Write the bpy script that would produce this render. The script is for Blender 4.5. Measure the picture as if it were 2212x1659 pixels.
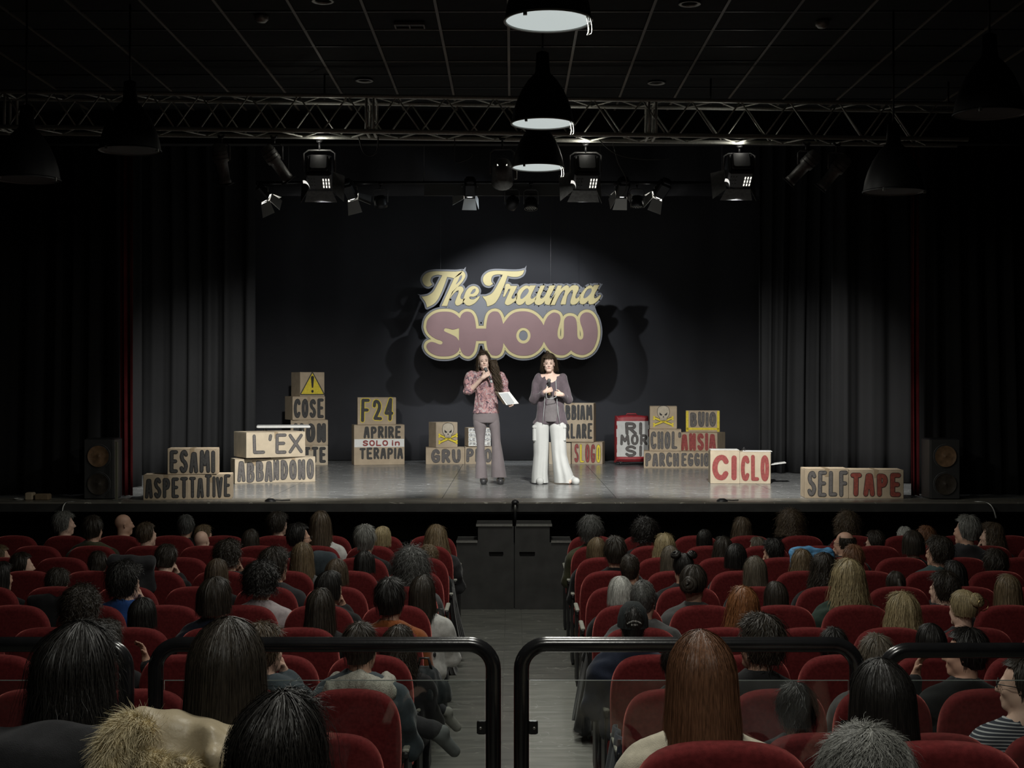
import bpy, math, random
import numpy as np
from mathutils import Vector, Matrix
from mathutils.geometry import tessellate_polygon

for _o in list(bpy.data.objects):
    bpy.data.objects.remove(_o, do_unlink=True)
S = bpy.context.scene
COL = S.collection
R = math.radians
rng = random.Random(7)

# ------------------------------------------------------------------ camera
FPX, CX, CY = 3000.0, 1106.0, 829.5
CAMZ = 2.45
_cd = bpy.data.cameras.new('camera')
_cd.sensor_width = 36.0
_cd.lens = FPX / 2212.0 * 36.0
_cd.clip_start = 0.05
_cd.clip_end = 100
CAM = bpy.data.objects.new('camera', _cd)
COL.objects.link(CAM)
CAM.location = (0, 0, CAMZ)
CAM.rotation_euler = (R(90), 0, 0)
S.camera = CAM
# ------------------------------------------------------------------ world, exposure
W = bpy.data.worlds.new('dark_hall')
S.world = W
W.use_nodes = True
W.node_tree.nodes['Background'].inputs[0].default_value = (0.9, 1.0, 0.98, 1)
W.node_tree.nodes['Background'].inputs[1].default_value = 0.010
S.view_settings.view_transform = 'Standard'
S.view_settings.look = 'None'
S.view_settings.exposure = 0.0
S.view_settings.gamma = 1.0
S.view_settings.use_curve_mapping = False

# ------------------------------------------------------------------ stage lighting (each comes out of a fixture built below)
STAGE_Z = 1.14
PENDANT_W = 44.0
def spot(loc, aim, power, angle, blend=0.6, size=0.12, col=(1, 0.985, 0.945)):
    l = bpy.data.lights.new('stage_spot_light', 'SPOT')
    l.energy = power
    l.spot_size = R(angle)
    l.spot_blend = blend
    l.shadow_soft_size = size
    l.color = col
    o = bpy.data.objects.new('stage_spot_light', l)
    COL.objects.link(o)
    o.location = loc
    d = Vector(aim) - Vector(loc)
    o.rotation_euler = d.to_track_quat('-Z', 'Y').to_euler()
    return o
# front wash from the truss fresnels
spot((-1.94, 14.45, 4.42), (-3.0, 18.45, 1.14), 1350, 72, 0.75)
spot((0.74, 14.45, 4.42), (0.2, 18.45, 1.14), 720, 62, 0.75)
spot((2.30, 14.45, 4.42), (3.1, 18.45, 1.14), 1300, 72, 0.75)
# special on the two performers
spot((0.74, 14.55, 4.45), (0.25, 18.2, 2.0), 230, 22, 0.7)
# logo spots on the upstage bar
spot((-0.95, 20.55, 5.08), (0.1, 23.2, 3.2), 290, 66, 0.5, 0.05, (0.92, 0.96, 1.0))
spot((0.55, 20.55, 5.08), (0.1, 23.2, 3.2), 290, 66, 0.5, 0.05, (0.92, 0.96, 1.0))

# ------------------------------------------------------------------ helpers
def at(px, py, d):
    return Vector(((px - CX) / FPX * d, d, CAMZ - (py - CY) / FPX * d))
def setp(o, label=None, cat=None, group=None, kind=None):
    if label: o['label'] = label
    if cat: o['category'] = cat
    if group: o['group'] = group
    if kind: o['kind'] = kind
    return o
def empty(name, loc=(0, 0, 0), rz=0.0):
    o = bpy.data.objects.new(name, None)
    COL.objects.link(o)
    o.location = loc
    o.rotation_euler = (0, 0, rz)
    return o
def mesh_from(name, v, f, smooth=False, mi=None):
    me = bpy.data.meshes.new(name)
    me.from_pydata([tuple(p) for p in v], [], f)
    if smooth:
        me.polygons.foreach_set('use_smooth', [True] * len(me.polygons))
    if mi is not None:
        me.polygons.foreach_set('material_index', mi)
    me.update()
    return me
def np_mesh(name, v, f, smooth=True):
    """v (n,3) float, f (m,k) int arrays"""
    me = bpy.data.meshes.new(name)
    n, m, k = len(v), len(f), f.shape[1]
    me.vertices.add(n)
    me.vertices.foreach_set('co', np.ascontiguousarray(v, dtype=np.float32).ravel())
    me.loops.add(m * k)
    me.loops.foreach_set('vertex_index', np.ascontiguousarray(f, dtype=np.int32).ravel())
    me.polygons.add(m)
    me.polygons.foreach_set('loop_start', np.arange(0, m * k, k, dtype=np.int32))
    me.polygons.foreach_set('loop_total', np.full(m, k, dtype=np.int32))
    me.update(calc_edges=True)
    me.polygons.foreach_set('use_smooth', np.full(m, smooth))
    me.update()
    return me
def put(name, me, mat=None, parent=None, loc=None, rot=None, scale=None, objmat=False):
    o = bpy.data.objects.new(name, me)
    COL.objects.link(o)
    if mat is not None:
        mats = mat if isinstance(mat, (list, tuple)) else [mat]
        if objmat:
            if not me.materials:
                for m_ in mats: me.materials.append(m_)
            for i, m_ in enumerate(mats):
                o.material_slots[i].link = 'OBJECT'
                o.material_slots[i].material = m_
        elif not me.materials:
            for m_ in mats: me.materials.append(m_)
    if parent is not None: o.parent = parent
    if loc is not None: o.location = loc
    if rot is not None: o.rotation_euler = rot
    if scale is not None: o.scale = scale if hasattr(scale, '__len__') else (scale,) * 3
    return o
def smoothpath(pts, sub=6, closed=False):
    """Catmull-Rom; a point given as (x,y,1) is a corner"""
    P = [tuple(p) for p in pts]
    n = len(P)
    out = []
    rngn = n if closed else n - 1
    for i in range(rngn):
        p1, p2 = P[i], P[(i + 1) % n]
        c1, c2 = len(p1) > 2, len(p2) > 2
        a, b = np.array(p1[:2], float), np.array(p2[:2], float)
        p0 = np.array(P[(i - 1) % n][:2], float) if (closed or i > 0) else a
        p3 = np.array(P[(i + 2) % n][:2], float) if (closed or i + 2 < n) else b
        if c1: p0 = 2 * a - b if not c2 else a
        if c2: p3 = 2 * b - a if not c1 else b
        for k in range(sub):
            t = k / sub
            q = 0.5 * (2 * a + (b - p0) * t + (2 * p0 - 5 * a + 4 * b - p3) * t * t + (3 * a - p0 - 3 * b + p3) * t ** 3)
            out.append((float(q[0]), float(q[1])))
    if not closed: out.append(tuple(map(float, P[-1][:2])))
    return out

class MB:
    """collects faces for one mesh"""
    def __init__(s): s.v, s.f, s.mi, s.cur = [], [], [], 0
    def add(s, v, f):
        b = len(s.v)
        s.v += [tuple(p) for p in v]
        for q in f:
            s.f.append(tuple(i + b for i in q)); s.mi.append(s.cur)
        return s
    def box(s, c, size, rz=0.0, bev=0.0, M=None):
        x, y, z = [a / 2 for a in size]
        e = bev
        if e <= 0:
            v = [(sx * x, sy * y, sz * z) for sx in (-1, 1) for sy in (-1, 1) for sz in (-1, 1)]
            f = [(0, 1, 3, 2), (4, 6, 7, 5), (0, 4, 5, 1), (2, 3, 7, 6), (0, 2, 6, 4), (1, 5, 7, 3)]
        else:
            def ring(ix, iy, zz):
                a, b = x - ix, y - iy
                return [(-a + e, -b, zz), (a - e, -b, zz), (a, -b + e, zz), (a, b - e, zz), (a - e, b, zz), (-a + e, b, zz), (-a, b - e, zz), (-a, -b + e, zz)]
            rs = [ring(e, e, -z), ring(0, 0, -z + e), ring(0, 0, z - e), ring(e, e, z)]
            v = [p for r_ in rs for p in r_]
            f = [tuple(range(7, -1, -1)), tuple(range(24, 32))]
            for k in range(3):
                for i in range(8):
                    j = (i + 1) % 8
                    f.append((k * 8 + i, k * 8 + j, k * 8 + 8 + j, k * 8 + 8 + i))
        if M is None:
            cs, sn = math.cos(rz), math.sin(rz)
            v = [(p[0] * cs - p[1] * sn + c[0], p[0] * sn + p[1] * cs + c[1], p[2] + c[2]) for p in v]
        else:
            v = [tuple(M @ Vector(p) + Vector(c)) for p in v]
        return s.add(v, f)
    def tube(s, path, r, n=8, cap=True, closed=False):
        P = [Vector(p) for p in path]
        m = len(P)
        rad = r if hasattr(r, '__len__') else [r] * m
        rings = []
        up = Vector((0, 0, 1))
        prev = None
        for i in range(m):
            a = P[(i - 1) % m] if (closed or i > 0) else P[i]
            b = P[(i + 1) % m] if (closed or i < m - 1) else P[i]
            t = (b - a).normalized()
            if prev is None:
                u = t.cross(up)
                if u.length < 1e-3: u = t.cross(Vector((1, 0, 0)))
                u.normalize()
            else:
                u = (prev - t * prev.dot(t)).normalized()
            prev = u
            w = t.cross(u)
            rings.append([P[i] + (u * math.cos(2 * math.pi * k / n) + w * math.sin(2 * math.pi * k / n)) * rad[i] for k in range(n)])
        v = [p for q in rings for p in q]
        f = []
        for i in range(m if closed else m - 1):
            i2 = (i + 1) % m
            for k in range(n):
                k2 = (k + 1) % n
                f.append((i * n + k, i * n + k2, i2 * n + k2, i2 * n + k))
        if cap and not closed:
            f.append(tuple(range(n - 1, -1, -1)))
            f.append(tuple((m - 1) * n + k for k in range(n)))
        return s.add(v, f)
    def lathe(s, prof, n=24, c=(0, 0, 0), M=None, capa=False, capb=False):
        v, f = [], []
        for (r_, z_) in prof:
            for k in range(n):
                a = 2 * math.pi * k / n
                p = Vector((r_ * math.cos(a), r_ * math.sin(a), z_))
                if M is not None: p = M @ p
                v.append(p + Vector(c))
        for i in range(len(prof) - 1):
            for k in range(n):
                k2 = (k + 1) % n
                f.append((i * n + k, i * n + k2, i * n + n + k2, i * n + n + k))
        if capa: f.append(tuple(range(n - 1, -1, -1)))
        if capb: f.append(tuple((len(prof) - 1) * n + k for k in range(n)))
        return s.add(v, f)
    def poly(s, loops, fn, th=0.0):
        """loops of 2d points (first outer, others holes); fn maps (x,y,t) to 3d; th>0 gives side walls"""
        L = [[Vector((p[0], p[1], 0)) for p in lp] for lp in loops]
        flat = [p for lp in L for p in lp]
        tris = tessellate_polygon(L)
        s.k = getattr(s, 'k', 0) + 1
        o0 = -(1 + (s.k * 5) % 23) * 3e-5
        v = [fn(p.x, p.y, o0) for p in flat]
        f = []
        a2 = sum((flat[t[1]].x - flat[t[0]].x) * (flat[t[2]].y - flat[t[0]].y) - (flat[t[2]].x - flat[t[0]].x) * (flat[t[1]].y - flat[t[0]].y) for t in tris)
        for t in tris: f.append(tuple(t) if a2 > 0 else tuple(reversed(t)))
        if th:
            b = len(v)
            v += [fn(p.x, p.y, th) for p in flat]
            o = 0
            for lp in L:
                m = len(lp)
                for i in range(m):
                    j = (i + 1) % m
                    f.append((o + i, b + o + i, b + o + j, o + j))
                o += m
        return s.add(v, f)
    def ribbon2d(s, pts, w, fn, th=0.0, closed=False, caps=True):
        """flat stroke of width w along 2d points, round joints"""
        pts = [np.array(p[:2], float) for p in pts]
        n = len(pts)
        ww = w if hasattr(w, '__len__') else [w] * n
        K = 8
        segs = n if closed else n - 1
        for i in range(segs):
            a, b = pts[i], pts[(i + 1) % n]
            d = b - a
            l = np.hypot(*d)
            if l < 1e-9: continue
            nn = np.array((-d[1], d[0])) / l
            wa, wb = ww[i] / 2, ww[(i + 1) % n] / 2
            q = [a - nn * wa, b - nn * wb, b + nn * wb, a + nn * wa]
            s._slab(q, fn, th)
        for i in range(n):
            if not closed and not caps and i in (0, n - 1): continue
            c, r_ = pts[i], ww[i] / 2
            s._slab([c + r_ * np.array((math.cos(2 * math.pi * k / K), math.sin(2 * math.pi * k / K))) for k in range(K)], fn, th)
        return s
    def _slab(s, q, fn, th):
        m = len(q)
        s.k = getattr(s, 'k', 0) + 1
        o = -(1 + (s.k * 5) % 23) * 3e-5          # pieces of one stroke never share a plane
        v = [fn(p[0], p[1], o) for p in q]
        f = [tuple(range(m))]
        if th:
            v += [fn(p[0], p[1], th) for p in q]
            for i in range(m):
                j = (i + 1) % m
                f.append((i, m + i, m + j, j))
        s.add(v, f)
    def build(s, name, mat=None, parent=None, smooth=False, loc=None, rot=None):
        me = mesh_from(name, s.v, s.f, smooth, s.mi if any(s.mi) else None)
        return put(name, me, mat, parent, loc, rot)
    def mesh(s, name, smooth=False):
        return mesh_from(name, s.v, s.f, smooth, s.mi if any(s.mi) else None)
def angle_smooth(o, deg=40):
    me = o.data if hasattr(o, 'data') else o
    me.polygons.foreach_set('use_smooth', [True] * len(me.polygons))
    try: me.set_sharp_from_angle(angle=R(deg))
    except Exception: pass
    return o
def copy_tree(o, parent=None):
    c = o.copy(); COL.objects.link(c)
    c.parent = parent
    for ch in list(o.children): copy_tree(ch, c)
    return c

# ------------------------------------------------------------------ materials
MATS = {}
def srgb(c):
    return tuple((x / 255 / 12.92) if x / 255 <= 0.04045 else ((x / 255 + 0.055) / 1.055) ** 2.4 for x in c)
def mat(name, col, rough=0.6, metal=0.0, spec=0.5, var=0.0, vscale=30.0, bump=0.0, bscale=200.0, sheen=0.0, emit=None, estr=0.0, coat=0.0, stretch=None):
    """col is linear rgb; noise gives colour variation (var) and relief (bump)"""
    if name in MATS: return MATS[name]
    m = bpy.data.materials.new(name)
    m.use_nodes = True
    nt = m.node_tree
    b = nt.nodes['Principled BSDF']
    b.inputs['Base Color'].default_value = (*col, 1)
    b.inputs['Roughness'].default_value = rough
    b.inputs['Metallic'].default_value = metal
    b.inputs['Specular IOR Level'].default_value = spec
    if sheen:
        b.inputs['Sheen Weight'].default_value = sheen
        b.inputs['Sheen Roughness'].default_value = 0.4
    if coat: b.inputs['Coat Weight'].default_value = coat
    if emit:
        b.inputs['Emission Color'].default_value = (*emit, 1)
        b.inputs['Emission Strength'].default_value = estr
    tc = None
    def coords():
        t = nt.nodes.new('ShaderNodeTexCoord')
        if stretch:
            mp = nt.nodes.new('ShaderNodeMapping')
            mp.inputs['Scale'].default_value = stretch
            nt.links.new(t.outputs['Object'], mp.inputs['Vector'])
            return mp.outputs['Vector']
        return t.outputs['Object']
    if var:
        tc = coords()
        n = nt.nodes.new('ShaderNodeTexNoise')
        n.inputs['Scale'].default_value = vscale
        n.inputs['Detail'].default_value = 4
        nt.links.new(tc, n.inputs['Vector'])
        r_ = nt.nodes.new('ShaderNodeValToRGB')
        r_.color_ramp.elements[0].position = 0.3
        r_.color_ramp.elements[1].position = 0.7
        r_.color_ramp.elements[0].color = (*[c * (1 - var) for c in col], 1)
        r_.color_ramp.elements[1].color = (*[min(1, c * (1 + var)) for c in col], 1)
        nt.links.new(n.outputs['Fac'], r_.inputs['Fac'])
        nt.links.new(r_.outputs['Color'], b.inputs['Base Color'])
    if bump:
        tc = tc or coords()
        n2 = nt.nodes.new('ShaderNodeTexNoise')
        n2.inputs['Scale'].default_value = bscale
        n2.inputs['Detail'].default_value = 3
        nt.links.new(tc, n2.inputs['Vector'])
        bp = nt.nodes.new('ShaderNodeBump')
        bp.inputs['Strength'].default_value = bump
        bp.inputs['Distance'].default_value = 0.01
        nt.links.new(n2.outputs['Fac'], bp.inputs['Height'])
        nt.links.new(bp.outputs['Normal'], b.inputs['Normal'])
    MATS[name] = m
    return m
M_RED = mat('red_velour', (0.135, 0.019, 0.020), 0.9, spec=0.1, var=0.25, vscale=60, bump=0.25, bscale=700, sheen=1.0)
M_RED.node_tree.nodes['Principled BSDF'].inputs['Sheen Tint'].default_value = (0.85, 0.24, 0.21, 1)
M_RED.node_tree.nodes['Principled BSDF'].inputs['Sheen Roughness'].default_value = 0.35
M_BLACK = mat('black_paint', (0.012, 0.012, 0.013), 0.55, var=0.2, vscale=20)
M_DARK = mat('dark_metal', (0.022, 0.022, 0.024), 0.42, metal=0.3, var=0.2, vscale=40)
M_PLASTIC = mat('black_plastic', (0.02, 0.02, 0.021), 0.45, bump=0.1, bscale=400)
M_ALU = mat('dull_aluminium', (0.38, 0.38, 0.36), 0.42, metal=0.9, var=0.15, vscale=50)
M_TRUSS = mat('truss_aluminium', (0.55, 0.55, 0.50), 0.5, metal=0.25, var=0.15, vscale=50)
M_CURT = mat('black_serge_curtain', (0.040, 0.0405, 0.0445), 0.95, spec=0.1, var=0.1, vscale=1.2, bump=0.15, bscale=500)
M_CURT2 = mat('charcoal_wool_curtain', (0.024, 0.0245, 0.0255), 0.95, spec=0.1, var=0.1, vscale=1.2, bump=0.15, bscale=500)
M_CURT3 = mat('darkened_curtain_cloth', (0.014, 0.014, 0.0145), 0.95, spec=0.1, var=0.1, vscale=1.2)  # darker copy of the side curtain; light falloff put into its colour
M_REDC = mat('dark_red_curtain', (0.065, 0.008, 0.009), 0.9, spec=0.1, var=0.3, vscale=4)
M_CARD = mat('brown_cardboard', (0.41, 0.33, 0.235), 0.85, spec=0.2, var=0.09, vscale=9, bump=0.12, bscale=160)
M_CARD2 = mat('pale_cardboard', (0.48, 0.405, 0.30), 0.85, spec=0.2, var=0.09, vscale=9, bump=0.12, bscale=160)
M_CARDIN = mat('cardboard_edge', (0.22, 0.16, 0.10), 0.9, spec=0.1, var=0.1)
M_TAPE = mat('brown_packing_tape', (0.33, 0.25, 0.16), 0.3, var=0.05)
M_MARK = mat('black_marker', (0.018, 0.017, 0.017), 0.7, var=0.3, vscale=40)
M_MARKG = mat('grey_marker_fill', (0.115, 0.105, 0.10), 0.8, var=0.35, vscale=35, stretch=(1, 1, 4))
M_MARKD = mat('charcoal_marker_fill', (0.05, 0.048, 0.046), 0.8, var=0.35, vscale=35, stretch=(1, 1, 4))
M_MARKR = mat('red_marker_fill', (0.26, 0.055, 0.05), 0.8, var=0.25, vscale=35)
M_MARKR2 = mat('brick_red_marker_fill', (0.22, 0.045, 0.03), 0.8, var=0.25, vscale=35)
M_MARKY = mat('yellow_marker', (0.66, 0.52, 0.04), 0.7, var=0.15, vscale=30)
M_WHITE = mat('white_paper', (0.72, 0.72, 0.69), 0.7, var=0.04)
M_SKULL = mat('drawn_bone', (0.46, 0.40, 0.31), 0.8, var=0.08, vscale=25)
M_SKIN = mat('skin', (0.50, 0.30, 0.215), 0.55, spec=0.35, var=0.08, vscale=25)
M_SKIN2 = mat('skin_fair', (0.60, 0.40, 0.31), 0.55, spec=0.35, var=0.06, vscale=25)
M_SKIN3 = mat('skin_pale', (0.70, 0.51, 0.42), 0.55, spec=0.35, var=0.05, vscale=25)
def glass_mat():
    m = bpy.data.materials.new('clear_glass')
    m.use_nodes = True
    nt = m.node_tree
    nt.nodes.remove(nt.nodes['Principled BSDF'])
    out = nt.nodes['Material Output']
    tr = nt.nodes.new('ShaderNodeBsdfTransparent'); tr.inputs[0].default_value = (0.93, 0.95, 0.94, 1)
    gl = nt.nodes.new('ShaderNodeBsdfGlossy'); gl.inputs['Roughness'].default_value = 0.02
    fr = nt.nodes.new('ShaderNodeFresnel'); fr.inputs[0].default_value = 1.5
    mx = nt.nodes.new('ShaderNodeMixShader')
    nt.links.new(fr.outputs[0], mx.inputs[0]); nt.links.new(tr.outputs[0], mx.inputs[1]); nt.links.new(gl.outputs[0], mx.inputs[2])
    nt.links.new(mx.outputs[0], out.inputs['Surface'])
    return m
M_GLASS = glass_mat()
def emat(name, col, st):
    return mat(name, (0.5, 0.5, 0.5), 0.5, emit=col, estr=st)
# ================================================================== the setting
def floor_mat(name, base, light, rough, scx, scy, lines=0.5, spec=0.5):
    m = bpy.data.materials.new(name); m.use_nodes = True
    nt = m.node_tree; b = nt.nodes['Principled BSDF']
    tc = nt.nodes.new('ShaderNodeTexCoord')
    geo = nt.nodes.new('ShaderNodeNewGeometry')
    mp = nt.nodes.new('ShaderNodeMapping'); mp.inputs['Scale'].default_value = (scx, scy, 1)
    nt.links.new(geo.outputs['Position'], mp.inputs['Vector'])
    n1 = nt.nodes.new('ShaderNodeTexNoise'); n1.inputs['Scale'].default_value = 1.0; n1.inputs['Detail'].default_value = 6
    nt.links.new(mp.outputs['Vector'], n1.inputs['Vector'])
    n2 = nt.nodes.new('ShaderNodeTexNoise'); n2.inputs['Scale'].default_value = 2.3; n2.inputs['Detail'].default_value = 5
    nt.links.new(geo.outputs['Position'], n2.inputs['Vector'])
    # thin scuffs: narrow band of a distorted noise
    n3 = nt.nodes.new('ShaderNodeTexNoise'); n3.inputs['Scale'].default_value = 1.6; n3.inputs['Distortion'].default_value = 1.2
    mp3 = nt.nodes.new('ShaderNodeMapping'); mp3.inputs['Scale'].default_value = (1.0, 2.2, 1)
    nt.links.new(geo.outputs['Position'], mp3.inputs['Vector']); nt.links.new(mp3.outputs['Vector'], n3.inputs['Vector'])
    r3 = nt.nodes.new('ShaderNodeValToRGB')
    e = r3.color_ramp.elements
    e[0].position = 0.493; e[0].color = (0, 0, 0, 1)
    e[1].position = 0.507; e[1].color = (0, 0, 0, 1)
    k = r3.color_ramp.elements.new(0.5); k.color = (1, 1, 1, 1)
    nt.links.new(n3.outputs['Fac'], r3.inputs['Fac'])
    r1 = nt.nodes.new('ShaderNodeValToRGB')
    r1.color_ramp.elements[0].position = 0.35; r1.color_ramp.elements[0].color = (*base, 1)
    r1.color_ramp.elements[1].position = 0.75; r1.color_ramp.elements[1].color = (*light, 1)
    nt.links.new(n1.outputs['Fac'], r1.inputs['Fac'])
    mul = nt.nodes.new('ShaderNodeMath'); mul.operation = 'MULTIPLY'
    nt.links.new(r3.outputs['Color'], mul.inputs[0])
    gt = nt.nodes.new('ShaderNodeMath'); gt.operation = 'MULTIPLY'; gt.inputs[1].default_value = lines
    nt.links.new(n2.outputs['Fac'], gt.inputs[0]); nt.links.new(gt.outputs[0], mul.inputs[1])
    mx = nt.nodes.new('ShaderNodeMix'); mx.data_type = 'RGBA'
    nt.links.new(mul.outputs[0], mx.inputs['Factor'])
    nt.links.new(r1.outputs['Color'], mx.inputs['A'])
    mx.inputs['B'].default_value = (*[min(1, c * 4) for c in light], 1)
    nt.links.new(mx.outputs['Result'], b.inputs['Base Color'])
    ra = nt.nodes.new('ShaderNodeMapRange')
    ra.inputs['To Min'].default_value = rough - 0.07; ra.inputs['To Max'].default_value = rough + 0.12
    nt.links.new(n2.outputs['Fac'], ra.inputs['Value']); nt.links.new(ra.outputs['Result'], b.inputs['Roughness'])
    bp = nt.nodes.new('ShaderNodeBump'); bp.inputs['Strength'].default_value = 0.08; bp.inputs['Distance'].default_value = 0.01
    nt.links.new(n1.outputs['Fac'], bp.inputs['Height']); nt.links.new(bp.outputs['Normal'], b.inputs['Normal'])
    b.inputs['Specular IOR Level'].default_value = spec
    return m
M_STAGE = floor_mat('worn_black_stage_lino', (0.17, 0.174, 0.172), (0.25, 0.255, 0.25), 0.20, 1.2, 14, 0.9, 0.9)
M_STAGELIP = floor_mat('scuffed_stage_lip', (0.15, 0.14, 0.12), (0.26, 0.245, 0.21), 0.34, 1.2, 20, 0.9)
M_FLOOR = floor_mat('grey_vinyl_floor', (0.085, 0.087, 0.078), (0.16, 0.16, 0.142), 0.30, 2, 12, 0.5)
M_BOARD = floor_mat('worn_boards_with_glare', (0.30, 0.295, 0.27), (0.46, 0.45, 0.42), 0.18, 2.5, 14, 0.6, 0.9)  # worn boards, base lightened for the stage light they reflect
M_WALL = mat('black_wall_paint', (0.012, 0.012, 0.012), 0.85, spec=0.2, var=0.2, vscale=2)
M_TILE = mat('dark_ceiling_tile', (0.014, 0.0145, 0.0145), 0.9, spec=0.2, var=0.25, vscale=8, bump=0.2, bscale=300)
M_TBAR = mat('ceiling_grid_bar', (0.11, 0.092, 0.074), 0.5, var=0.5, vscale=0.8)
M_FASCIA = mat('dark_grey_fascia', (0.036, 0.0355, 0.0345), 0.6, var=0.25, vscale=6)

def slab(name, x0, x1, y0, y1, z0, z1, m, parent=None, bev=0.0):
    return MB().box(((x0 + x1) / 2, (y0 + y1) / 2, (z0 + z1) / 2), (x1 - x0, y1 - y0, z1 - z0), bev=bev).build(name, m, parent)
ST = lambda o: setp(o, kind='structure')
HALF = 6.8
floor = ST(slab('floor', -HALF, HALF, -3.5, 16.4, -0.2, -0.012, M_FLOOR))
ST(slab('wall_left', -HALF - 0.2, -HALF, -3.5, 25, -0.2, 8, M_WALL))
ST(slab('wall_right', HALF, HALF + 0.2, -3.5, 25, -0.2, 8, M_WALL))
ST(slab('wall_back', -HALF, HALF, -3.7, -3.5, -0.2, 8, M_WALL))
ST(slab('wall_front', -HALF, HALF, 24.6, 24.8, -0.2, 8, M_WALL))
# floor boards of the aisle
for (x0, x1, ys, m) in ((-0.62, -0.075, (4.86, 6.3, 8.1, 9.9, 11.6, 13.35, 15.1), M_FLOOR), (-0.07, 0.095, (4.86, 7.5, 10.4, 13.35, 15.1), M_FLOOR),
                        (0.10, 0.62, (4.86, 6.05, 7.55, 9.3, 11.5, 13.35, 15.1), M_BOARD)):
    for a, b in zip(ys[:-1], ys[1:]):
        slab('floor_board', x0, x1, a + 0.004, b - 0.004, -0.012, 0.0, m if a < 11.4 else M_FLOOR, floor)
# rest of the lower floor in sheets
for sx in (-1, 1):
    x0, x1 = sorted((sx * 0.63, sx * HALF))
    for a, b in ((4.86, 8.2), (8.2, 11.6), (11.6, 15.1)):
        slab('floor_sheet', x0, x1, a + 0.003, b - 0.003, -0.012, 0.0, M_FLOOR, floor)
slab('floor_sheet', -HALF, HALF, 15.11, 16.4, -0.012, 0.0, M_FLOOR, floor)
TIER_Z = 0.50
tier = ST(slab('tier_floor', -HALF, HALF, -3.5, 4.84, -0.012, TIER_Z, M_FLOOR))
slab('tier_nosing', -HALF, HALF, 4.84, 4.856, TIER_Z - 0.05, TIER_Z, M_ALU, tier)

# ceiling: slab, lay-in tiles and grid bars
CEIL_Z = 5.57
ceiling = ST(slab('ceiling', -HALF, HALF, -3.5, 15.9, CEIL_Z + 0.03, CEIL_Z + 0.25, M_WALL))
tile_me = MB().box((0, 0, 0), (0.575, 0.575, 0.02), bev=0.004).mesh('ceiling_tile')
tile_me.materials.append(M_TILE)
YG = [11.05 + 0.6 * k for k in range(0, 9)]
XG = [-0.03 + 0.6 * k for k in range(-8, 9)]
for i in range(len(XG) - 1):
    for j in range(len(YG) - 1):
        t = put('ceiling_tile', tile_me, None, ceiling, loc=(XG[i] + 0.3, YG[j] + 0.3, CEIL_Z + 0.018 + rng.uniform(-0.003, 0.003)))
for x in XG: slab('grid_bar', x - 0.012, x + 0.012, YG[0], YG[-1], CEIL_Z - 0.002, CEIL_Z + 0.03, M_TBAR, ceiling)
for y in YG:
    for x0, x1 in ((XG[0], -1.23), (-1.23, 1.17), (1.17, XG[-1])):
        slab('grid_bar', x0 + 0.013, x1 - 0.013, y - 0.010, y + 0.010, CEIL_Z, CEIL_Z + 0.03, M_DARK if y > 13.9 or abs(x0 + x1) > 3 else M_TBAR, ceiling)  # outer and far bars darkened where less light reaches the grid
slab('ceiling_sheet', -HALF, HALF, -3.5, YG[0] - 0.02, CEIL_Z, CEIL_Z + 0.03, M_TILE, ceiling)
for sx in (-1, 1):
    a, b = sorted((sx * HALF, (XG[0] if sx < 0 else XG[-1]) + sx * 0.02))
    slab('ceiling_sheet', a, b, YG[0], 15.9, CEIL_Z, CEIL_Z + 0.03, M_TILE, ceiling)
ST(slab('trim_1', -HALF, HALF, 15.9, 16.05, 5.2, 8.0, M_WALL))
ST(slab('stage_ceiling', -HALF, HALF, 16.05, 24.8, 7.6, 7.8, M_WALL))

# ceiling fittings
M_RING = mat('brushed_ring', (0.30, 0.30, 0.28), 0.4, metal=0.7)
for k, (px, py) in enumerate(((697, 3), (1490, 9), (787, 175), (1418, 180))):
    d = 3.11 * FPX / (CY - py)
    p = at(px, py, d)
    e = empty('recessed_downlight', (p.x, p.y, CEIL_Z))
    MB().lathe([(0.062, 0), (0.085, -0.002), (0.093, -0.010), (0.088, -0.014), (0.066, -0.010), (0.062, 0)], 28).build('trim_ring', M_RING, e, True)
    MB().lathe([(0.062, 0.0), (0.05, 0.04), (0.001, 0.045)], 24).build('reflector_cup', M_DARK, e, True)
    MB().lathe([(0.03, 0.044), (0.028, 0.018), (0.001, 0.012)], 16).build('lamp', M_ALU, e, True)
    setp(e, ['recessed ceiling downlight at the top edge, left of the lamps', 'recessed ceiling downlight at the top edge, right of the lamps',
             'recessed ceiling downlight above the truss, left of the lamps', 'recessed ceiling downlight above the truss, right of the lamps'][k], 'downlight', 'recessed ceiling downlights')
for k, (px, py) in enumerate(((565, 45), (1776, 57))):
    d = 3.08 * FPX / (CY - py)
    p = at(px, py, d)
    e = empty('smoke_detector', (p.x, p.y, CEIL_Z - 0.002))
    MB().lathe([(0.001, -0.055), (0.035, -0.052), (0.05, -0.035)], 20).build('sensor_head', M_RING, e, True)
    MB().lathe([(0.05, -0.036), (0.058, -0.03), (0.06, 0.0)], 20).build('base', M_RING, e, True)
    setp(e, ['round smoke detector on the dark ceiling, left side', 'round smoke detector on the dark ceiling, right side'][k], 'detector', 'smoke detectors')
p = at(885, 62, 3.08 * FPX / (CY - 62))
e = empty('ceiling_vent', (p.x, p.y, CEIL_Z - 0.002))
for q in ((0, -0.07, 0.26, 0.012), (0, 0.07, 0.26, 0.012)): MB().box((q[0], q[1], -0.012), (q[2], q[3], 0.024)).build('frame_bar', M_TBAR, e)
for x in (-0.125, 0.0, 0.125): MB().box((x, 0, -0.012), (0.012, 0.128, 0.022)).build('frame_bar', M_TBAR, e)
MB().box((0, 0, -0.004), (0.24, 0.13, 0.006)).build('backing', M_BLACK, e)
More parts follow.
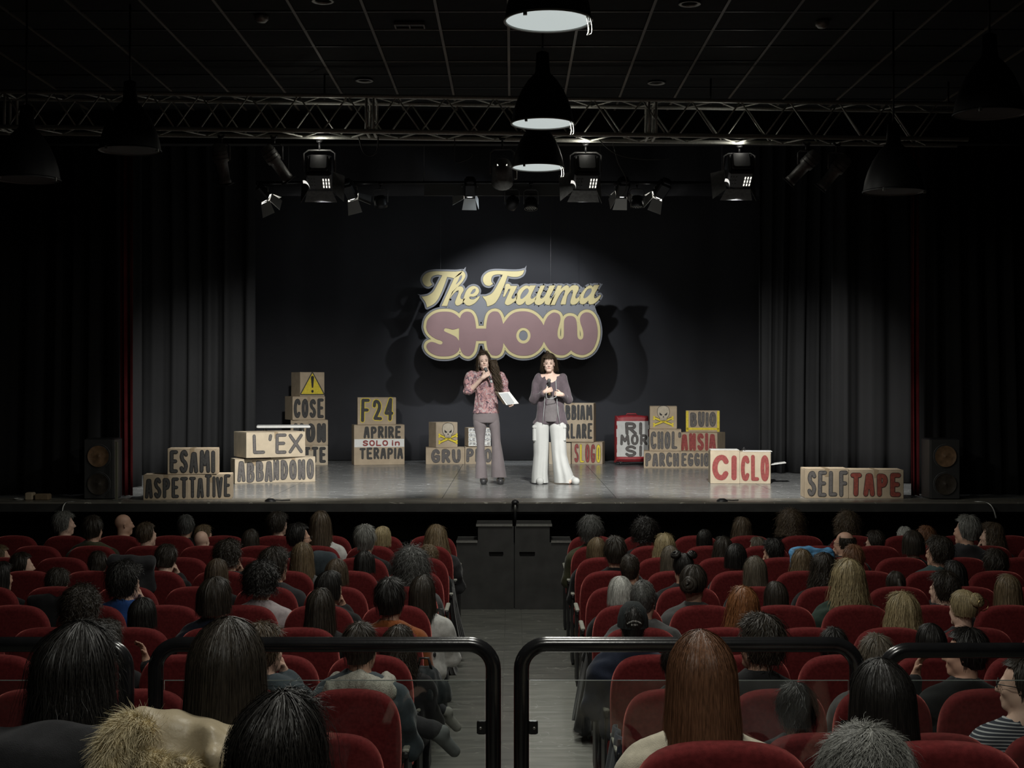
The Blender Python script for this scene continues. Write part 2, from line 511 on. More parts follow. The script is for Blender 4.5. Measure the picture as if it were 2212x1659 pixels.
setp(e, 'small rectangular vent frame on the dark ceiling', 'vent')

# ------------------------------------------------------------------ stage
stage = ST(slab('stage_floor', -HALF, HALF, 15.5, 24.6, 1.0, STAGE_Z - 0.015, M_BLACK))
pan_me = MB().box((0, 0, 0), (1.994, 0.994, 0.015)).mesh('stage_panel'); pan_me.materials.append(M_STAGE)
for i in range(7):
    for j in range(9):
        put('stage_panel', pan_me, None, stage, loc=(-6 + 2 * i + 0.2, 16.0 + j + 0.5 - 0.5 + 0.42, STAGE_Z - 0.0075))
slab('stage_lip', -HALF, HALF, 15.38, 15.915, STAGE_Z - 0.015, STAGE_Z, M_STAGELIP, stage)
slab('fascia_board', -HALF, 0.0, 15.38, 15.5, 1.035, STAGE_Z - 0.016, M_FASCIA, stage)
slab('fascia_board', 0.004, HALF, 15.38, 15.5, 1.035, STAGE_Z - 0.016, M_FASCIA, stage)
slab('stage_front', -HALF, HALF, 16.3, 16.4, 0.0, 1.0, M_WALL, stage)
# stage steps in the aisle
steps = empty('stage_steps', (0.025, 15.1, 0))
def slot_panel(x0, x1, zc, xs0, xs1):
    """dark board whose upper middle rises above the shoulder; hand slot cut through"""
    sh, top = 0.726, 0.905
    mid0, mid1 = (x0 + 0.235 if x0 < -0.1 else x0), (x1 if x0 < -0.1 else x1 - 0.235)
    outer = [(x0, 0.0), (x1, 0.0), (x1, top if mid1 == x1 else sh)]
    if mid1 != x1: outer += [(mid1, sh), (mid1, top)]
    if mid0 == x0: outer += [(x0, top)]
    else: outer += [(mid0, top), (mid0, sh), (x0, sh)]
    hole = [(xs0 + 0.008, zc - 0.025), (xs0, zc - 0.01), (xs0, zc + 0.024), (xs1, zc + 0.024), (xs1, zc - 0.01), (xs1 - 0.008, zc - 0.025)]
    return MB().poly([outer, hole], lambda x, y, t: (x, t, y), 0.02)
slot_panel(-0.63, -0.006, 0.60, -0.275, -0.12).build('front_panel', M_FASCIA, steps)
slot_panel(0.006, 0.62, 0.60, 0.055, 0.225).build('front_panel', M_FASCIA, steps)
slab('shade_block', -0.6, 0.6, 0.06, 0.2, 0.0, 0.70, M_BLACK, steps)  # solid black block in place of the shade inside the steps
for (x0, x1, z) in ((-0.415, -0.02, 0.905), (0.02, 0.41, 0.905), (-0.63, -0.40, 0.726), (0.40, 0.62, 0.726)):
    slab('tread', x0, x1, -0.01, 0.36, z, z + 0.022, M_FASCIA, steps, bev=0.004)
    slab('tread_edge', x0, x1, -0.016, -0.0105, z - 0.002, z + 0.024, M_ALU, steps)
    slab('tread_edge', x0, x1, 0.352, 0.362, z + 0.0225, z + 0.026, M_ALU, steps)
setp(steps, 'dark wooden stage steps with two hand slots at the end of the aisle', 'steps')
post = empty('stage_edge_post', (0.035, 15.33, 0.83))
MB().tube([(0, 0, 0.093), (0, 0, 0.30)], 0.016, 10).build('rod', M_DARK, post, True)
MB().tube([(0, -0.001, 0.21), (0, -0.001, 0.302)], 0.0175, 10).build('white_sleeve', M_ALU, post, True)
MB().lathe([(0.001, 0.345), (0.03, 0.335), (0.042, 0.315), (0.04, 0.303), (0.0, 0.3)], 14).build('cap', M_PLASTIC, post, True)
setp(post, 'short post with black knob at the stage edge above the steps', 'post')

# ------------------------------------------------------------------ curtains
def curtain(name, label, x0, x1, y, z0, z1, m, folds, amp, seed=0, drift=0.05):
    r_ = random.Random(seed)
    nx = max(24, int(folds * 10)); nz = 14
    ph = [r_.uniform(0, 6.28) for _ in range(4)]
    v, f = [], []
    for j in range(nz + 1):
        z = z0 + (z1 - z0) * j / nz
        for i in range(nx + 1):
            u = i / nx
            a = amp * (0.75 + 0.25 * math.sin(7 * u + ph[0] + 0.6 * j / nz))
            w = 2 * math.pi * folds * (u + 0.03 * math.sin(9 * u + ph[1]))
            yy = y + a * math.sin(w + 0.35 * math.sin(2.2 * j / nz + ph[2])) + 0.3 * a * math.sin(2.3 * w + ph[3])
            xx = x0 + (x1 - x0) * u + drift * math.sin(3 * j / nz + ph[1]) * math.sin(math.pi * u)
            v.append((xx, yy, z))
    for j in range(nz):
        for i in range(nx):
            a = j * (nx + 1) + i
            f.append((a, a + 1, a + nx + 2, a + nx + 1))
    o = put(name, mesh_from(name, v, f, True), m)
    sm = o.modifiers.new('thickness', 'SOLIDIFY'); sm.thickness = 0.006
    return setp(o, label, 'curtain')
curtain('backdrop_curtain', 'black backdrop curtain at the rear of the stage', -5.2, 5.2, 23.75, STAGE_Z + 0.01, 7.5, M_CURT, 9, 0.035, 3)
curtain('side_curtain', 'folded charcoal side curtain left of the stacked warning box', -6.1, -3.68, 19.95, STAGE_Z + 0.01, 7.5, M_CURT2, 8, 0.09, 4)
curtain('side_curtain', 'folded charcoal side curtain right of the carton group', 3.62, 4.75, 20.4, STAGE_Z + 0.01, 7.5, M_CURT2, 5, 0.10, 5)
curtain('side_curtain', 'shade-toned outer side curtain behind the stacked cartons, far left', -6.7, -4.70, 17.6, STAGE_Z + 0.01, 7.5, M_CURT3, 7, 0.09, 6)
curtain('side_curtain', 'shade-toned outer side curtain behind the two cartons, far right', 4.22, 6.7, 18.3, STAGE_Z + 0.01, 7.5, M_CURT3, 8, 0.09, 7)
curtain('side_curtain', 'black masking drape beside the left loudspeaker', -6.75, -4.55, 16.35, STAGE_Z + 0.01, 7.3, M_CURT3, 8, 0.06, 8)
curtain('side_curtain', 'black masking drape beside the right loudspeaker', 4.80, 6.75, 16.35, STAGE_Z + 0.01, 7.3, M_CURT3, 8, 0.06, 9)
curtain('red_curtain', 'narrow dark red curtain edge above the left loudspeaker', -4.57, -4.42, 16.2, STAGE_Z + 0.01, 5.3, M_REDC, 2, 0.03, 10, 0.01)
curtain('red_curtain', 'narrow dark red curtain edge beside the right loudspeaker', 4.66, 4.75, 16.2, STAGE_Z + 0.01, 5.3, M_REDC, 2, 0.03, 11, 0.01)
curtain('border_curtain', 'black border curtain hanging across above the stage', -5.2, 5.2, 21.2, 5.32, 7.55, M_CURT, 12, 0.03, 12)

# ------------------------------------------------------------------ truss
truss = empty('lighting_truss', (0, 13.85, 4.95))
truss.rotation_euler = (0, R(0.75), 0)
TW = 0.35
for (y, z) in ((0, 0), (TW, 0), (0, TW), (TW, TW)):
    MB().tube([(-6.4, y, z), (4.55, y, z)], 0.022, 10).build('chord', M_TRUSS, truss, True)
PITCH = 0.245
def brace_mesh(a, b):
    m = MB().tube([a, b], 0.0085, 6).mesh('brace', True); m.materials.append(M_TRUSS); return m
faces_ = [((0, 0, 0), (PITCH, 0, TW)), ((0, TW, 0), (PITCH, TW, TW)), ((0, 0, 0), (PITCH, TW, 0)), ((0, 0, TW), (PITCH, TW, TW))]
for k, (a, b) in enumerate(faces_):
    up = brace_mesh(a, b)
    dn = brace_mesh((a[0], b[1], b[2]), (b[0], a[1], a[2]))
    off = 0.12 if k == 1 else 0.0
    for i in range(43):
        put('brace', up if i % 2 == 0 else dn, None, truss, loc=(-6.3 + PITCH * i + off, 0, 0))
for x in (-5.1, -1.42, 1.40):
    for dx in (-0.035, 0.035):
        MB().tube([(x + dx, 0, 0), (x + dx, 0, TW), (x + dx, TW, TW), (x + dx, TW, 0)], 0.014, 8, closed=True).build('joint_frame', M_TRUSS, truss, True)
for x in (-5.6, -1.9, 2.0, 4.4):
    MB().tube([(x, TW / 2, TW), (x, TW / 2, 0.61)], 0.01, 6).build('hanging_rod', M_DARK, truss, True)
setp(truss, 'long aluminium box truss hanging under the ceiling', 'truss')
# cables hanging off the truss
def cable(name, label, pts, r=0.006, m=M_DARK, cat='cable', sub=6):
    P = [Vector(p) for p in pts]
    out = []
    for i in range(len(P) - 1):
        p0 = P[max(i - 1, 0)]; p1 = P[i]; p2 = P[i + 1]; p3 = P[min(i + 2, len(P) - 1)]
        for k in range(sub):
            t = k / sub
            out.append(0.5 * (2 * p1 + (p2 - p0) * t + (2 * p0 - 5 * p1 + 4 * p2 - p3) * t * t + (3 * p1 - p0 - 3 * p2 + p3) * t ** 3))
    out.append(P[-1])
    return setp(MB().tube(out, r, 6).build(name, m, None, True), label, cat)
cable('truss_cable', 'looped cable hanging below the truss left of the lamps', [at(775, 296, 14), at(785, 328, 14), at(800, 336, 14), at(814, 326, 14), at(817, 296, 14)], 0.008, M_FASCIA)
cable('truss_cable', 'long cable sagging from truss to the right of the third lamp', [at(1290, 298, 14.1), at(1330, 332, 14.1), at(1390, 344, 14.1), at(1445, 343, 14.1)], 0.006, M_FASCIA)
cable('truss_cable', 'thin cable dropping from truss behind the middle floodlight', [at(1322, 302, 14.2), at(1335, 350, 14.3), at(1352, 385, 14.4), at(1350, 412, 14.4), at(1330, 428, 14.4), at(1305, 415, 14.4)], 0.006, M_FASCIA)
cable('truss_cable', 'thin cable dropping from the truss left of the third lamp', [at(982, 298, 14), at(983, 330, 14), at(986, 350, 14), at(1012, 343, 14), at(1021, 334, 14)], 0.006, M_FASCIA)

# ------------------------------------------------------------------ pendant lamps
M_SHADE = mat('black_enamel_shade', (0.012, 0.012, 0.013), 0.45, spec=0.4)
M_SHADEW = mat('white_shade_lining', (0.5, 0.5, 0.48), 0.6)
M_GLOW = emat('lit_diffuser', (0.90, 1.0, 0.98), 0.52)
M_DIFF = mat('unlit_diffuser', (0.09, 0.09, 0.088), 0.7)
RP = 0.25
def pendant(x, y, z, lit, label, loop=True):
    e = empty('pendant_lamp', (x, y, z))
    prof = [(RP, 0), (RP - 0.005, 0.03), (0.235, 0.09), (0.21, 0.17), (0.17, 0.26), (0.115, 0.345), (0.062, 0.40), (0.055, 0.47), (0.05, 0.56), (0.02, 0.575)]
    inner = [(r_ - 0.006, z_ - 0.004) for r_, z_ in prof[:7]]
    b = MB(); b.lathe(prof, 40); b.build('shade', M_SHADE, e, True)
    MB().lathe(inner, 40).build('shade_lining', M_SHADEW, e, True)
    MB().lathe([(RP + 0.004, -0.006), (RP + 0.006, 0.004), (RP - 0.002, 0.010), (RP - 0.008, -0.004), (RP + 0.004, -0.006)], 40).build('rim', M_SHADE if not lit else M_SHADEW, e, True)
    MB().lathe([(0.001, 0.012), (0.15, 0.010), (RP - 0.009, 0.004)], 40).build('diffuser', M_GLOW if lit else M_DIFF, e, True)
    MB().tube([(0, 0, 0.57), (0, 0, CEIL_Z - z)], 0.009, 8).build('stem', M_SHADE, e, True)
    for a in (2.5, 0.65):
        q = Vector((math.cos(a + 3.5) * RP, math.sin(a + 3.5) * RP, -0.008))
        MB().box(q, (0.022, 0.016, 0.028)).build('rim_clip', M_ALU, e)
    if loop and lit:
        a = -0.5
        pts = [(math.cos(a) * RP * 0.97 + 0.012 * math.sin(t * math.pi) * (1 if t < 1 else 1), math.sin(a) * RP, -0.11 * math.sin(min(t, 2 - t) * math.pi / 2)) for t in [k / 6 for k in range(7)]]
        pts += [(p[0] + 0.02, p[1], p[2]) for p in reversed(pts[:-1])]
        MB().tube(pts, 0.004, 5).build('pull_chain', M_ALU, e, True)
    setp(e, label, 'lamp', 'black bell pendant lamps')
    if lit:
        l = bpy.data.lights.new('pendant_light', 'AREA'); l.shape = 'DISK'; l.size = 0.44; l.energy = PENDANT_W; l.color = (1.0, 0.985, 0.89)
        o = bpy.data.objects.new('pendant_light', l); COL.objects.link(o); o.parent = e; o.location = (0, 0, -0.012)
    return e
pendant(0.206, 7.92, 4.52, True, 'lit black bell pendant, nearest of the three in the middle')
pendant(0.243, 11.04, 4.52, True, 'lit black bell pendant in front of the truss, second of three')
pendant(0.248, 13.28, 4.52, True, 'lit black bell pendant below the truss, farthest of the three')
pendant(0.22, 2.0, 4.52, True, 'added unseen bell pendant lighting the upper tier')  # out of view; added to light the near heads and seat tops
pendant(0.22, 5.0, 4.52, True, 'added unseen bell pendant lighting the front of the upper tier')  # also out of view, added for light on the front of the tier
for (px, py, d, lab) in ((58, 388, 10.7, 'unlit black bell pendant, lower one at the far left'), (281, 325, 11.4, 'unlit black bell pendant, higher one at the left over the truss'),
                         (1930, 414, 11.6, 'unlit black bell pendant, lower one at the right'), (2137, 246, 9.9, 'unlit black bell pendant, higher one at the far right')):
    p = at(px, py, d)
    pendant(p.x, p.y, p.z, False, lab)

# ------------------------------------------------------------------ stage lights
M_LENS = emat('lit_lens', (1.0, 0.97, 0.9), 6.0)
M_LEAK = emat('lamp_glow_in_vents', (1.0, 0.97, 0.88), 1.1)
M_HOT = mat('painted_reflector_glow', (0.8, 0.8, 0.76), 0.5, emit=(1.0, 0.98, 0.92), estr=0.85)  # emission stands in for lamp light caught by the reflector
M_FLAP = mat('grey_barn_door', (0.10, 0.10, 0.10), 0.5, var=0.3, vscale=25)
def aimM(dirv, roll=0.0):
    q = Vector(dirv).normalized().to_track_quat('-Z', 'Y')
    return q.to_matrix() @ Matrix.Rotation(roll, 3, 'Z')
def fixture_root(name, loc, top, label, group, cat='spotlight', yoke=0.1, rz=0.0):
    e = empty(name, loc)
    h = top - loc[2]
    MB().tube([(-yoke, 0, 0), (-yoke, 0, h * 0.62), (-yoke * 0.7, 0, h * 0.72), (yoke * 0.7, 0, h * 0.72), (yoke, 0, h * 0.62), (yoke, 0, 0)], 0.009, 6).build('yoke', M_FLAP, e, True)
    MB().tube([(0, 0, h * 0.72), (0, 0, h)], 0.012, 6).build('clamp_bolt', M_DARK, e, True)
    MB().tube([(-0.03, 0, h + 0.025), (-0.015, -0.03, h + 0.0), (0.015, -0.03, h), (0.03, 0, h + 0.025)], 0.014, 6).build('clamp', M_DARK, e, True)
    return setp(e, label, cat, group)
def profile_spot(loc, top, dirv, label):
    e = fixture_root('profile_spotlight', loc, top, label, 'profile spotlights on the truss', yoke=0.085)
    Q = aimM(dirv)
    MB().lathe([(0.03, 0.16), (0.062, 0.15), (0.075, 0.10), (0.075, -0.02), (0.058, -0.03), (0.055, -0.20), (0.06, -0.21), (0.06, -0.24), (0.05, -0.24)], 16, M=Q, capa=True).build('body', mat('grey_lamp_body', (0.17, 0.17, 0.165), 0.45, metal=0.3, var=0.3, vscale=30), e, True)
    for k in range(3): MB().lathe([(0.078, 0.10 - 0.04 * k), (0.080, 0.095 - 0.04 * k), (0.078, 0.09 - 0.04 * k)], 16, M=Q).build('cooling_rib', M_FLAP, e, True)
    MB().lathe([(0.001, -0.225), (0.05, -0.23)], 16, M=Q).build('lens', M_PLASTIC, e, True)
    MB().box(Q @ Vector((0, 0, -0.255)), (0.13, 0.13, 0.006), M=Q).build('colour_frame', M_FLAP, e)
    return e
def barn_door(e, Q, side, zf, w, spread, ln, m=None):
    """hinged flap on one side of the front; side: 0 right 1 top 2 left 3 bottom"""
    a = side * math.pi / 2
    R2 = Matrix.Rotation(a, 3, 'Z')
    out = ln * math.sin(spread); dn = ln * math.cos(spread)
    v = [Vector((w, -w, zf)), Vector((w, w, zf)), Vector((w + out, w * 1.35, zf - dn)), Vector((w + out, -w * 1.35, zf - dn))]
    n = (v[1] - v[0]).cross(v[2] - v[0]).normalized() * 0.0025
    vv = [Q @ (R2 @ (p + n)) for p in v] + [Q @ (R2 @ (p - n)) for p in v]
    MB().add(vv, [(0, 1, 2, 3), (7, 6, 5, 4), (0, 4, 5, 1), (1, 5, 6, 2), (2, 6, 7, 3), (3, 7, 4, 0)]).build('barn_door', m or M_FLAP, e)
def fresnel(loc, top, dirv, label, w=0.13, spreads=(0.6, 0.4, 0.6, 0.3), ln=0.17, leak=1, group='floodlights on the truss', roll=0.0, glow=0.0):
    e = fixture_root('fresnel_floodlight', loc, top, label, group, 'floodlight', yoke=w + 0.03)
    Q = aimM(dirv, roll)
    MB().box((0, 0, 0), (2 * w, 2 * w, 0.26), bev=0.02, M=Q).build('housing', M_DARK, e)
    MB().box(Q @ Vector((0, 0, 0.15)), (1.5 * w, 1.5 * w, 0.05), bev=0.015, M=Q).build('rear_cap', M_DARK, e)
    MB().lathe([(w * 0.9, -0.13), (w * 0.92, -0.145), (w * 0.8, -0.150)], 24, M=Q).build('lens_ring', M_FLAP, e, True)
    MB().lathe([(0.001, -0.155), (w * 0.5, -0.150), (w * 0.8, -0.141)], 24, M=Q).build('lens', M_LENS, e, True)
    for s_, sp in enumerate(spreads):
        if sp is not None: barn_door(e, Q, s_, -0.15, w * 0.95, sp, ln, M_SHADEW if glow else None)  # flaps whitened so the doors look brightly lit
    if glow:
        l = bpy.data.lights.new('lamp_glow', 'POINT'); l.energy = glow; l.shadow_soft_size = 0.02; l.color = (1, 0.97, 0.9)
        o = bpy.data.objects.new('lamp_glow', l); COL.objects.link(o); o.parent = e; o.location = Q @ Vector((0, 0, -0.21))
    if leak:
        for i in range(3):
            for j in range(3):
                MB().box(Q @ Vector((w * 0.35 + 0.028 * i, -w - 0.001, -0.07 + 0.055 * j)), (0.013, 0.004, 0.038), M=Q).build('vent_slot', M_LEAK, e)
                MB().box(Q @ Vector((-w * 0.35 - 0.028 * i, -w - 0.001, -0.07 + 0.055 * j)), (0.013, 0.004, 0.038), M=Q).build('vent_slot', M_LEAK if leak > 1 else M_PLASTIC, e)
        q = MB()
        for k in range(8):
            a0, a1 = R(-10 + 14 * k), R(-10 + 14 * (k + 1))
            r0, r1 = 0.10, 0.155
            P_ = [(-w - 0.004, -w * 0.2 + 0, 0)]
            q.add([Q @ Vector((-w - 0.02 + r0 * 0.5 * math.cos(a), -w - 0.006, -0.10 + r * math.sin(a) * 0.9)) for a, r in ((a0, r0), (a1, r0), (a1, r1), (a0, r1))], [(0, 1, 2, 3)])
        q.build('glow_painted_reflector', M_HOT, e)
        l = bpy.data.lights.new('truss_fill_light', 'POINT'); l.energy = 1.3; l.shadow_soft_size = 0.04; l.color = (1, 0.97, 0.86)  # added point lamp above the housing, brightens the truss
        o = bpy.data.objects.new('truss_fill_light', l); COL.objects.link(o); o.parent = e; o.location = (0, -0.10, 0.26)
    return e
def led_par(loc, top, dirv, label, group='small round lights on the rear bar'):
    e = fixture_root('led_par_light', loc, top, label, group, yoke=0.105)
    Q = aimM(dirv)
    MB().lathe([(0.03, 0.10), (0.07, 0.09), (0.09, 0.05), (0.098, -0.02), (0.098, -0.075), (0.088, -0.075), (0.088, -0.06)], 24, M=Q, capa=True).build('can', M_DARK, e, True)
    MB().lathe([(0.001, -0.06), (0.088, -0.06)], 24, M=Q).build('face', M_PLASTIC, e)
    lm = None
    for r_, n in ((0.0, 1), (0.035, 6), (0.068, 12)):
        for k in range(n):
            a = 2 * math.pi * k / n + 0.2
            c = Q @ Vector((r_ * math.cos(a), r_ * math.sin(a), -0.062))
            if lm is None:
                lm = MB().lathe([(0.001, -0.010), (0.009, -0.007), (0.013, 0.0)], 8, M=Q).mesh('led_lens', True)
                lm.materials.append(M_RING)
            put('led_lens', lm, None, e, loc=c)
    l = bpy.data.lights.new('led_par_fill', 'SPOT'); l.energy = 16; l.spot_size = R(165); l.spot_blend = 0.6; l.shadow_soft_size = 0.08; l.color = (0.8, 0.9, 1.0)  # fill lamp added to the par to lift the dark backdrop
    o = bpy.data.objects.new('led_par_fill', l); COL.objects.link(o); o.parent = e; o.location = Q @ Vector((0, 0, -0.085)); o.rotation_euler = Q.to_euler()
    return e
TB = 4.93
for (px, py, dr, lab) in ((478, 345, (0.12, 0.35, -1), 'slim profile spotlight hanging nearly upright, leftmost on truss'), (592, 345, (0.55, 0.35, -0.8), 'slim profile spotlight tilted right, second from left on truss'),
                          (1742, 355, (-0.75, 0.3, -0.8), 'slim profile spotlight tilted left, right part of the truss'), (1808, 365, (-0.65, 0.3, -0.8), 'slim profile spotlight tilted left, rightmost on the truss')):
    p = at(px, py, 14.1)
    profile_spot((p.x, 14.1, p.z), TB - 0.0131 * p.x - 0.02, dr, lab)
for (px, py, dr, lab, sp) in ((690, 372, (-0.05, 0.8, -0.45), 'square floodlight with barn doors glowing, left part of truss', (0.75, 0.2, 0.5, 0.1)),
                          (1265, 372, (-0.05, 0.8, -0.45), 'square floodlight with barn doors below the truss, right of the lamps', (0.4, 0.2, 0.8, 0.1)),
                          (1597, 368, (0.0, 0.8, -0.45), 'square floodlight with barn doors glowing, right part of truss', (0.5, 0.2, 0.85, 0.1))):
    p = at(px, py, 14.25)
    fresnel((p.x, 14.25, p.z), TB - 0.0131 * p.x - 0.02, dr, lab, spreads=sp, leak=1)
p = at(1085, 375, 14.1)
e = fixture_root('par_can', (p.x, 14.1, p.z), TB, 'grey par can spotlight left of the farthest lit lamp', None, yoke=0.12)
Q = aimM((0.0, 0.75, -0.55))
MB().lathe([(0.04, 0.16), (0.085, 0.14), (0.10, 0.09), (0.105, -0.12), (0.112, -0.13)], 20, M=Q, capa=True).build('can', M_FLAP, e, True)
for k in range(4): MB().box(Q @ Vector((-0.045 + 0.03 * k, -0.03, 0.152)), (0.012, 0.02, 0.006), M=Q).build('vent_slot', M_LEAK, e)
MB().lathe([(0.001, -0.11), (0.103, -0.115)], 20, M=Q).build('lens', M_PLASTIC, e, True)
MB().box((0.135, 0, -0.01), (0.035, 0.03, 0.10), bev=0.008).build('clutch_knob', M_RING, e)
# rear bar with its lights
bar = empty('lighting_bar', (0, 20.5, 5.42))
MB().tube([(-3.95, 0, 0), (3.4, 0, 0)], 0.024, 10).build('pipe', M_DARK, bar, True)
for x in (-3.3, -1.3, 1.3, 3.1): MB().tube([(x, 0, 0), (x, 0, 2.17)], 0.008, 6).build('suspension_wire', M_DARK, bar, True)
MB().box((-0.15, 0.05, -0.10), (2.3, 0.03, 0.17)).build('cable_tray', mat('grey_tray', (0.06, 0.06, 0.058), 0.7), bar)
setp(bar, 'dark lighting bar hanging over the rear of the stage', 'bar')
for (px, py, dr, lab) in ((822, 437, (0.1, 0.35, -0.9), 'small round led light, leftmost on the rear bar'), (1147, 441, (0.0, -0.25, -0.95), 'small round led light near the middle of rear bar'),
                          (1376, 437, (0.0, -0.1, -0.95), 'small round led light on rear bar, right of the middle floodlight'), (1106, 438, (-0.5, 0.5, -0.6), 'small round led light tilted sideways left of the middle one')):
    p = at(px, py, 20.5)
    led_par((p.x, 20.5, p.z), 5.40, dr, lab)
for (px, py, dr, lab, sp, ro) in ((562, 415, (0.5, 0.6, -0.6), 'small floodlight with one bright barn door, far left of rear bar', (0.2, 0.5, 0.1, 0.9), 0.4),
                          (1015, 405, (-0.05, 0.7, -0.55), 'small lit floodlight on rear bar left of the farthest lamp', (0.3, 0.5, 1.0, 0.2), 0.0),
                          (1430, 408, (-0.4, 0.6, -0.6), 'small floodlight with bright barn door, right of rear bar', (0.3, 0.5, 0.2, 0.9), -0.4),
                          (1345, 405, (-0.1, 0.7, -0.55), 'small floodlight on rear bar behind the middle floodlight', (0.9, 0.5, 0.3, 0.2), 0.0),
                          (755, 410, (0.25, 0.6, -0.6), 'small floodlight with open barn doors left on rear bar', (0.9, 0.5, 0.1, 0.9), 0.3)):
    p = at(px, py, 20.5)
    fresnel((p.x, 20.5, p.z), 5.40, dr, lab, w=0.085, spreads=sp, ln=0.2, leak=0, group='floodlights on the rear bar', roll=ro, glow=1.6 if px in (562, 1430, 1015) else 0.5)

# ------------------------------------------------------------------ loudspeakers
M_CONE = mat('speaker_cone', (0.05, 0.04, 0.03), 0.45, var=0.3, vscale=30)
M_HORN = mat('amber_lit_cone', (0.22, 0.13, 0.07), 0.4, var=0.3, vscale=20)  # orange light on the upper cone put into its colour
def loudspeaker(px, d, label, flip=1):
    p = at(px, 1080, d)
    e = empty('loudspeaker', (p.x, d, STAGE_Z))
    MB().box((0, 0.18, 0.345), (0.345, 0.34, 0.69), bev=0.015).build('cabinet', M_PLASTIC, e)
    MB().box((0, 0.002, 0.345), (0.325, 0.012, 0.67), bev=0.004).build('baffle', mat('charcoal_baffle', (0.035, 0.035, 0.035), 0.7, bump=0.3, bscale=500), e)
    Q = Matrix.Rotation(R(90), 3, 'X')
    for z, r_, m in ((0.49, 0.135, M_HORN), (0.175, 0.135, M_CONE)):
        MB().lathe([(r_, 0.012), (r_ + 0.008, 0.004), (r_, 0.0), (r_ - 0.012, 0.004), (r_ - 0.014, 0.014)], 32, c=(0, 0.004, z), M=Q).build('surround_ring', M_FLAP, e, True)
        MB().lathe([(r_ - 0.014, 0.010), (r_ * 0.7, -0.02 + 0.022), (r_ * 0.3, -0.03 + 0.026), (0.001, 0.012)], 32, c=(0, -0.008, z), M=Q).build('cone', m, e, True)
    return setp(e, label, 'loudspeaker', 'loudspeakers on the stage')
loudspeaker(213, 15.75, 'black two-cone loudspeaker on the stage, left of the stacked cartons')
loudspeaker(2042, 15.75, 'black two-cone loudspeaker on the stage, right of the two cartons')
p = at(252, 1085, 15.6)
e = empty('metal_stand', (p.x, 15.6, STAGE_Z))
MB().box((0, 0, 0.33), (0.022, 0.03, 0.66)).build('upright', mat('olive_metal', (0.13, 0.13, 0.09), 0.5), e)
MB().box((0.02, -0.01, 0.008), (0.09, 0.09, 0.012)).build('foot_plate', M_ALU, e)
setp(e, 'thin olive upright bar beside the left loudspeaker', 'stand')
cable('stage_cable', 'pale cable curling over the stage edge at far left', [at(134, 1108, 15.3), at(136, 1095, 15.32), (at(142, 1086, 15.36)), (at(155, 1084, 15.45)), at(175, 1086, 15.5), at(230, 1087, 15.45)], 0.012, M_ALU)
cable('stage_cable', 'pale cable curling over the stage edge at far right', [at(2152, 1120, 15.3), at(2146, 1100, 15.32), at(2136, 1088, 15.36), at(2118, 1084, 15.45), at(2100, 1084.5, 15.5)], 0.012, M_ALU)
cable('stage_cable', 'thin pale cable lying along the stage at far right', [at(2136, 1087, 15.42), at(2165, 1087, 15.42), at(2190, 1086, 15.45)], 0.008, M_ALU)
for (px, lab) in ((584, 'small black boundary microphone at the stage edge, left'), (1560, 'small black boundary microphone at the stage edge, right')):
    p = at(px, 1084, 15.5)
    e = empty('boundary_microphone', (p.x, 15.5, STAGE_Z))
    MB().lathe([(0.065, 0), (0.06, 0.015), (0.03, 0.032), (0.001, 0.035)], 14).build('body', M_PLASTIC, e, True)
    MB().tube([(0.03, 0.02, 0.015), (0.12, 0.05, 0.008), (0.2, 0.12, 0.006)], 0.006, 5).build('lead', M_PLASTIC, e, True)
    setp(e, lab, 'microphone', 'boundary microphones')
# small clutter, far left of the stage
pd = 15.7
for (px0, px1, h, m, lab) in ((31, 56, 0.018, M_WHITE, 'thin white dish on the stage, far left corner'), (57, 74, 0.085, M_CARD, 'small beige bag on the stage, far left corner'), (78, 108, 0.07, M_CARDIN, 'small brown carton on stage, far left corner')):
    a, b = at(px0, 1082, pd), at(px1, 1082, pd)
    w = b.x - a.x
    q = MB()
    if h < 0.03: q.lathe([(0.03, 0), (w * 0.4, 0.004), (w * 0.5, h), (w * 0.47, h - 0.004), (0.001, 0.006)], 16)
    else: q.add(*(lambda bb: (bb.v, bb.f))(MB().box((0, 0, h / 2), (w, 0.12, h), bev=0.01)))
    q.build('stage_clutter', m, None, False, loc=((a.x + b.x) / 2, pd, STAGE_Z))
    setp(bpy.data.objects[-1] if False else COL.objects[-1], lab, 'clutter')
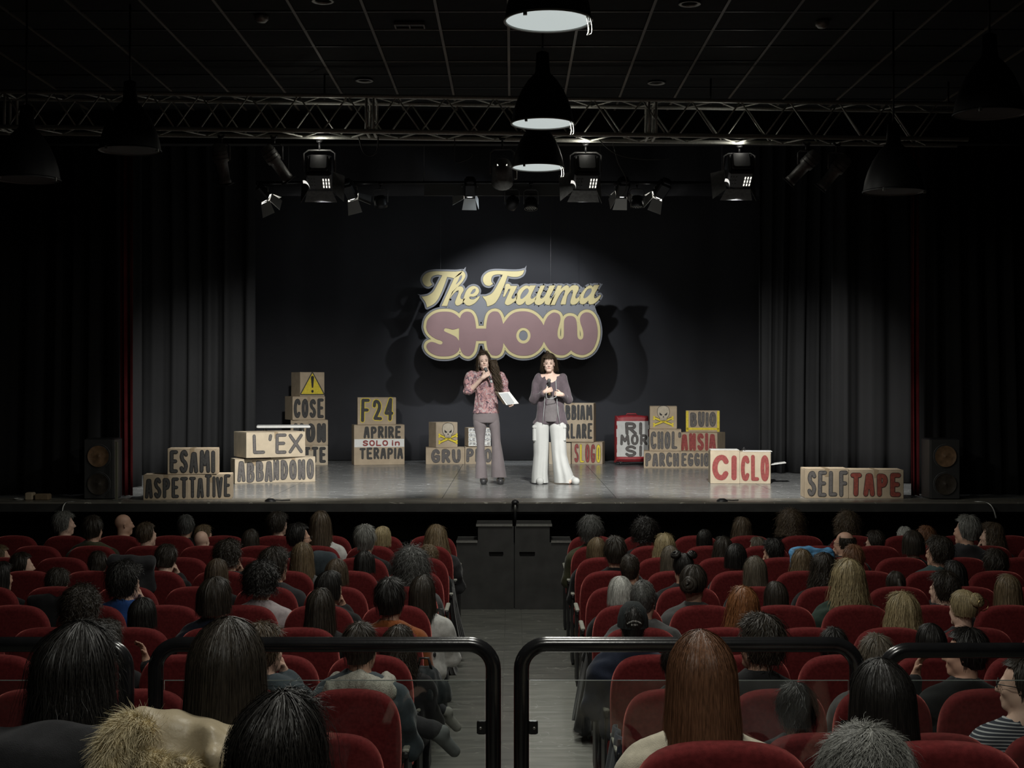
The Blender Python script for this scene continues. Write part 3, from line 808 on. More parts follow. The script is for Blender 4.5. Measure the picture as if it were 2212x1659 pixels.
# ================================================================== lettering
GL = {
 'A': [[(0, 0), (.32, .95), (.68, .95), (1, 0)], [(.16, .36), (.84, .36)]],
 'B': [[(.05, 0), (.05, 1)], [(.05, 1, 1), (.7, .96), (.88, .77), (.7, .56), (.05, .53, 1)], [(.05, .53, 1), (.8, .48), (1, .26), (.8, .04), (.05, 0, 1)]],
 'C': [[(.98, .80), (.72, .99), (.3, .95), (.04, .68), (.04, .32), (.3, .05), (.72, .01), (.98, .2)]],
 'D': [[(.05, 0), (.05, 1)], [(.05, 1, 1), (.6, .95), (.97, .65), (.97, .35), (.6, .05), (.05, 0, 1)]],
 'E': [[(.95, 1), (.05, 1), (.05, 0), (.95, 0)], [(.05, .52), (.8, .52)]],
 'F': [[(.95, 1), (.05, 1), (.05, 0)], [(.05, .52), (.8, .52)]],
 'G': [[(.96, .82), (.7, .99), (.3, .95), (.04, .66), (.04, .32), (.3, .04), (.7, .01), (.96, .16), (.96, .45)], [(.58, .45), (1, .45)]],
 'H': [[(.05, 0), (.05, 1)], [(.95, 0), (.95, 1)], [(.05, .5), (.95, .5)]],
 'I': [[(.5, 0), (.5, 1)]],
 'L': [[(.08, 1), (.08, 0), (.95, 0)]],
 'M': [[(0, 0), (.1, 1), (.5, .35), (.9, 1), (1, 0)]],
 'N': [[(.05, 0), (.05, 1), (.95, 0), (.95, 1)]],
 'O': [[(.5, 1), (.16, .88), (.02, .5), (.16, .12), (.5, 0), (.84, .12), (.98, .5), (.84, .88), (.5, 1)]],
 'P': [[(.05, 0), (.05, 1)], [(.05, 1, 1), (.72, .97), (.95, .76), (.72, .52), (.05, .48, 1)]],
 'R': [[(.05, 0), (.05, 1)], [(.05, 1, 1), (.72, .97), (.93, .77), (.72, .55), (.05, .5, 1)], [(.42, .5), (.98, 0)]],
 'S': [[(.93, .84), (.66, .99), (.26, .95), (.07, .76), (.26, .57), (.72, .44), (.94, .25), (.7, .04), (.3, .01), (.04, .16)]],
 'T': [[(0, 1), (1, 1)], [(.5, 1), (.5, 0)]],
 'U': [[(.05, 1), (.05, .35), (.25, .04), (.5, 0), (.75, .04), (.95, .35), (.95, 1)]],
 'V': [[(0, 1), (.5, 0), (1, 1)]],
 'X': [[(0, 0), (1, 1)], [(0, 1), (1, 0)]],
 'i': [[(.5, 0), (.5, .6)], [(.5, .9), (.5, .95)]],
 'n': [[(.1, 0), (.1, .65)], [(.1, .5), (.4, .68), (.8, .62), (.9, .4), (.9, 0)]],
 'W': [[(0, 1), (.22, 0), (.5, .7), (.78, 0), (1, 1)]],
 '2': [[(.05, .74), (.2, .96), (.55, 1), (.88, .84), (.85, .58), (.45, .28), (.05, .02, 1), (.98, 0)]],
 '4': [[(.72, 0), (.72, 1), (.02, .3), (1, .3)]],
 "'": [[(.6, 1), (.45, .78)]],
 ' ': [],
}
CURVY = set('BCDGOPRSU2n')
def letter_strokes(ch, x0, y0, w, h, jit, r_):
    out = []
    sk = r_.uniform(-jit, jit)
    for st in GL[ch]:
        pts = smoothpath(st, 4) if ch in CURVY and len(st) > 2 else [p[:2] for p in st]
        out.append([(x0 + w * (p[0] + sk * (p[1] - .5)), y0 + h * p[1]) for p in pts])
    return out
def lettering(parent, text, rect, wfrac, fill, outline, M=None, eps=0.002, jit=0.06, seed=1, widths=None, name='lettering', ow=0.008, fills=None):
    """text drawn in the local xz plane (front at y=0, facing -y); rect (x0,z0,x1,z1) metres"""
    r_ = random.Random(seed)
    x0, z0, x1, z1 = rect
    n = len(text)
    adv = [widths.get(c, 1.0) if widths else (0.45 if c in "I'i" else (1.2 if c in 'MW' else (0.4 if c == ' ' else 1.0))) for c in text]
    tot = sum(adv); step = (x1 - x0) / tot
    sw = min(wfrac * (z1 - z0), 0.40 * step)
    T = (lambda p: M @ Vector(p)) if M is not None else (lambda p: p)
    fa = lambda x, y, t: T((x, -eps + t, y))
    fb = lambda x, y, t: T((x, -eps - 0.0012 + t, y))
    cx = x0
    for i, c in enumerate(text):
        w = step * adv[i]
        pad = sw * 0.5 + 0.05 * w
        hj = 1 + r_.uniform(-jit, jit) * 0.6
        zz = z0 + sw * 0.5 + r_.uniform(-jit, jit) * 0.25 * (z1 - z0)
        ss = letter_strokes(c, cx + pad, zz, max(w - 2 * pad, 0.004), (z1 - z0 - sw) * hj, jit, r_)
        cx += w
        if not ss: continue
        A, B = MB(), MB()
        for s_ in ss:
            if outline: A.ribbon2d(s_, sw, fa)
            B.ribbon2d(s_, sw - (2 * ow if outline else 0), fb)
        if outline: A.build('letter_outline', outline, parent)
        B.build('letter', fills[i % len(fills)] if fills else fill, parent)

# ================================================================== cartons
def carton(label, px0, px1, h_px, d, zb, theta=0.0, depth=0.4, m=None, tape=True, flaps=None):
    """front face spans px0..px1 at distance d; returns (root, w, h, top z)"""
    s_ = FPX / d
    th = R(theta)
    w = (px1 - px0) / s_ / math.cos(th)
    h = h_px / s_
    xc = ((px0 + px1) / 2 - CX) / s_
    e = empty('cardboard_box', (xc, d, zb), th)
    m = m or M_CARD
    # body: four walls and a floor, then two top flaps that meet in the middle
    b = MB(); t = 0.005
    b.box((0, depth / 2, h / 2 - 0.004), (w, depth, h - 0.008), bev=0.004)
    b.build('body', m, e)
    hw = w / 2 - 0.002
    for sx in (-1, 1):
        MB().box((sx * (hw / 2 + 0.0006), depth / 2, h - 0.0035), (hw - 0.0012, depth - 0.004, 0.006)).build('top_flap', m, e)
    if tape:
        q = MB()
        q.box((0, depth / 2, h + 0.0002), (0.05, depth - 0.002, 0.001))
        q.box((0, -0.0008, h - 0.045), (0.05, 0.001, 0.09))
        q.build('packing_tape', M_TAPE, e)
    setp(e, label, 'box', 'lettered cardboard boxes')
    return e, w, h, zb + h + 0.0012
dA = 15.69
e, w, h, top = carton('cardboard box lettered ASPET on the stage, far left', 311, 406.5, 54, dA, STAGE_Z, 8, 0.36)
lettering(e, 'ASPET', (-w * .47, h * .06, w * .49, h * .9), .26, M_MARKD, M_MARK, seed=3)
top1 = top
e, w, h, top = carton('cardboard box lettered TATIVE, right of the ASPET box', 408, 499, 54, dA + 0.075, STAGE_Z, 8, 0.36)
lettering(e, 'TATIVE', (-w * .49, h * .08, w * .49, h * .95), .24, M_MARKD, M_MARK, seed=4, jit=0.1)
e, w, h, top = carton('cardboard box lettered ESAMI stacked on two cartons, far left', 363, 467, 56, dA + 0.05, max(top, top1), 6, 0.30)
lettering(e, 'ESAMI', (-w * .47, h * .05, w * .47, h * .93), .26, M_MARKD, M_MARK, seed=5)
dB = 18.3
e, w, h, t1 = carton('cardboard box lettered ABBA, left half of the lower pair', 510, 588, 53, dB, STAGE_Z, 20, 0.36, M_CARD2)
lettering(e, 'ABBA', (-w * .45, h * .05, w * .5, h * .92), .24, M_MARKG, M_MARKD, seed=6, jit=.1)
e, w, h, t2 = carton('cardboard box lettered NDONO, right half of the lower pair', 588.5, 679, 55, dB + 0.19, STAGE_Z, 20, 0.36, M_CARD2)
lettering(e, 'NDONO', (-w * .5, h * .1, w * .48, h * .92), .24, M_MARKG, M_MARKD, seed=7)
e, w, h, t3 = carton("pale cardboard box lettered L'EX on top of a carton pair", 538, 655, 55, dB + 0.05, max(t1, t2), 28, 0.56, M_CARD2)
lettering(e, "L'EX", (-w * .42, h * .14, w * .47, h * .92), .17, M_MARKG, M_MARKD, seed=8, widths={'L': 1.1, "'": .6, 'E': 1.0, 'X': 1.2})
# tower
dC = 22.4
e, w, h, t = carton('cardboard box lettered ETTE, bottom of the tall stack', 636, 707.5, 43, dC, STAGE_Z, 10, 0.45, M_CARD2)
lettering(e, 'ETTE', (-w * .46, h * .12, w * .46, h * .92), .22, M_MARKD, M_MARK, seed=9)
e, w, h, t = carton('cardboard box lettered MON, second from bottom of tall stack', 629, 707.5, 54.5, dC, t, 10, 0.45)
lettering(e, 'MON', (-w * .46, h * .1, w * .47, h * .88), .22, M_MARKD, M_MARK, seed=10)
e, w, h, t = carton('cardboard box lettered COSE under the warning sign box', 634.5, 700, 51, dC + .03, t, 26, 0.42)
lettering(e, 'COSE', (-w * .48, h * .08, w * .48, h * .9), .24, M_MARKD, M_MARK, seed=11)
e, w, h, t = carton('cardboard box with yellow warning triangle topping the tall stack', 650.5, 699, 52, dC + .06, t, 30, 0.40)
tri = [(-w * .46, h * .09), (w * .46, h * .09), (0.0, h * .96)]
MB().ribbon2d(tri, 0.035, lambda x, y, q: (x, -0.0015 + q, y), closed=True).build('triangle_border', M_MARKD, e)
MB().poly([tri], lambda x, y, q: (x, -0.003, y)).build('warning_triangle', M_MARKY, e)
MB().ribbon2d([(0, h * .78), (0, h * .38)], [0.055, 0.028], lambda x, y, q: (x, -0.0045 + q, y)).ribbon2d([(0, h * .2), (0, h * .205)], 0.045, lambda x, y, q: (x, -0.0045 + q, y)).build('exclamation_mark', M_MARK, e)
# F24 / APRIRE
e, w, h, t = carton('cardboard box lettered APRIRE SOLO in TERAPIA under the F24 box', 766, 873, 86.5, 22.5, STAGE_Z, 12, 0.4)
lettering(e, 'APRIRE', (-w * .32, h * .66, w * .44, h * .97), .2, M_MARKD, M_MARK, seed=12, ow=0.004)
MB().box((0.0, -0.001, h * .545), (w * .985, 0.002, h * .2)).build('white_tape', M_WHITE, e)
lettering(e, 'SOLO in', (-w * .34, h * .47, w * .42, h * .62), .24, M_MARKR, None, seed=13, eps=0.004)
lettering(e, 'TERAPIA', (-w * .4, h * .14, w * .48, h * .43), .2, M_MARKD, M_MARK, seed=14, ow=0.004)
e, w, h, t = carton('cardboard box lettered F24 with yellow outlines', 773, 855, 59, 22.55, t, 8, 0.36)
lettering(e, 'F24', (-w * .45, h * .1, w * .47, h * .95), .25, M_MARKD, M_MARKY, seed=15, jit=0.16, ow=0.012)
# centre, behind the performers
d0 = 22.65
e, w, h, t = carton('cardboard box lettered GRU under the left skull box', 920, 1003.5, 36, d0, STAGE_Z, 4, 0.4)
lettering(e, 'GRU', (-w * .38, h * .08, w * .42, h * .92), .24, M_MARKG, M_MARKD, seed=16, ow=0.006)
tg = t
e, w, h, t = carton('cardboard box lettered PPO behind the left performer', 1004.5, 1066, 37, d0 + .05, STAGE_Z, 4, 0.4)
lettering(e, 'PPO', (-w * .48, h * .1, w * .46, h * .92), .22, M_MARKG, M_MARKD, seed=17, ow=0.006)
def skull(e, w, h, cx=0.0, sc=1.0):
    f = lambda dy: (lambda x, y, q: (cx + x * sc, -dy + q, h * .5 + y * sc))
    for pts in ([(-.14, -.12), (.14, -.01)], [(-.14, -.01), (.14, -.12)]):
        MB().ribbon2d(pts, 0.045, f(0.0014)).build('bone_outline', M_MARK, e)
        q = MB().ribbon2d(pts, 0.03, f(0.0026))
        for (x, y) in pts:
            for o in (-.018, .018): q.ribbon2d([(x + (0.012 if x > 0 else -.012), y + o), (x + (0.014 if x > 0 else -.014), y + o)], 0.034, f(0.0027))
        q.build('crossed_bone', M_MARKY, e)
    outline = smoothpath([(0, .19), (.075, .165), (.098, .09), (.08, .025), (.055, 0.0, 1), (.05, -.045, 1), (-.05, -.045, 1), (-.055, 0.0, 1), (-.08, .025), (-.098, .09), (-.075, .165)], 5, True)
    MB().ribbon2d(outline, 0.014, f(0.0034), closed=True).build('skull_outline', M_MARK, e)
    MB().poly([outline], f(0.004)).build('skull', M_SKULL, e)
    q = MB()
    for s_ in (-1, 1):
        q.poly([[(s_ * x, y) for x, y in ((.015, .045), (.065, .085), (.06, .04), (.03, .03))]], f(0.005))
    q.poly([[(0, .03), (.014, .0), (-.014, .0)]], f(0.005))
    for x in (-.025, 0, .025): q.ribbon2d([(x, -.012), (x, -.04)], 0.005, f(0.005))
    q.build('face_drawing', M_MARK, e)
e, w, h, t = carton('cardboard box with drawn skull left of the performers', 942.5, 988, 54.5, d0 + .05, tg, 24, 0.34)
skull(e, w, h, 0.02, 1.0)
e, w, h, t = carton('white taped box printed FRAGILE behind the left performer', 1012, 1060, 40, d0 + .1, STAGE_Z + .289, 12, 0.36, M_CARD)
for k in range(4):
    z = h * (.13 + .245 * k)
    MB().box((0, -0.001, z), (w * .99, 0.002, h * .225)).build('white_tape', M_WHITE, e)
    lettering(e, ['FRAGILE', 'LE FRAGI', 'GILE FRA', 'FRAGILE'][k], (-w * .46, z - h * .07, w * .48, z + h * .07), .16, M_MARKG, None, seed=20 + k, eps=0.003, jit=0.0)
e, w, h, t = carton('plain cardboard box behind the right performer', 1186, 1233, 46, d0, STAGE_Z, 0, 0.4, M_CARD2)
e, w, h, t = carton('cardboard box lettered SLOGO in red and yellow', 1234.5, 1301, 48, d0 + .02, STAGE_Z, -9, 0.42)
lettering(e, 'SLOGO', (-w * .42, h * .06, w * .46, h * .92), .2, None, M_MARKD, seed=25, ow=0.005, fills=[M_MARKR, M_MARKY, M_MARKR, M_MARKR, M_MARKY])
e, w, h, t = carton('cardboard box lettered DOBBIAM PARLARE beside the right performer', 1193, 1282, 84, d0 + .04, t, -9, 0.36)
lettering(e, 'DOBBIAM', (-w * .48, h * .56, w * .48, h * .95), .22, M_MARKD, M_MARK, seed=26, ow=0.005)
lettering(e, 'PARLARE', (-w * .48, h * .08, w * .48, h * .48), .2, M_MARKD, M_MARK, seed=27, ow=0.005)
# right group
dR = 21.6
e, w, h, t1 = carton('cardboard box lettered PARCH, right part of the stage', 1391, 1469, 37, dR, STAGE_Z, -6, 0.42)
lettering(e, 'PARCH', (-w * .47, h * .1, w * .48, h * .92), .22, M_MARKG, M_MARKD, seed=28, ow=0.006)
e, w, h, t2 = carton('cardboard box lettered EGGIO, right of the PARCH box', 1470, 1535, 37, dR - .06, STAGE_Z, -9, 0.42)
lettering(e, 'EGGIO', (-w * .48, h * .12, w * .46, h * .9), .2, M_MARKG, M_MARKD, seed=29, ow=0.006)
tt = max(t1, t2)
e, w, h, t3 = carton("cardboard box lettered CHOL' under the right skull box", 1403, 1471, 47, dR + .02, tt, -6, 0.4)
lettering(e, "CHOL'", (-w * .48, h * .08, w * .5, h * .9), .24, M_MARKG, M_MARKD, seed=30, ow=0.007)
e, w, h, t4 = carton('cardboard box lettered ANSIA in red under the BUIO box', 1472, 1547, 40, dR + .0, tt, -24, 0.46)
lettering(e, 'ANSIA', (-w * .5, h * .02, w * .48, h * .97), .2, M_MARKR, M_MARKR2, seed=31, ow=0.004)
e, w, h, t = carton('cardboard box with drawn skull right of the red suitcase', 1404, 1462, 49.5, dR + .1, t3, -4, 0.34)
skull(e, w, h, 0.0, 0.95)
e, w, h, t = carton('cardboard box lettered BUIO framed with yellow tape', 1482, 1554, 46.5, dR + .15, t4, -6, 0.34)
q = MB()
for c_, s_ in (((-w * .46, h * .5), (.04, h * .96)), ((w * .46, h * .5), (.04, h * .96)), ((0, h * .15), (w * .97, .035))): q.box((c_[0], -0.001, c_[1]), (s_[0], 0.002, s_[1]))
q.build('yellow_tape', M_MARKY, e)
lettering(e, 'BUIO', (-w * .39, h * .24, w * .41, h * .94), .24, M_MARKG, M_MARKD, seed=32, eps=0.003, ow=0.007)
dK = 18.25
e, w, h, t = carton('pale cardboard box lettered CI in red with open white top', 1534.7, 1597.5, 72, dK, STAGE_Z, -4, 0.36, M_CARD2, tape=False)
lettering(e, 'CI', (-w * .47, h * .1, w * .45, h * .86), .21, M_MARKR, None, seed=33)
MB().box((0, .18, h + 0.004), (w * .96, .33, 0.006)).build('white_lid', M_WHITE, e)
e, w, h, t = carton('pale cardboard box lettered CLO in red with a white flap', 1598.5, 1664, 69, dK - .02, STAGE_Z, -7, 0.36, M_CARD2, tape=False)
lettering(e, 'CLO', (-w * .48, h * .08, w * .47, h * .88), .21, M_MARKR, M_MARKR2, seed=34, ow=0.004)
MB().box((.03, .18, h + 0.004), (w * .96, .33, 0.006)).build('white_lid', M_WHITE, e)
MB().box((w / 2 + .105, .2, h * .62), (.20, .26, 0.008), M=Matrix.Rotation(R(-8), 3, 'Y')).build('open_side_flap', M_WHITE, e)
MB().box((w / 2 + .003, .18, h * .82), (.004, .30, h * .32)).build('white_patch', M_WHITE, e)
dS = 15.9
e, w, h, t = carton('cardboard box lettered SELF at the right front of the stage', 1740, 1833, 64, dS, STAGE_Z, -3, 0.36)
lettering(e, 'SELF', (-w * .47, h * .06, w * .5, h * .92), .25, M_MARKG, M_MARKD, seed=35, jit=.09)
e, w, h, t = carton('cardboard box lettered TAPE in red at the right front of stage', 1834.5, 1951, 62, dS - .03, STAGE_Z, -4, 0.36)
lettering(e, 'TAPE', (-w * .49, h * .06, w * .47, h * .9), .26, M_MARKR2, M_MARK, seed=36, jit=.05, ow=0.006)
# ------------------------------------------------------------------ small items on the props
b_ = at(1606, 968, 18.35)
setp(MB().tube([(b_.x - .02, 18.35, STAGE_Z + .438), (b_.x + .005, 18.33, STAGE_Z + .47), (b_.x + .02, 18.36, STAGE_Z + .44)], 0.012, 6).build('black_clip', M_PLASTIC, None, True), 'small black clip on top between the CI and CLO boxes', 'clip')
# ------------------------------------------------------------------ white folding table
p = at(612, 921, 19.6)
tb = empty('folding_table', (p.x, 19.6, STAGE_Z), R(10))
tz = p.z - STAGE_Z
MB().box((0, 0, tz), (.74, .62, .03), bev=.008).build('table_top', M_WHITE, tb)
for sx in (-.26, .26):
    MB().tube([(sx, -.24, tz - .016), (sx, .22, 0.012)], .012, 8).build('leg', M_ALU, tb, True)
    MB().tube([(sx * .93, .24, tz - .016), (sx * .93, -.22, 0.012)], .012, 8).build('leg', M_ALU, tb, True)
for y in (-.22, .22): MB().tube([(-.26, y, .03), (.26, y, .03)], .010, 8).build('foot_bar', M_ALU, tb, True)
setp(tb, "white topped folding table behind the L'EX box", 'table')
# ------------------------------------------------------------------ red suitcase
p0, p1 = at(1331, 1003, 22.4), at(1402, 1003, 22.4)
w = p1.x - p0.x; hh = 108 / FPX * 22.4
sc = empty('red_suitcase', ((p0.x + p1.x) / 2, 22.4, STAGE_Z), R(3))
M_CASE = mat('red_suitcase_fabric', (0.30, 0.02, 0.028), 0.5, var=.2, vscale=20)
ol = smoothpath([(-w / 2, .10), (-w / 2, hh * .9), (-w / 2 + .05, hh - .015), (0, hh), (w / 2 - .05, hh - .015), (w / 2, hh * .9), (w / 2, .10), (w / 2 - .03, .055), (-w / 2 + .03, .055)], 5, True)
def shell(ol, y0, y1, r_):
    c = np.mean(np.array(ol), 0)
    q = MB(); n = len(ol); ins = lambda k: [(c[0] + (x - c[0]) * k, c[1] + (y - c[1]) * k) for x, y in ol]
    rings = [(ins(.9), y0), (ins(.97), y0 + .012), (ol, y0 + r_), (ol, y1 - r_), (ins(.97), y1 - .012), (ins(.9), y1)]
    v = [(x, yy, z) for L, yy in rings for x, z in L]
    f = [(k * n + i, k * n + (i + 1) % n, (k + 1) * n + (i + 1) % n, (k + 1) * n + i) for k in range(5) for i in range(n)]
    f += [tuple(range(n - 1, -1, -1)), tuple(5 * n + i for i in range(n))]
    return q.add(v, f)
shell(ol, 0, .26, .04).build('body', M_CASE, sc, True)
for x in (-w * .36, w * .36):
    MB().lathe([(.001, -.016), (.03, -.016), (.034, 0), (.03, .016), (.001, .016)], 14, c=(x, .04, .034), M=Matrix.Rotation(R(90), 3, 'Y')).build('wheel', M_PLASTIC, sc, True)
    MB().box((x, .05, .06), (.05, .05, .03)).build('wheel_housing', M_PLASTIC, sc)
MB().tube([(-.09, .13, hh - .01), (-.07, .13, hh + .02), (.07, .13, hh + .02), (.09, .13, hh - .01)], .012, 8).build('carry_handle', M_CASE, sc, True)
q = MB()
r_ = random.Random(3)
for k in range(9):
    z = .14 + (hh * .88 - .14) / 9 * (k + .5)
    q.box((r_.uniform(-.006, .012), -0.003 - .0006 * (k % 2), z), (w * .97, .004, (hh * .88 - .14) / 9 + .004))
q.build('white_wrapping_tape', mat('glossy_white_tape', (.60, .60, .58), .25, var=.08, vscale=12), sc)
for txt, a, b, sd in (('RI', .6, .86, 40), ('MOR', .40, .62, 41), ('SI', .17, .40, 42)):
    ww = .30 if len(txt) == 2 else .44
    lettering(sc, txt, (-w * ww + .02, hh * a, w * ww + .02, hh * b), .24, M_MARKG, M_MARKD, seed=sd, eps=.0065, ow=.006)
setp(sc, 'upright red suitcase wrapped in white tape lettered RI MOR SI', 'suitcase')

# ================================================================== hanging logo
LD = 22.95
LS = LD / FPX / 9.217
def lp(x, y): return (x, y)
def lfn(dy):
    ox, oz = at(890, 560, LD).x, at(890, 560, LD).z
    return lambda x, y, t: (ox + x * LS, LD - dy + t, oz - y * LS)
BO = 1751
def off(pts, ox=0, oy=0): return [(p[0] + ox, p[1] + oy, *p[2:]) for p in pts]
SCRIPT = []   # (outer, holes)
SCRIPT.append(([(405, 500, 1), (330, 545), (255, 515), (207, 430), (222, 350), (300, 275), (425, 243), (600, 243), (850, 248), (930, 243), (1010, 235, 1), (960, 300), (840, 378, 1), (700, 350, 1), (640, 520), (570, 690), (500, 820), (420, 900), (300, 960, 1), (270, 860), (190, 745, 1), (300, 730), (390, 680), (450, 610), (520, 480), (605, 320, 1), (500, 308), (400, 345), (365, 420), (382, 478)], []))
SCRIPT.append(([(840, 378, 1), (590, 930, 1), (700, 930, 1), (735, 820), (790, 700), (850, 610), (915, 545), (985, 470), (1035, 400), (1062, 330), (1045, 270), (1010, 235, 1), (930, 290)], [[(992, 318), (950, 350), (915, 430), (872, 505), (930, 455), (985, 390)]]))
SCRIPT.append(([(735, 810, 1), (800, 720), (870, 645), (922, 620), (930, 660), (880, 790), (858, 860), (880, 915), (940, 915), (1010, 860), (1060, 780, 1), (1000, 797), (965, 770), (980, 700), (1025, 620), (1010, 560), (960, 540), (890, 565), (800, 650, 1)], []))
SCRIPT.append(([(1010, 850, 1), (1045, 720), (1090, 620), (1160, 552), (1240, 535), (1310, 570), (1335, 640), (1300, 705), (1230, 745), (1165, 742), (1137, 760), (1160, 795), (1230, 800), (1295, 762), (1335, 735, 1), (1352, 745, 1), (1310, 810), (1240, 880), (1150, 922), (1080, 910), (1045, 870)], [[(1265, 592), (1222, 600), (1183, 650), (1165, 690), (1215, 686), (1260, 640)]]))
SCRIPT.append(([(1610, 490, 1), (1540, 530), (1460, 508), (1415, 430), (1430, 340), (1510, 265), (1620, 235), (1750, 232), (1900, 240), (2060, 243), (2160, 235), (2232, 218, 1), (2222, 260), (2190, 310), (2120, 345), (2040, 353), (1960, 345), (1900, 330, 1), (1860, 450), (1800, 600), (1740, 740), (1670, 850), (1600, 905), (1500, 940, 1), (1475, 840), (1400, 740, 1), (1480, 735), (1580, 690), (1640, 620), (1720, 480), (1810, 310, 1), (1720, 300), (1620, 320), (1580, 380), (1580, 450)], []))
SCRIPT.append((off([(105, 530), (118, 500), (150, 488), (190, 500), (208, 533, 1), (342, 535, 1), (310, 600), (250, 715), (228, 765), (252, 792), (300, 768), (350, 690, 1), (335, 800, 1), (280, 850), (200, 902), (140, 912), (100, 880), (112, 825), (175, 680), (212, 590, 1), (172, 592, 1), (92, 745, 1), (58, 745, 1), (90, 640)], BO), []))
SCRIPT.append((off([(335, 720), (370, 630), (440, 560), (520, 524), (588, 545, 1), (600, 525, 1), (715, 525, 1), (690, 570), (622, 710), (612, 775), (650, 788), (725, 730, 1), (705, 815), (640, 880), (560, 912), (515, 890), (508, 832, 1), (450, 890), (380, 912), (333, 880), (322, 800)], BO), [off([(560, 592), (520, 586), (450, 650), (410, 730), (410, 783), (450, 785), (530, 710), (573, 640)], BO)]))
SCRIPT.append((off([(810, 525, 1), (900, 525, 1), (850, 630), (802, 740), (815, 782), (860, 765), (910, 700), (990, 525, 1), (1100, 525, 1), (1040, 650), (990, 745), (1002, 782), (1045, 770), (1110, 680, 1), (1010, 905, 1), (940, 908), (893, 880), (893, 828, 1), (850, 880), (780, 912), (712, 895), (692, 840), (725, 730)], BO), []))
SCRIPT.append((off([(1150, 525, 1), (1235, 525, 1), (1207, 600, 1), (1270, 545), (1330, 520), (1372, 545), (1372, 580, 1), (1430, 530), (1500, 520), (1555, 540), (1565, 600), (1520, 690), (1502, 750), (1517, 782), (1560, 760), (1610, 690, 1), (1585, 815, 1), (1540, 870), (1470, 905), (1415, 890), (1405, 830), (1450, 680), (1445, 614), (1400, 640), (1340, 730), (1305, 900, 1), (1205, 900, 1), (1240, 790), (1285, 690), (1294, 617), (1240, 640), (1170, 740), (1090, 910, 1), (985, 910, 1)], BO), []))
SCRIPT.append((off([(1585, 780), (1610, 700), (1680, 600), (1760, 532), (1820, 525), (1850, 557, 1), (1875, 515, 1), (1980, 515, 1), (1940, 590), (1882, 700), (1877, 768), (1910, 775), (1960, 740), (1990, 705, 1), (2012, 730, 1), (1960, 810), (1880, 880), (1800, 900), (1765, 870), (1760, 822, 1), (1700, 880), (1640, 898), (1592, 870)], BO), [off([(1800, 582), (1740, 602), (1682, 690), (1662, 768), (1710, 770), (1780, 710), (1823, 640), (1823, 592)], BO)]))
PLUM = off([(285, 490), (310, 380), (400, 280), (520, 225), (650, 212), (780, 225), (880, 275), (955, 345, 1), (985, 275), (1040, 225), (1110, 212), (1180, 235), (1235, 310), (1265, 430), (1278, 550, 1), (1475, 550, 1), (1488, 420), (1520, 290), (1580, 225), (1650, 207), (1720, 225), (1770, 300), (1800, 400), (1815, 460, 1),
    (1865, 390), (1950, 290), (2060, 225), (2212, 205), (2350, 225), (2470, 290), (2570, 400), (2621, 485, 1), (2650, 400), (2710, 300), (2790, 240), (2850, 232), (2920, 260), (2955, 330), (2940, 430), (2905, 560), (2896, 660), (2910, 730), (2960, 766), (3010, 730), (3022, 650), (3022, 500), (3030, 380), (3080, 312), (3155, 297), (3230, 320), (3270, 390), (3285, 520), (3290, 680), (3310, 745), (3355, 770), (3400, 740), (3412, 660), (3390, 550), (3352, 440), (3345, 340), (3390, 260), (3470, 227), (3560, 250), (3640, 350), (3685, 500), (3695, 650), (3670, 800), (3610, 940), (3520, 1030), (3400, 1075), (3280, 1055), (3210, 1020), (3162, 980, 1),
    (3110, 1030), (3040, 1070), (2960, 1080), (2860, 1060), (2770, 1010), (2690, 920), (2625, 805, 1), (2580, 900), (2490, 1000), (2370, 1070), (2212, 1090), (2080, 1070), (1960, 1010), (1880, 920), (1822, 835, 1), (1805, 930), (1770, 1030), (1710, 1080), (1650, 1088), (1580, 1070), (1520, 990), (1490, 890), (1480, 795, 1), (1278, 795, 1), (1260, 900), (1230, 1010), (1170, 1080), (1110, 1098), (1040, 1075), (985, 1010), (950, 915, 1), (930, 990), (850, 1060), (750, 1095), (640, 1102), (500, 1090), (370, 1030), (300, 950), (288, 890), (320, 840), (390, 815), (460, 830), (540, 862), (590, 860), (610, 825), (590, 795), (500, 765), (400, 710), (320, 630), (285, 540)], 0, 830)
SLIT = off([(640, 572), (660, 545), (720, 548), (820, 570), (938, 540, 1), (936, 795, 1), (880, 720), (780, 665), (680, 620), (640, 595)], 0, 830)
def ell(cx, cy, rx, ry, n=28): return [(cx + rx * math.cos(2 * math.pi * k / n), cy + ry * math.sin(2 * math.pi * k / n)) for k in range(n)]
M_CREAM = mat('cream_paint', (0.44, 0.37, 0.18), 0.6, var=.04, vscale=4)
M_PLUM = mat('plum_paint', (0.19, 0.112, 0.110), 0.6, var=.05, vscale=4)
M_LGREY = mat('blue_grey_paint', (0.125, 0.127, 0.138), 0.55, var=.05, vscale=4)
M_OLIVE = mat('olive_line_paint', (0.09, 0.083, 0.05), 0.6)
logo = empty('show_logo_sign', at(1106, 690, LD))
def lput(mb, name, m):
    o = mb.build(name, m)
    o.parent = logo
    o.matrix_parent_inverse = Matrix.Translation(-Vector(logo.location))
    return o
sc_s = [(smoothpath(o_, 4, True), [smoothpath(h_, 4, True) for h_ in hs]) for o_, hs in SCRIPT]
plum_s = smoothpath(PLUM, 4, True)
slit_s = smoothpath(SLIT, 5, True)
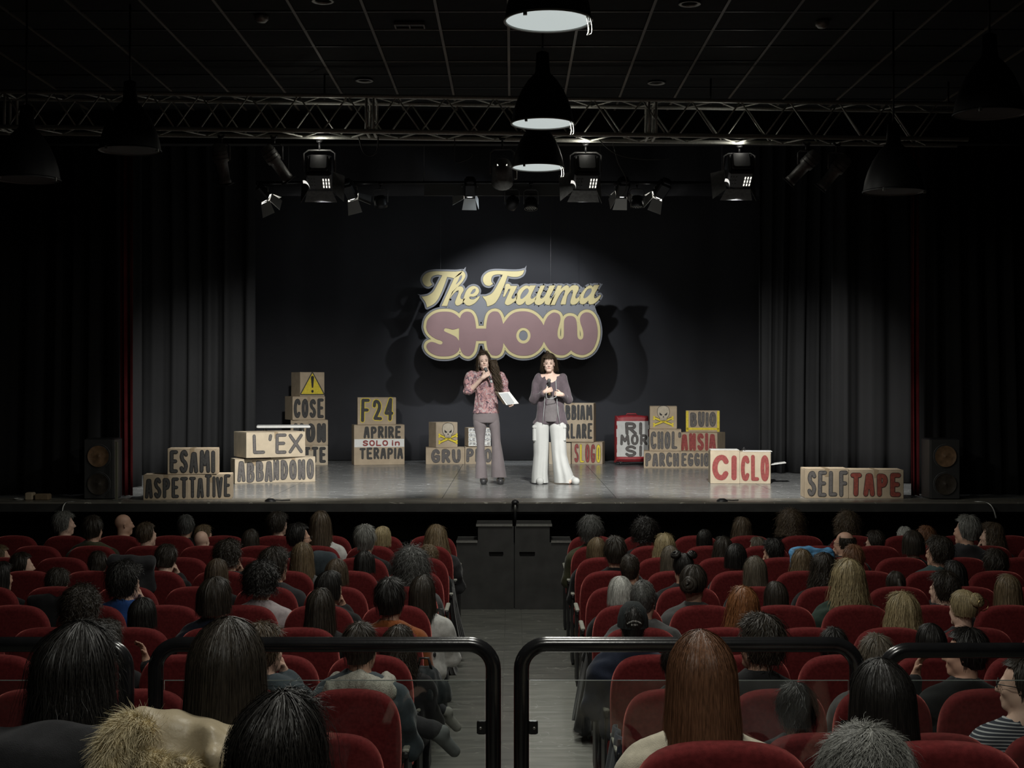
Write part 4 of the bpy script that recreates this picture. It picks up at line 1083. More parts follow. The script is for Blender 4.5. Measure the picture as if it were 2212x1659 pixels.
# board: everything grown by the grey margin
g = MB()
for o_, hs in sc_s:
    g.poly([o_], lfn(0.0), .02); g.ribbon2d(o_, 84, lfn(0.0), .02, closed=True)
g.poly([plum_s], lfn(0.0), .02); g.ribbon2d(plum_s, 190, lfn(0.0), .02, closed=True)
filler = [(560, 955), (700, 800), (835, 640), (960, 600), (1250, 600), (1340, 720), (1420, 770), (1580, 800), (1700, 700), (1800, 540), (1890, 500), (1960, 560), (1960, 700), (1930, 800), (2100, 800), (2100, 650), (2240, 540), (2351, 492), (3051, 492), (3311, 500), (3420, 580), (3520, 500), (3801, 490), (3690, 650), (3790, 740), (3640, 940), (3700, 1120), (3400, 1250), (1000, 1250), (560, 1050)]
g.poly([filler], lfn(0.0), .02)
for tip in ([(1000, 225), (1075, 148), (1055, 260)], [(2210, 215), (2283, 120), (2250, 260)], [(190, 745), (103, 692), (240, 720)], [(1400, 740), (1345, 690), (1460, 720)]):
    g.poly([tip], lfn(0.0), .02)
lput(g, 'board', M_LGREY)
g = MB(); g.ribbon2d(plum_s, 128, lfn(0.004), .004, closed=True)
for o_, hs in sc_s: g.ribbon2d(o_, 18, lfn(0.004), .004, closed=True)
lput(g, 'olive_outline', M_OLIVE)
g = MB(); g.poly([plum_s, ell(2217, 1520, 88, 102)], lfn(0.008), .004); g.ribbon2d(plum_s, 108, lfn(0.008), .004, closed=True)
lput(g, 'bubble_letter_border', M_CREAM)
for o_, hs in sc_s:
    lput(MB().poly([o_] + hs, lfn(0.010), .006), 'script_letter', M_CREAM)
lput(MB().poly([plum_s, slit_s, ell(2217, 1520, 142, 158)], lfn(0.013), .005), 'bubble_letters', M_PLUM)
for x in (570, 2760):
    lput(MB().tube([lfn(0)(x, 500, .01), lfn(0)(x, -4200, .01)], .0025, 5), 'hanging_wire', M_DARK)
setp(logo, 'large cut-out cream and plum show logo hanging before the backdrop', 'sign')
# ================================================================== implicit-surface modelling (bodies, clothes)
class SDF:
    def __init__(s, lo, hi, h):
        s.lo = np.array(lo, float); s.h = h
        s.n = np.ceil((np.array(hi) - s.lo) / h).astype(int) + 1
        s.F = np.full(s.n, 1.0, dtype=np.float32)
    def _win(s, lo, hi):
        a = np.clip(np.floor((np.array(lo) - s.lo) / s.h).astype(int), 0, s.n)
        b = np.clip(np.ceil((np.array(hi) - s.lo) / s.h).astype(int) + 1, 0, s.n)
        if np.any(b <= a): return None
        sl = tuple(slice(i, j) for i, j in zip(a, b))
        g = [(s.lo[k] + s.h * np.arange(a[k], b[k])).astype(np.float32) for k in range(3)]
        return sl, g[0][:, None, None], g[1][None, :, None], g[2][None, None, :]
    def _mix(s, sl, d, k, cut):
        F = s.F[sl]
        if cut:
            d = -d
            hh = np.clip(0.5 - 0.5 * (d - F) / k, 0, 1) if k > 0 else None
            s.F[sl] = F * hh + d * (1 - hh) + k * hh * (1 - hh) if k > 0 else np.maximum(F, d)
            # smooth max written with the mirrored blend
            if k > 0:
                hh = np.clip(0.5 + 0.5 * (d - F) / k, 0, 1)
                s.F[sl] = F * (1 - hh) + d * hh + k * hh * (1 - hh)
        else:
            if k > 0:
                hh = np.clip(0.5 + 0.5 * (F - d) / k, 0, 1)
                s.F[sl] = F * (1 - hh) + d * hh - k * hh * (1 - hh)
            else: s.F[sl] = np.minimum(F, d)
    def ell(s, c, r, k=0.02, rot=None, cut=False):
        c = np.array(c, float); r = np.array(r, float)
        m = max(r) + k * 1.5 + 3 * s.h
        ext = r + k * 1.5 + 3 * s.h if rot is None else np.array([m] * 3)
        w = s._win(c - ext, c + ext)
        if w is None: return s
        sl, x, y, z = w
        x, y, z = x - c[0], y - c[1], z - c[2]
        if rot is not None:
            Q = np.array(rot.inverted() if hasattr(rot, 'inverted') else rot, float)
            x, y, z = (Q[0][0] * x + Q[0][1] * y + Q[0][2] * z, Q[1][0] * x + Q[1][1] * y + Q[1][2] * z, Q[2][0] * x + Q[2][1] * y + Q[2][2] * z)
        k0 = np.sqrt((x / r[0]) ** 2 + (y / r[1]) ** 2 + (z / r[2]) ** 2)
        k1 = np.sqrt((x / r[0] ** 2) ** 2 + (y / r[1] ** 2) ** 2 + (z / r[2] ** 2) ** 2) + 1e-9
        s._mix(sl, (k0 * (k0 - 1) / k1).astype(np.float32), k, cut)
        return s
    def cap(s, a, b, ra, rb=None, k=0.02, cut=False, sq=None):
        """tapered capsule; sq squashes distances along y (sq<1 makes it flatter)"""
        rb = ra if rb is None else rb
        a = np.array(a, float); b = np.array(b, float)
        m = max(ra, rb) / (min(1, sq or 1)) * 1.0 + k * 1.5 + 3 * s.h
        w = s._win(np.minimum(a, b) - m, np.maximum(a, b) + m)
        if w is None: return s
        sl, x, y, z = w
        d = b - a; L = float(d @ d) + 1e-9
        t = np.clip(((x - a[0]) * d[0] + (y - a[1]) * d[1] + (z - a[2]) * d[2]) / L, 0, 1)
        dx, dy, dz = x - a[0] - d[0] * t, y - a[1] - d[1] * t, z - a[2] - d[2] * t
        if sq: dy = dy / sq
        dist = np.sqrt(dx * dx + dy * dy + dz * dz) - (ra + (rb - ra) * t)
        s._mix(sl, dist.astype(np.float32), k, cut)
        return s
    def path(s, pts, rad, k=0.02, sq=None):
        for i in range(len(pts) - 1): s.cap(pts[i], pts[i + 1], rad[i], rad[i + 1], k, sq=sq)
        return s
    def cutz(s, z0, keep=1):
        z = (s.lo[2] + s.h * np.arange(s.n[2]))[None, None, :]
        s.F = np.maximum(s.F, ((z0 - z) * keep).astype(np.float32))
        return s
    def folds(s, amp, freq, seed=0, aniso=(1, 1, 0.35)):
        """gentle cloth waves added to the field"""
        r_ = np.random.RandomState(seed)
        x = (s.lo[0] + s.h * np.arange(s.n[0]))[:, None, None]; y = (s.lo[1] + s.h * np.arange(s.n[1]))[None, :, None]; z = (s.lo[2] + s.h * np.arange(s.n[2]))[None, None, :]
        w = 0
        for q in range(4):
            d = r_.normal(size=3) * np.array(aniso); d /= np.linalg.norm(d)
            w = w + np.sin(freq * (1 + .5 * q) * (d[0] * x + d[1] * y + d[2] * z) + r_.uniform(0, 6.28) + 1.3 * np.sin(freq * .4 * (d[1] * x + d[2] * y + d[0] * z))) / (1 + .5 * q)
        s.F += (amp * w).astype(np.float32)
        return s
    def mesh(s, name):
        F = s.F
        ins = F < 0
        nx, ny, nz = F.shape
        cor = [(i, j, k) for i in (0, 1) for j in (0, 1) for k in (0, 1)]
        V = lambda A, c: A[c[0]:nx - 1 + c[0], c[1]:ny - 1 + c[1], c[2]:nz - 1 + c[2]]
        cnt = sum(V(ins, c).astype(np.int8) for c in cor)
        act = (cnt > 0) & (cnt < 8)
        I = np.argwhere(act)
        idx = np.full(act.shape, -1, dtype=np.int32)
        idx[act] = np.arange(len(I))
        pos = np.zeros((len(I), 3)); num = np.zeros(len(I))
        vals = {c: F[I[:, 0] + c[0], I[:, 1] + c[1], I[:, 2] + c[2]] for c in cor}
        for a in cor:
            for ax in range(3):
                if a[ax]: continue
                b = list(a); b[ax] = 1; b = tuple(b)
                fa, fb = vals[a], vals[b]
                cr = (fa < 0) != (fb < 0)
                t = np.where(cr, fa / np.where(cr, fa - fb, 1), 0)
                p = np.array(a, float)[None, :] + np.zeros((len(I), 3)); p[:, ax] += t
                pos += p * cr[:, None]; num += cr
        v = s.lo + s.h * (I + pos / num[:, None])
        quads = []
        # x edges
        for ax in range(3):
            A = [slice(None)] * 3; A[ax] = slice(0, -1); B = [slice(None)] * 3; B[ax] = slice(1, None)
            o = [q for q in range(3) if q != ax]
            for q in o:
                A[q] = slice(1, -1); B[q] = slice(1, -1)
            sa, sb = ins[tuple(A)], ins[tuple(B)]
            E = np.argwhere(sa != sb)
            if not len(E): continue
            flip = sa[tuple(E.T)]
            for q in o: E[:, q] += 1
            def cell(d1, d2):
                C = E.copy(); C[:, o[0]] -= d1; C[:, o[1]] -= d2
                return idx[C[:, 0], C[:, 1], C[:, 2]]
            q4 = np.stack([cell(1, 1), cell(0, 1), cell(0, 0), cell(1, 0)], 1)
            if ax == 1: flip = ~flip
            q4[~flip] = q4[~flip][:, ::-1]
            quads.append(q4)
        f = np.concatenate(quads)
        f = f[(f >= 0).all(1)]
        return np_mesh(name, v, f, True)

# ------------------------------------------------------------------ head (local: +y face, z up, origin between the ears)
def head_sdf(s, C, Q, k=1.0, ears=True, face=True):
    """C centre (Vector), Q 3x3 Matrix, k size"""
    P = lambda x, y, z: tuple(C + Q @ (Vector((x, y, z)) * k))
    rr = lambda *r: tuple(q * k for q in r)
    s.ell(P(0, -.014, .032), rr(.074, .094, .088), .02 * k, Q)
    s.ell(P(0, .030, -.035), rr(.060, .062, .082), .03 * k, Q)
    if face:
        s.cap(P(-.02, .070, -.100), P(.02, .070, -.100), .019 * k, None, .03 * k)
        for sx in (-1, 1):
            s.ell(P(sx * .036, .060, -.028), rr(.025, .026, .024), .02 * k, Q)
            s.ell(P(sx * .052, .005, -.065), rr(.016, .04, .03), .025 * k, Q)
            s.ell(P(sx * .031, .101, .004), rr(.017, .014, .010), .012 * k, Q, cut=True)
            s.ell(P(sx * .031, .083, .004), rr(.013, .013, .012), .006 * k, Q)
        s.cap(P(-.035, .084, .021), P(.035, .084, .021), .009 * k, None, .015 * k)
        s.cap(P(0, .092, .012), P(0, .112, -.030), .008 * k, .013 * k, .010 * k)
        s.cap(P(-.010, .100, -.034), P(.010, .100, -.034), .008 * k, None, .008 * k)
        s.cap(P(-.020, .088, -.062), P(.020, .088, -.062), .007 * k, None, .008 * k)
        s.cap(P(-.016, .088, -.072), P(.016, .088, -.072), .008 * k, None, .008 * k)
    if ears:
        for sx in (-1, 1):
            E = Q @ Matrix.Rotation(sx * R(-18), 3, 'Z')
            s.ell(P(sx * .079, -.008, -.008), rr(.007, .018, .030), .006 * k, E)
            s.ell(P(sx * .086, -.004, -.006), rr(.006, .010, .018), .004 * k, E, cut=True)
    return s

# ------------------------------------------------------------------ hand (built into bodies): fingers curl towards 'curl'
def hand_sdf(s, W, D, N, k=1.0, curl=0.6, spread=0.018, thumb=1, fr=.0085):
    """W wrist, D direction to knuckles, N palm normal; thumb side = N x D * thumb"""
    W, D = Vector(W), Vector(D).normalized()
    N = Vector(N); N = (N - D * N.dot(D)).normalized()
    X = N.cross(D).normalized() * thumb
    K = W + D * .085 * k
    s.cap(tuple(W), tuple(W + D * .02 * k), .024 * k, .026 * k, .015)
    for o in (-.025, -.008, .009, .025):
        s.cap(tuple(W + D * .02 * k + X * o * .7 * k), tuple(K + X * o * k), .015 * k, .012 * k, .012)
    for o, L in ((.028, .82), (.010, 1.0), (-.010, .95), (-.028, .75)):
        p = K + X * o * k
        th = 0.0
        for seg, c in ((.040, curl), (.026, curl * 1.25), (.020, curl)):
            th += c
            q = p + (D * math.cos(th) + N * math.sin(th)) * seg * L * k
            s.cap(tuple(p), tuple(q), fr * k, fr * .92 * k, .003)
            p = q
    t0 = W + D * .03 * k + X * .022 * k
    t1 = t0 + (D * .6 + X * .7 + N * .35).normalized() * .042 * k
    t2 = t1 + (D * .75 + X * .1 + N * .65).normalized() * .032 * k
    s.cap(tuple(t0), tuple(t1), .014 * k, .010 * k, .008)
    s.cap(tuple(t1), tuple(t2), .010 * k, .0085 * k, .003)
    return s

# ------------------------------------------------------------------ hair
def hair_mat(name, col, rough=.45):
    if name in MATS: return MATS[name]
    m = mat(name, col, rough, spec=.28, var=.5, vscale=55, stretch=(3, 3, .25))
    return m
HC = {k: hair_mat('hair_' + n, c) for k, n, c in (
    ('K', 'black', (.016, .0145, .013)), ('D', 'dark_brown', (.031, .025, .019)), ('B', 'brown', (.080, .058, .038)), ('L', 'light_brown', (.15, .108, .062)),
    ('A', 'ash_brown', (.105, .088, .065)), ('G', 'grey', (.17, .17, .155)), ('S', 'salt_and_pepper', (.085, .085, .080)), ('W', 'white', (.44, .44, .41)),
    ('Y', 'blond', (.32, .255, .14)), ('E', 'chestnut', (.128, .060, .032)), ('R', 'auburn', (.23, .095, .038)), ('C', 'copper_brown', (.17, .08, .042)))}
HEADR = np.array((.074, .100, .098))
def hair_curve(phi, s_, st):
    """point on the hair surface; phi measured from the back of the head (0) round to the face (pi); s_ 0 crown .. 1 tip. arrays ok"""
    t = st.get('t', .02)
    a, b, c = HEADR + t
    side = np.abs(phi)
    fr0, fr1 = st.get('front', (1.75, 2.15))
    u = np.clip((side - fr0) / (fr1 - fr0), 0, 1); u = u * u * (3 - 2 * u)
    L = st.get('L', .0)                                   # hang below the widest level
    th_end = np.where(True, (1 - u) * st.get('th', 1.75) + u * st.get('thf', .95), 0)
    Lh = L * (1 - u)
    arc = th_end * .11
    tot = arc + Lh
    l = s_ * tot
    th = np.minimum(l / .11, th_end)
    drop = np.maximum(l - arc, 0)
    tilt = st.get('tilt', .28)
    sx = np.sin(th) * np.sin(phi); sy = -np.sin(th) * np.cos(phi); sz = np.cos(th)
    # tilt the crown backwards
    ct, sn = math.cos(tilt), math.sin(tilt)
    k_ = np.clip(1 - th / 1.6, 0, 1)
    y2 = sy * 1.0 - sn * sz * k_ * .55
    x = a * sx; y = -.014 + b * y2; z = .032 + c * sz
    fl = st.get('flare', .0)
    x = x * (1 + fl * drop / .2); y = y * (1 + .5 * fl * drop / .2) - st.get('back', 0.0) * drop
    tp = st.get('taper', 0.0)
    x = x * (1 - tp * np.clip(drop / .3, 0, 1))
    # close the curtain behind the neck a little
    z = z - drop
    return np.stack(np.broadcast_arrays(x, y, z), -1)
def hair_normal(p):
    n = p / (HEADR ** 2 * np.array((1, 1, 2.5)))
    return n / (np.linalg.norm(n, axis=-1, keepdims=True) + 1e-9)
def hair_mesh(name, st, seed=0):
    r_ = np.random.RandomState(seed)
    V, Fq = [], []; base = 0
    fr1 = st.get('front', (1.75, 2.15))[1]
    # --- underlying cap
    if st.get('cap', True):
        nph, ns = st.get('capres', (40, 18))
        pm = st.get('phmax', math.pi)
        ph = np.linspace(-pm, pm, nph + 1)
        ss = np.linspace(st.get('s0', 0.0), st.get('cap_end', .97), ns)
        sti = dict(st); sti['t'] = st.get('t', .02) - st.get('under', .004)
        PH, SS = np.meshgrid(ph, ss)
        p = hair_curve(PH, SS, sti)
        am = st.get('lump', .004)
        nz = sum(np.sin((3 + 2.1 * q) * PH + r_.uniform(0, 6.3) + (4 + q) * SS * 2) / (1 + q) for q in range(4))
        p = p + hair_normal(p) * (am * nz)[..., None]
        V.append(p.reshape(-1, 3))
        i = np.arange(ns - 1)[:, None] * (nph + 1) + np.arange(nph)[None, :]
        q = np.stack([i, i + 1, i + nph + 2, i + nph + 1], -1).reshape(-1, 4)
        Fq.append(q + base); base += len(V[-1])
    # --- strands
    n = st.get('n', 500); seg = st.get('seg', 7)
    if n:
        w = st.get('w', .003)
        ph = r_.uniform(-1, 1, n) * st.get('phmax', math.pi)
        keep = r_.uniform(size=n) < np.where(np.abs(ph) > 2.0, .75, 1.0)
        ph = ph[keep]; n = len(ph)
        s0 = r_.uniform(st.get('s0', 0.0), st.get('root', .55), n)
        ln = st.get('len', 2.0) * r_.uniform(.6, 1.0, n)
        s1 = np.minimum(s0 + ln, r_.uniform(st.get('tip', .9), 1.04, n))
        tt = np.linspace(0, 1, seg + 1)
        s_ = s0[:, None] + (s1 - s0)[:, None] * tt[None, :]
        A = st.get('wave', .0); fq = st.get('freq', 8.0)
        ph0 = r_.uniform(0, 6.28, n)[:, None]
        fqn = fq * r_.uniform(.7, 1.3, n)[:, None]
        sw = st.get('sweep', 0.0) * r_.normal(size=n)[:, None]
        PH = ph[:, None] + sw * tt[None, :] + 0 * s_
        p = hair_curve(PH, s_, st)
        nn = hair_normal(p)
        nn[..., 2] *= np.where(s_ > .75, .3, 1.0)
        lat = np.stack([np.cos(PH), np.sin(PH), 0 * PH], -1)
        lift = (st.get('lift', .004) * r_.uniform(-.3, 1.0, n))[:, None] + st.get('stand', 0.0) * r_.uniform(.2, 1.2, n)[:, None] * tt[None, :] ** 1.5
        env = (.25 + .75 * tt)[None, :]
        p = p + nn * (lift + A * .7 * env * np.sin(fqn * 6.28 * tt[None, :] + ph0))[..., None] + lat * (A * env * np.cos(fqn * 6.28 * tt[None, :] + ph0))[..., None]
        p = p + (st.get('messy', 0.0) * r_.normal(size=(n, 1, 3))) * tt[None, :, None]
        d = np.gradient(p, axis=1)
        d /= np.linalg.norm(d, axis=-1, keepdims=True) + 1e-9
        nn = hair_normal(p)
        wv = np.cross(d, nn); wv /= np.linalg.norm(wv, axis=-1, keepdims=True) + 1e-9
        tw = r_.uniform(-.7, .7, n)[:, None, None]
        wv = wv + nn * tw; wv /= np.linalg.norm(wv, axis=-1, keepdims=True) + 1e-9
        wid = w * r_.uniform(.6, 1.3, n)[:, None] * (1 - .75 * tt[None, :] ** 3)
        a = p - wv * wid[..., None] / 2; b = p + wv * wid[..., None] / 2
        v = np.stack([a, b], 2).reshape(n, -1, 3)
        V.append(v.reshape(-1, 3))
        i = (np.arange(n)[:, None] * (2 * (seg + 1)) + 2 * np.arange(seg)[None, :])
        q = np.stack([i, i + 1, i + 3, i + 2], -1).reshape(-1, 4)
        Fq.append(q + base); base += len(V[-1])
    # --- tails and buns: strand bundles along a path
    for (path, rad, nb) in st.get('bundles', []):
        P = np.array(path, float)
        ts = np.linspace(0, len(P) - 1, 3 * len(P))
        cp = np.stack([np.interp(ts, np.arange(len(P)), P[:, k]) for k in range(3)], 1)
        cr = np.interp(ts, np.arange(len(P)), rad)
        m = len(ts)
        an = r_.uniform(0, 6.28, nb); rr = np.sqrt(r_.uniform(.15, 1, nb))
        tw = r_.uniform(-.6, .6, nb)
        d = np.gradient(cp, axis=0); d /= np.linalg.norm(d, axis=1, keepdims=True)
        u = np.cross(d, np.array((1, .2, .1))); u /= np.linalg.norm(u, axis=1, keepdims=True); w2 = np.cross(d, u)
        ang = an[:, None] + tw[:, None] * np.linspace(0, 1, m)[None, :] * st.get('twist', 1.0)
        off_ = (np.cos(ang)[..., None] * u[None] + np.sin(ang)[..., None] * w2[None])
        p = cp[None] + off_ * (cr[None, :] * rr[:, None])[..., None]
        dd = np.gradient(p, axis=1); dd /= np.linalg.norm(dd, axis=-1, keepdims=True) + 1e-9
        wv = np.cross(dd, off_); wv /= np.linalg.norm(wv, axis=-1, keepdims=True) + 1e-9
        wd = st.get('bw', .005)
        v = np.stack([p - wv * wd, p + wv * wd], 2).reshape(nb, -1, 3)
        V.append(v.reshape(-1, 3))
        i = (np.arange(nb)[:, None] * (2 * m) + 2 * np.arange(m - 1)[None, :])
        Fq.append(np.stack([i, i + 1, i + 3, i + 2], -1).reshape(-1, 4) + base); base += len(V[-1])
    return np_mesh(name, np.concatenate(V), np.concatenate(Fq), True)
def spiral(c, r, ax, turns=2.3, n=26, z=.02):
    c = np.array(c, float); ax = np.array(ax, float); ax /= np.linalg.norm(ax)
    u = np.cross(ax, (0.3, .1, 1)); u /= np.linalg.norm(u); w = np.cross(ax, u)
    t = np.linspace(0, 1, n)
    return [tuple(c + (u * math.cos(6.28 * turns * q) + w * math.sin(6.28 * turns * q)) * r * (1 - .75 * q) + ax * z * q) for q in t]
STYLES = {
 'short':  dict(L=.055, flare=-.9, t=.015, th=2.05, thf=1.0, front=(1.6, 2.15), n=1170, len=.30, root=.78, stand=.012, lift=.004, messy=0.0060, w=.0032, seg=4, tip=1.0, lump=.002),
 'tousled': dict(L=.055, flare=-.9, t=.024, th=2.05, thf=1.05, front=(1.6, 2.15), n=1300, len=.5, root=.78, stand=.009, lift=.008, messy=0.0150, wave=.009, freq=1.5, w=.0034, seg=7, tip=1.0, lump=.006),
 'buzz':   dict(L=.055, flare=-.9, t=.006, th=2.0, thf=.95, front=(1.55, 2.1), n=1170, len=.08, root=.92, stand=.004, lift=.003, messy=0.0030, w=.0022, seg=2, tip=1.0, lump=.001, under=.002),
 'fringe': dict(L=.055, flare=-.9, t=.008, th=2.05, thf=2.0, front=(1.7, 1.75), phmax=1.75, s0=.50, n=650, len=.12, root=.92, stand=.006, lift=.003, messy=0.0045, w=.0028, seg=3, lump=.001, tip=1.0),
 'bob':    dict(tilt=-.05, t=.028, th=1.7, L=.10, flare=.10, n=1170, len=2, root=.5, w=.0034, seg=8, lift=.006, messy=0.0075, lump=.005, wave=.002, freq=1),
 'straight': dict(tilt=-.05, t=.022, th=1.65, L=.26, flare=.03, n=1430, len=2, root=.45, w=.0034, seg=9, lift=.005, messy=0.0090, lump=.005, back=.05, wave=.003, freq=1.0),
 'long':   dict(tilt=-.05, t=.024, th=1.65, L=.36, flare=.12, n=1560, len=2, root=.45, w=.0034, seg=10, lift=.006, messy=0.0120, lump=.006, back=.08, wave=.0035, freq=1.1),
 'wavy':   dict(tilt=-.05, t=.032, th=1.65, L=.24, flare=.22, n=1560, len=2, root=.5, w=.0038, seg=14, lift=.008, messy=0.0180, wave=.009, freq=2.4, lump=.008, back=.05),
 'curly':  dict(t=.045, th=1.95, thf=.95, L=.05, flare=.15, n=1690, len=.5, root=.8, w=.0038, seg=16, lift=.010, stand=.014, messy=0.0180, wave=.011, freq=2.6, lump=.010, tip=1.0),
 'frizzy': dict(t=.068, th=1.85, L=.10, flare=.25, n=2080, len=.6, root=.85, w=.0032, seg=18, lift=.014, stand=.022, messy=0.0270, wave=.013, freq=3.0, lump=.012, tip=.95),
 'longcurly': dict(t=.045, th=1.7, L=.28, flare=.25, n=1950, len=.9, root=.75, w=.0038, seg=20, lift=.010, messy=0.0225, wave=.013, freq=3.2, lump=.010, tip=.9, back=.05),
 'updo':   dict(L=.04, flare=-.9, t=.016, th=1.85, thf=.95, front=(1.6, 2.1), n=1040, len=.6, root=.6, w=.0034, seg=6, lift=.004, messy=0.0045, lump=.004, tip=1.0, bw=.004,
                bundles=[(spiral((0, -.135, .03), .045, (0, -1, .25), 2.2), [.022] * 26, 120)]),
 'bun':    dict(L=.04, flare=-.9, t=.014, th=1.85, thf=.95, front=(1.6, 2.1), n=1040, len=.6, root=.6, w=.003, seg=6, lift=.003, messy=0.0045, lump=.003, tip=1.0, bw=.0035,
                bundles=[(spiral((.03, -.115, .085), .042, (.1, -.8, .6), 2.2), [.022] * 26, 120)]),
 'buns':   dict(L=.04, flare=-.9, t=.014, th=1.85, thf=.95, front=(1.6, 2.1), n=910, len=.6, root=.6, w=.003, seg=6, lift=.003, messy=0.0045, lump=.003, tip=1.0, bw=.0035,
                bundles=[(spiral((.07, -.06, .135), .035, (.3, -.4, .8), 2.2), [.02] * 26, 90), (spiral((-.07, -.06, .135), .035, (-.3, -.4, .8), 2.2), [.02] * 26, 90)]),
 'pony':   dict(L=.04, flare=-.9, t=.014, th=1.85, thf=.95, front=(1.6, 2.1), n=1040, len=.6, root=.6, w=.003, seg=6, lift=.003, messy=0.0045, lump=.003, tip=1.0, bw=.003,
                bundles=[([(0, -.10, .05), (.0, -.145, .055), (.0, -.165, .0), (.0, -.16, -.1), (.0, -.15, -.2)], [.014, .022, .03, .028, .01], 160)]),
}
HAIR_CACHE = {}
def get_hair(style, var=0):
    k = (style, var)
    if k not in HAIR_CACHE: HAIR_CACHE[k] = hair_mesh('hair', STYLES[style], 11 + 7 * var + sum(map(ord, style)))
    return HAIR_CACHE[k]
# ================================================================== seats
def cushion(outline, y0, y1, rnd, M=None, nr=4):
    """upholstered slab: outline in xz, rounded edges front and back"""
    ol = np.array(outline, float); n = len(ol)
    c = ol.mean(0)
    d = np.roll(ol, -1, 0) - np.roll(ol, 1, 0)
    nrm = np.stack([d[:, 1], -d[:, 0]], 1); nrm /= np.linalg.norm(nrm, axis=1, keepdims=True)
    if np.sum(nrm * (ol - c)) < 0: nrm = -nrm
    rings = []
    for k in range(nr + 1):
        a = math.pi / 2 * k / nr
        rings.append((ol - nrm * rnd * (1 - math.sin(a)), y0 + rnd * (1 - math.cos(a))))
    for k in range(nr + 1):
        a = math.pi / 2 * (1 - k / nr)
        rings.append((ol - nrm * rnd * (1 - math.sin(a)), y1 - rnd * (1 - math.cos(a))))
    m = len(rings)
    v = [(p[0], y, p[1]) for L, y in rings for p in L]
    f = [(k * n + (i + 1) % n, k * n + i, (k + 1) * n + i, (k + 1) * n + (i + 1) % n) for k in range(m - 1) for i in range(n)]
    # domed caps
    for ring, yy, o in ((0, y0 - .006, 1), (m - 1, y1 + .006, 0)):
        v.append((c[0], yy, c[1])); ci = len(v) - 1
        for i in range(n):
            a, b = ring * n + i, ring * n + (i + 1) % n
            f.append((a, b, ci) if o else (b, a, ci))
    if M is not None: v = [tuple(M @ Vector(p)) for p in v]
    return MB().add(v, f)
HW = .243
back_ol = smoothpath([(-HW + .012, .36), (-HW + .002, .55), (-HW, .76), (-HW + .028, .875), (-HW + .10, .938), (0, .955), (HW - .10, .938), (HW - .028, .875), (HW, .76), (HW - .002, .55), (HW - .012, .36), (HW - .04, .335), (-HW + .04, .335)], 4, True)
Mt = Matrix.Translation((0, 0, .45)) @ Matrix.Rotation(R(7), 4, 'X') @ Matrix.Translation((0, 0, -.45))
seat_ol = smoothpath([(-.225, 0), (-.235, .2), (-.225, .42), (-.17, .47), (.17, .47), (.225, .42), (.235, .2), (.225, 0)], 4, True)
SEAT_ME = {}
def seat_meshes():
    b = cushion(back_ol, .0, .085, .035, Mt); SEAT_ME['backrest'] = b.mesh('backrest', True); SEAT_ME['backrest'].materials.append(M_RED)
    Mc = Matrix.Translation((0, .08, .435)) @ Matrix.Rotation(R(90), 4, 'X') @ Matrix.Scale(-1, 4, (0, 0, 1)) if False else None
    q = MB()
    c = cushion(seat_ol, 0, .11, .035)
    q.add([(p[0], .09 + p[2], .345 + p[1]) for p in c.v], [tuple(reversed(f)) for f in c.f])
    SEAT_ME['seat_cushion'] = q.mesh('seat_cushion', True); SEAT_ME['seat_cushion'].materials.append(M_RED)
    a = MB().box((0, .27, .60), (.022, .36, .035), bev=.008)
    SEAT_ME['armrest'] = a.mesh('armrest'); SEAT_ME['armrest'].materials.append(M_PLASTIC)
    a = MB().box((0, .27, .295), (.02, .30, .57), bev=.006)
    SEAT_ME['side_panel'] = a.mesh('side_panel'); SEAT_ME['side_panel'].materials.append(M_PLASTIC)
    a = MB().box((0, .28, .620), (.034, .34, .02), bev=.006)
    SEAT_ME['aisle_arm_cap'] = a.mesh('aisle_arm_cap'); SEAT_ME['aisle_arm_cap'].materials.append(mat('pale_beech', (.34, .34, .29), .45, var=.1, vscale=20))
    p = MB().box((0, .2, .17), (.07, .12, .34), bev=.008); p.box((0, .2, .006), (.2, .26, .012))
    SEAT_ME['pedestal'] = p.mesh('pedestal'); SEAT_ME['pedestal'].materials.append(M_DARK)
seat_meshes()
def make_seat(x, y, z, label, group, ends=()):
    e = empty('theatre_seat', (x, y, z))
    for k in ('backrest', 'seat_cushion', 'pedestal'): put(k, SEAT_ME[k], None, e)
    put('armrest', SEAT_ME['armrest'], None, e, loc=(-.2575, 0, 0)); put('side_panel', SEAT_ME['side_panel'], None, e, loc=(-.2575, 0, 0))
    for sx in ends:
        if sx > 0:
            put('armrest', SEAT_ME['armrest'], None, e, loc=(.2575, 0, 0)); put('side_panel', SEAT_ME['side_panel'], None, e, loc=(.2575, 0, 0))
        put('aisle_arm_cap', SEAT_ME['aisle_arm_cap'], None, e, loc=(sx * .2575, 0, 0))
    return setp(e, label, 'seat', group)
ORD = ['', 'first', 'second', 'third', 'fourth', 'fifth', 'sixth', 'seventh', 'eighth', 'ninth', 'tenth', 'eleventh']
ROWY = {r: 13.70 - .861 * (r - 1) for r in range(1, 11)}
PIT, X0 = .515, .53
for r in range(1, 11):
    y = ROWY[r]
    half = 1106 / FPX * y + .25
    n = min(9 if r == 1 else 10, int((half - X0) / PIT) + 1)
    for sx in (-1, 1):
        for k in range(n):
            if r == 1 and sx < 0 and k == 0: pass
            make_seat(sx * (X0 + .2575 + k * PIT), y, 0, 'red theatre seat, %s row of the %s block, %s seat from the aisle' % (ORD[r], 'left' if sx < 0 else 'right', ORD[k + 1]),
                      'red theatre seats of the lower hall', ends=((-sx,) if k == 0 else ()))
T1Y = 3.77
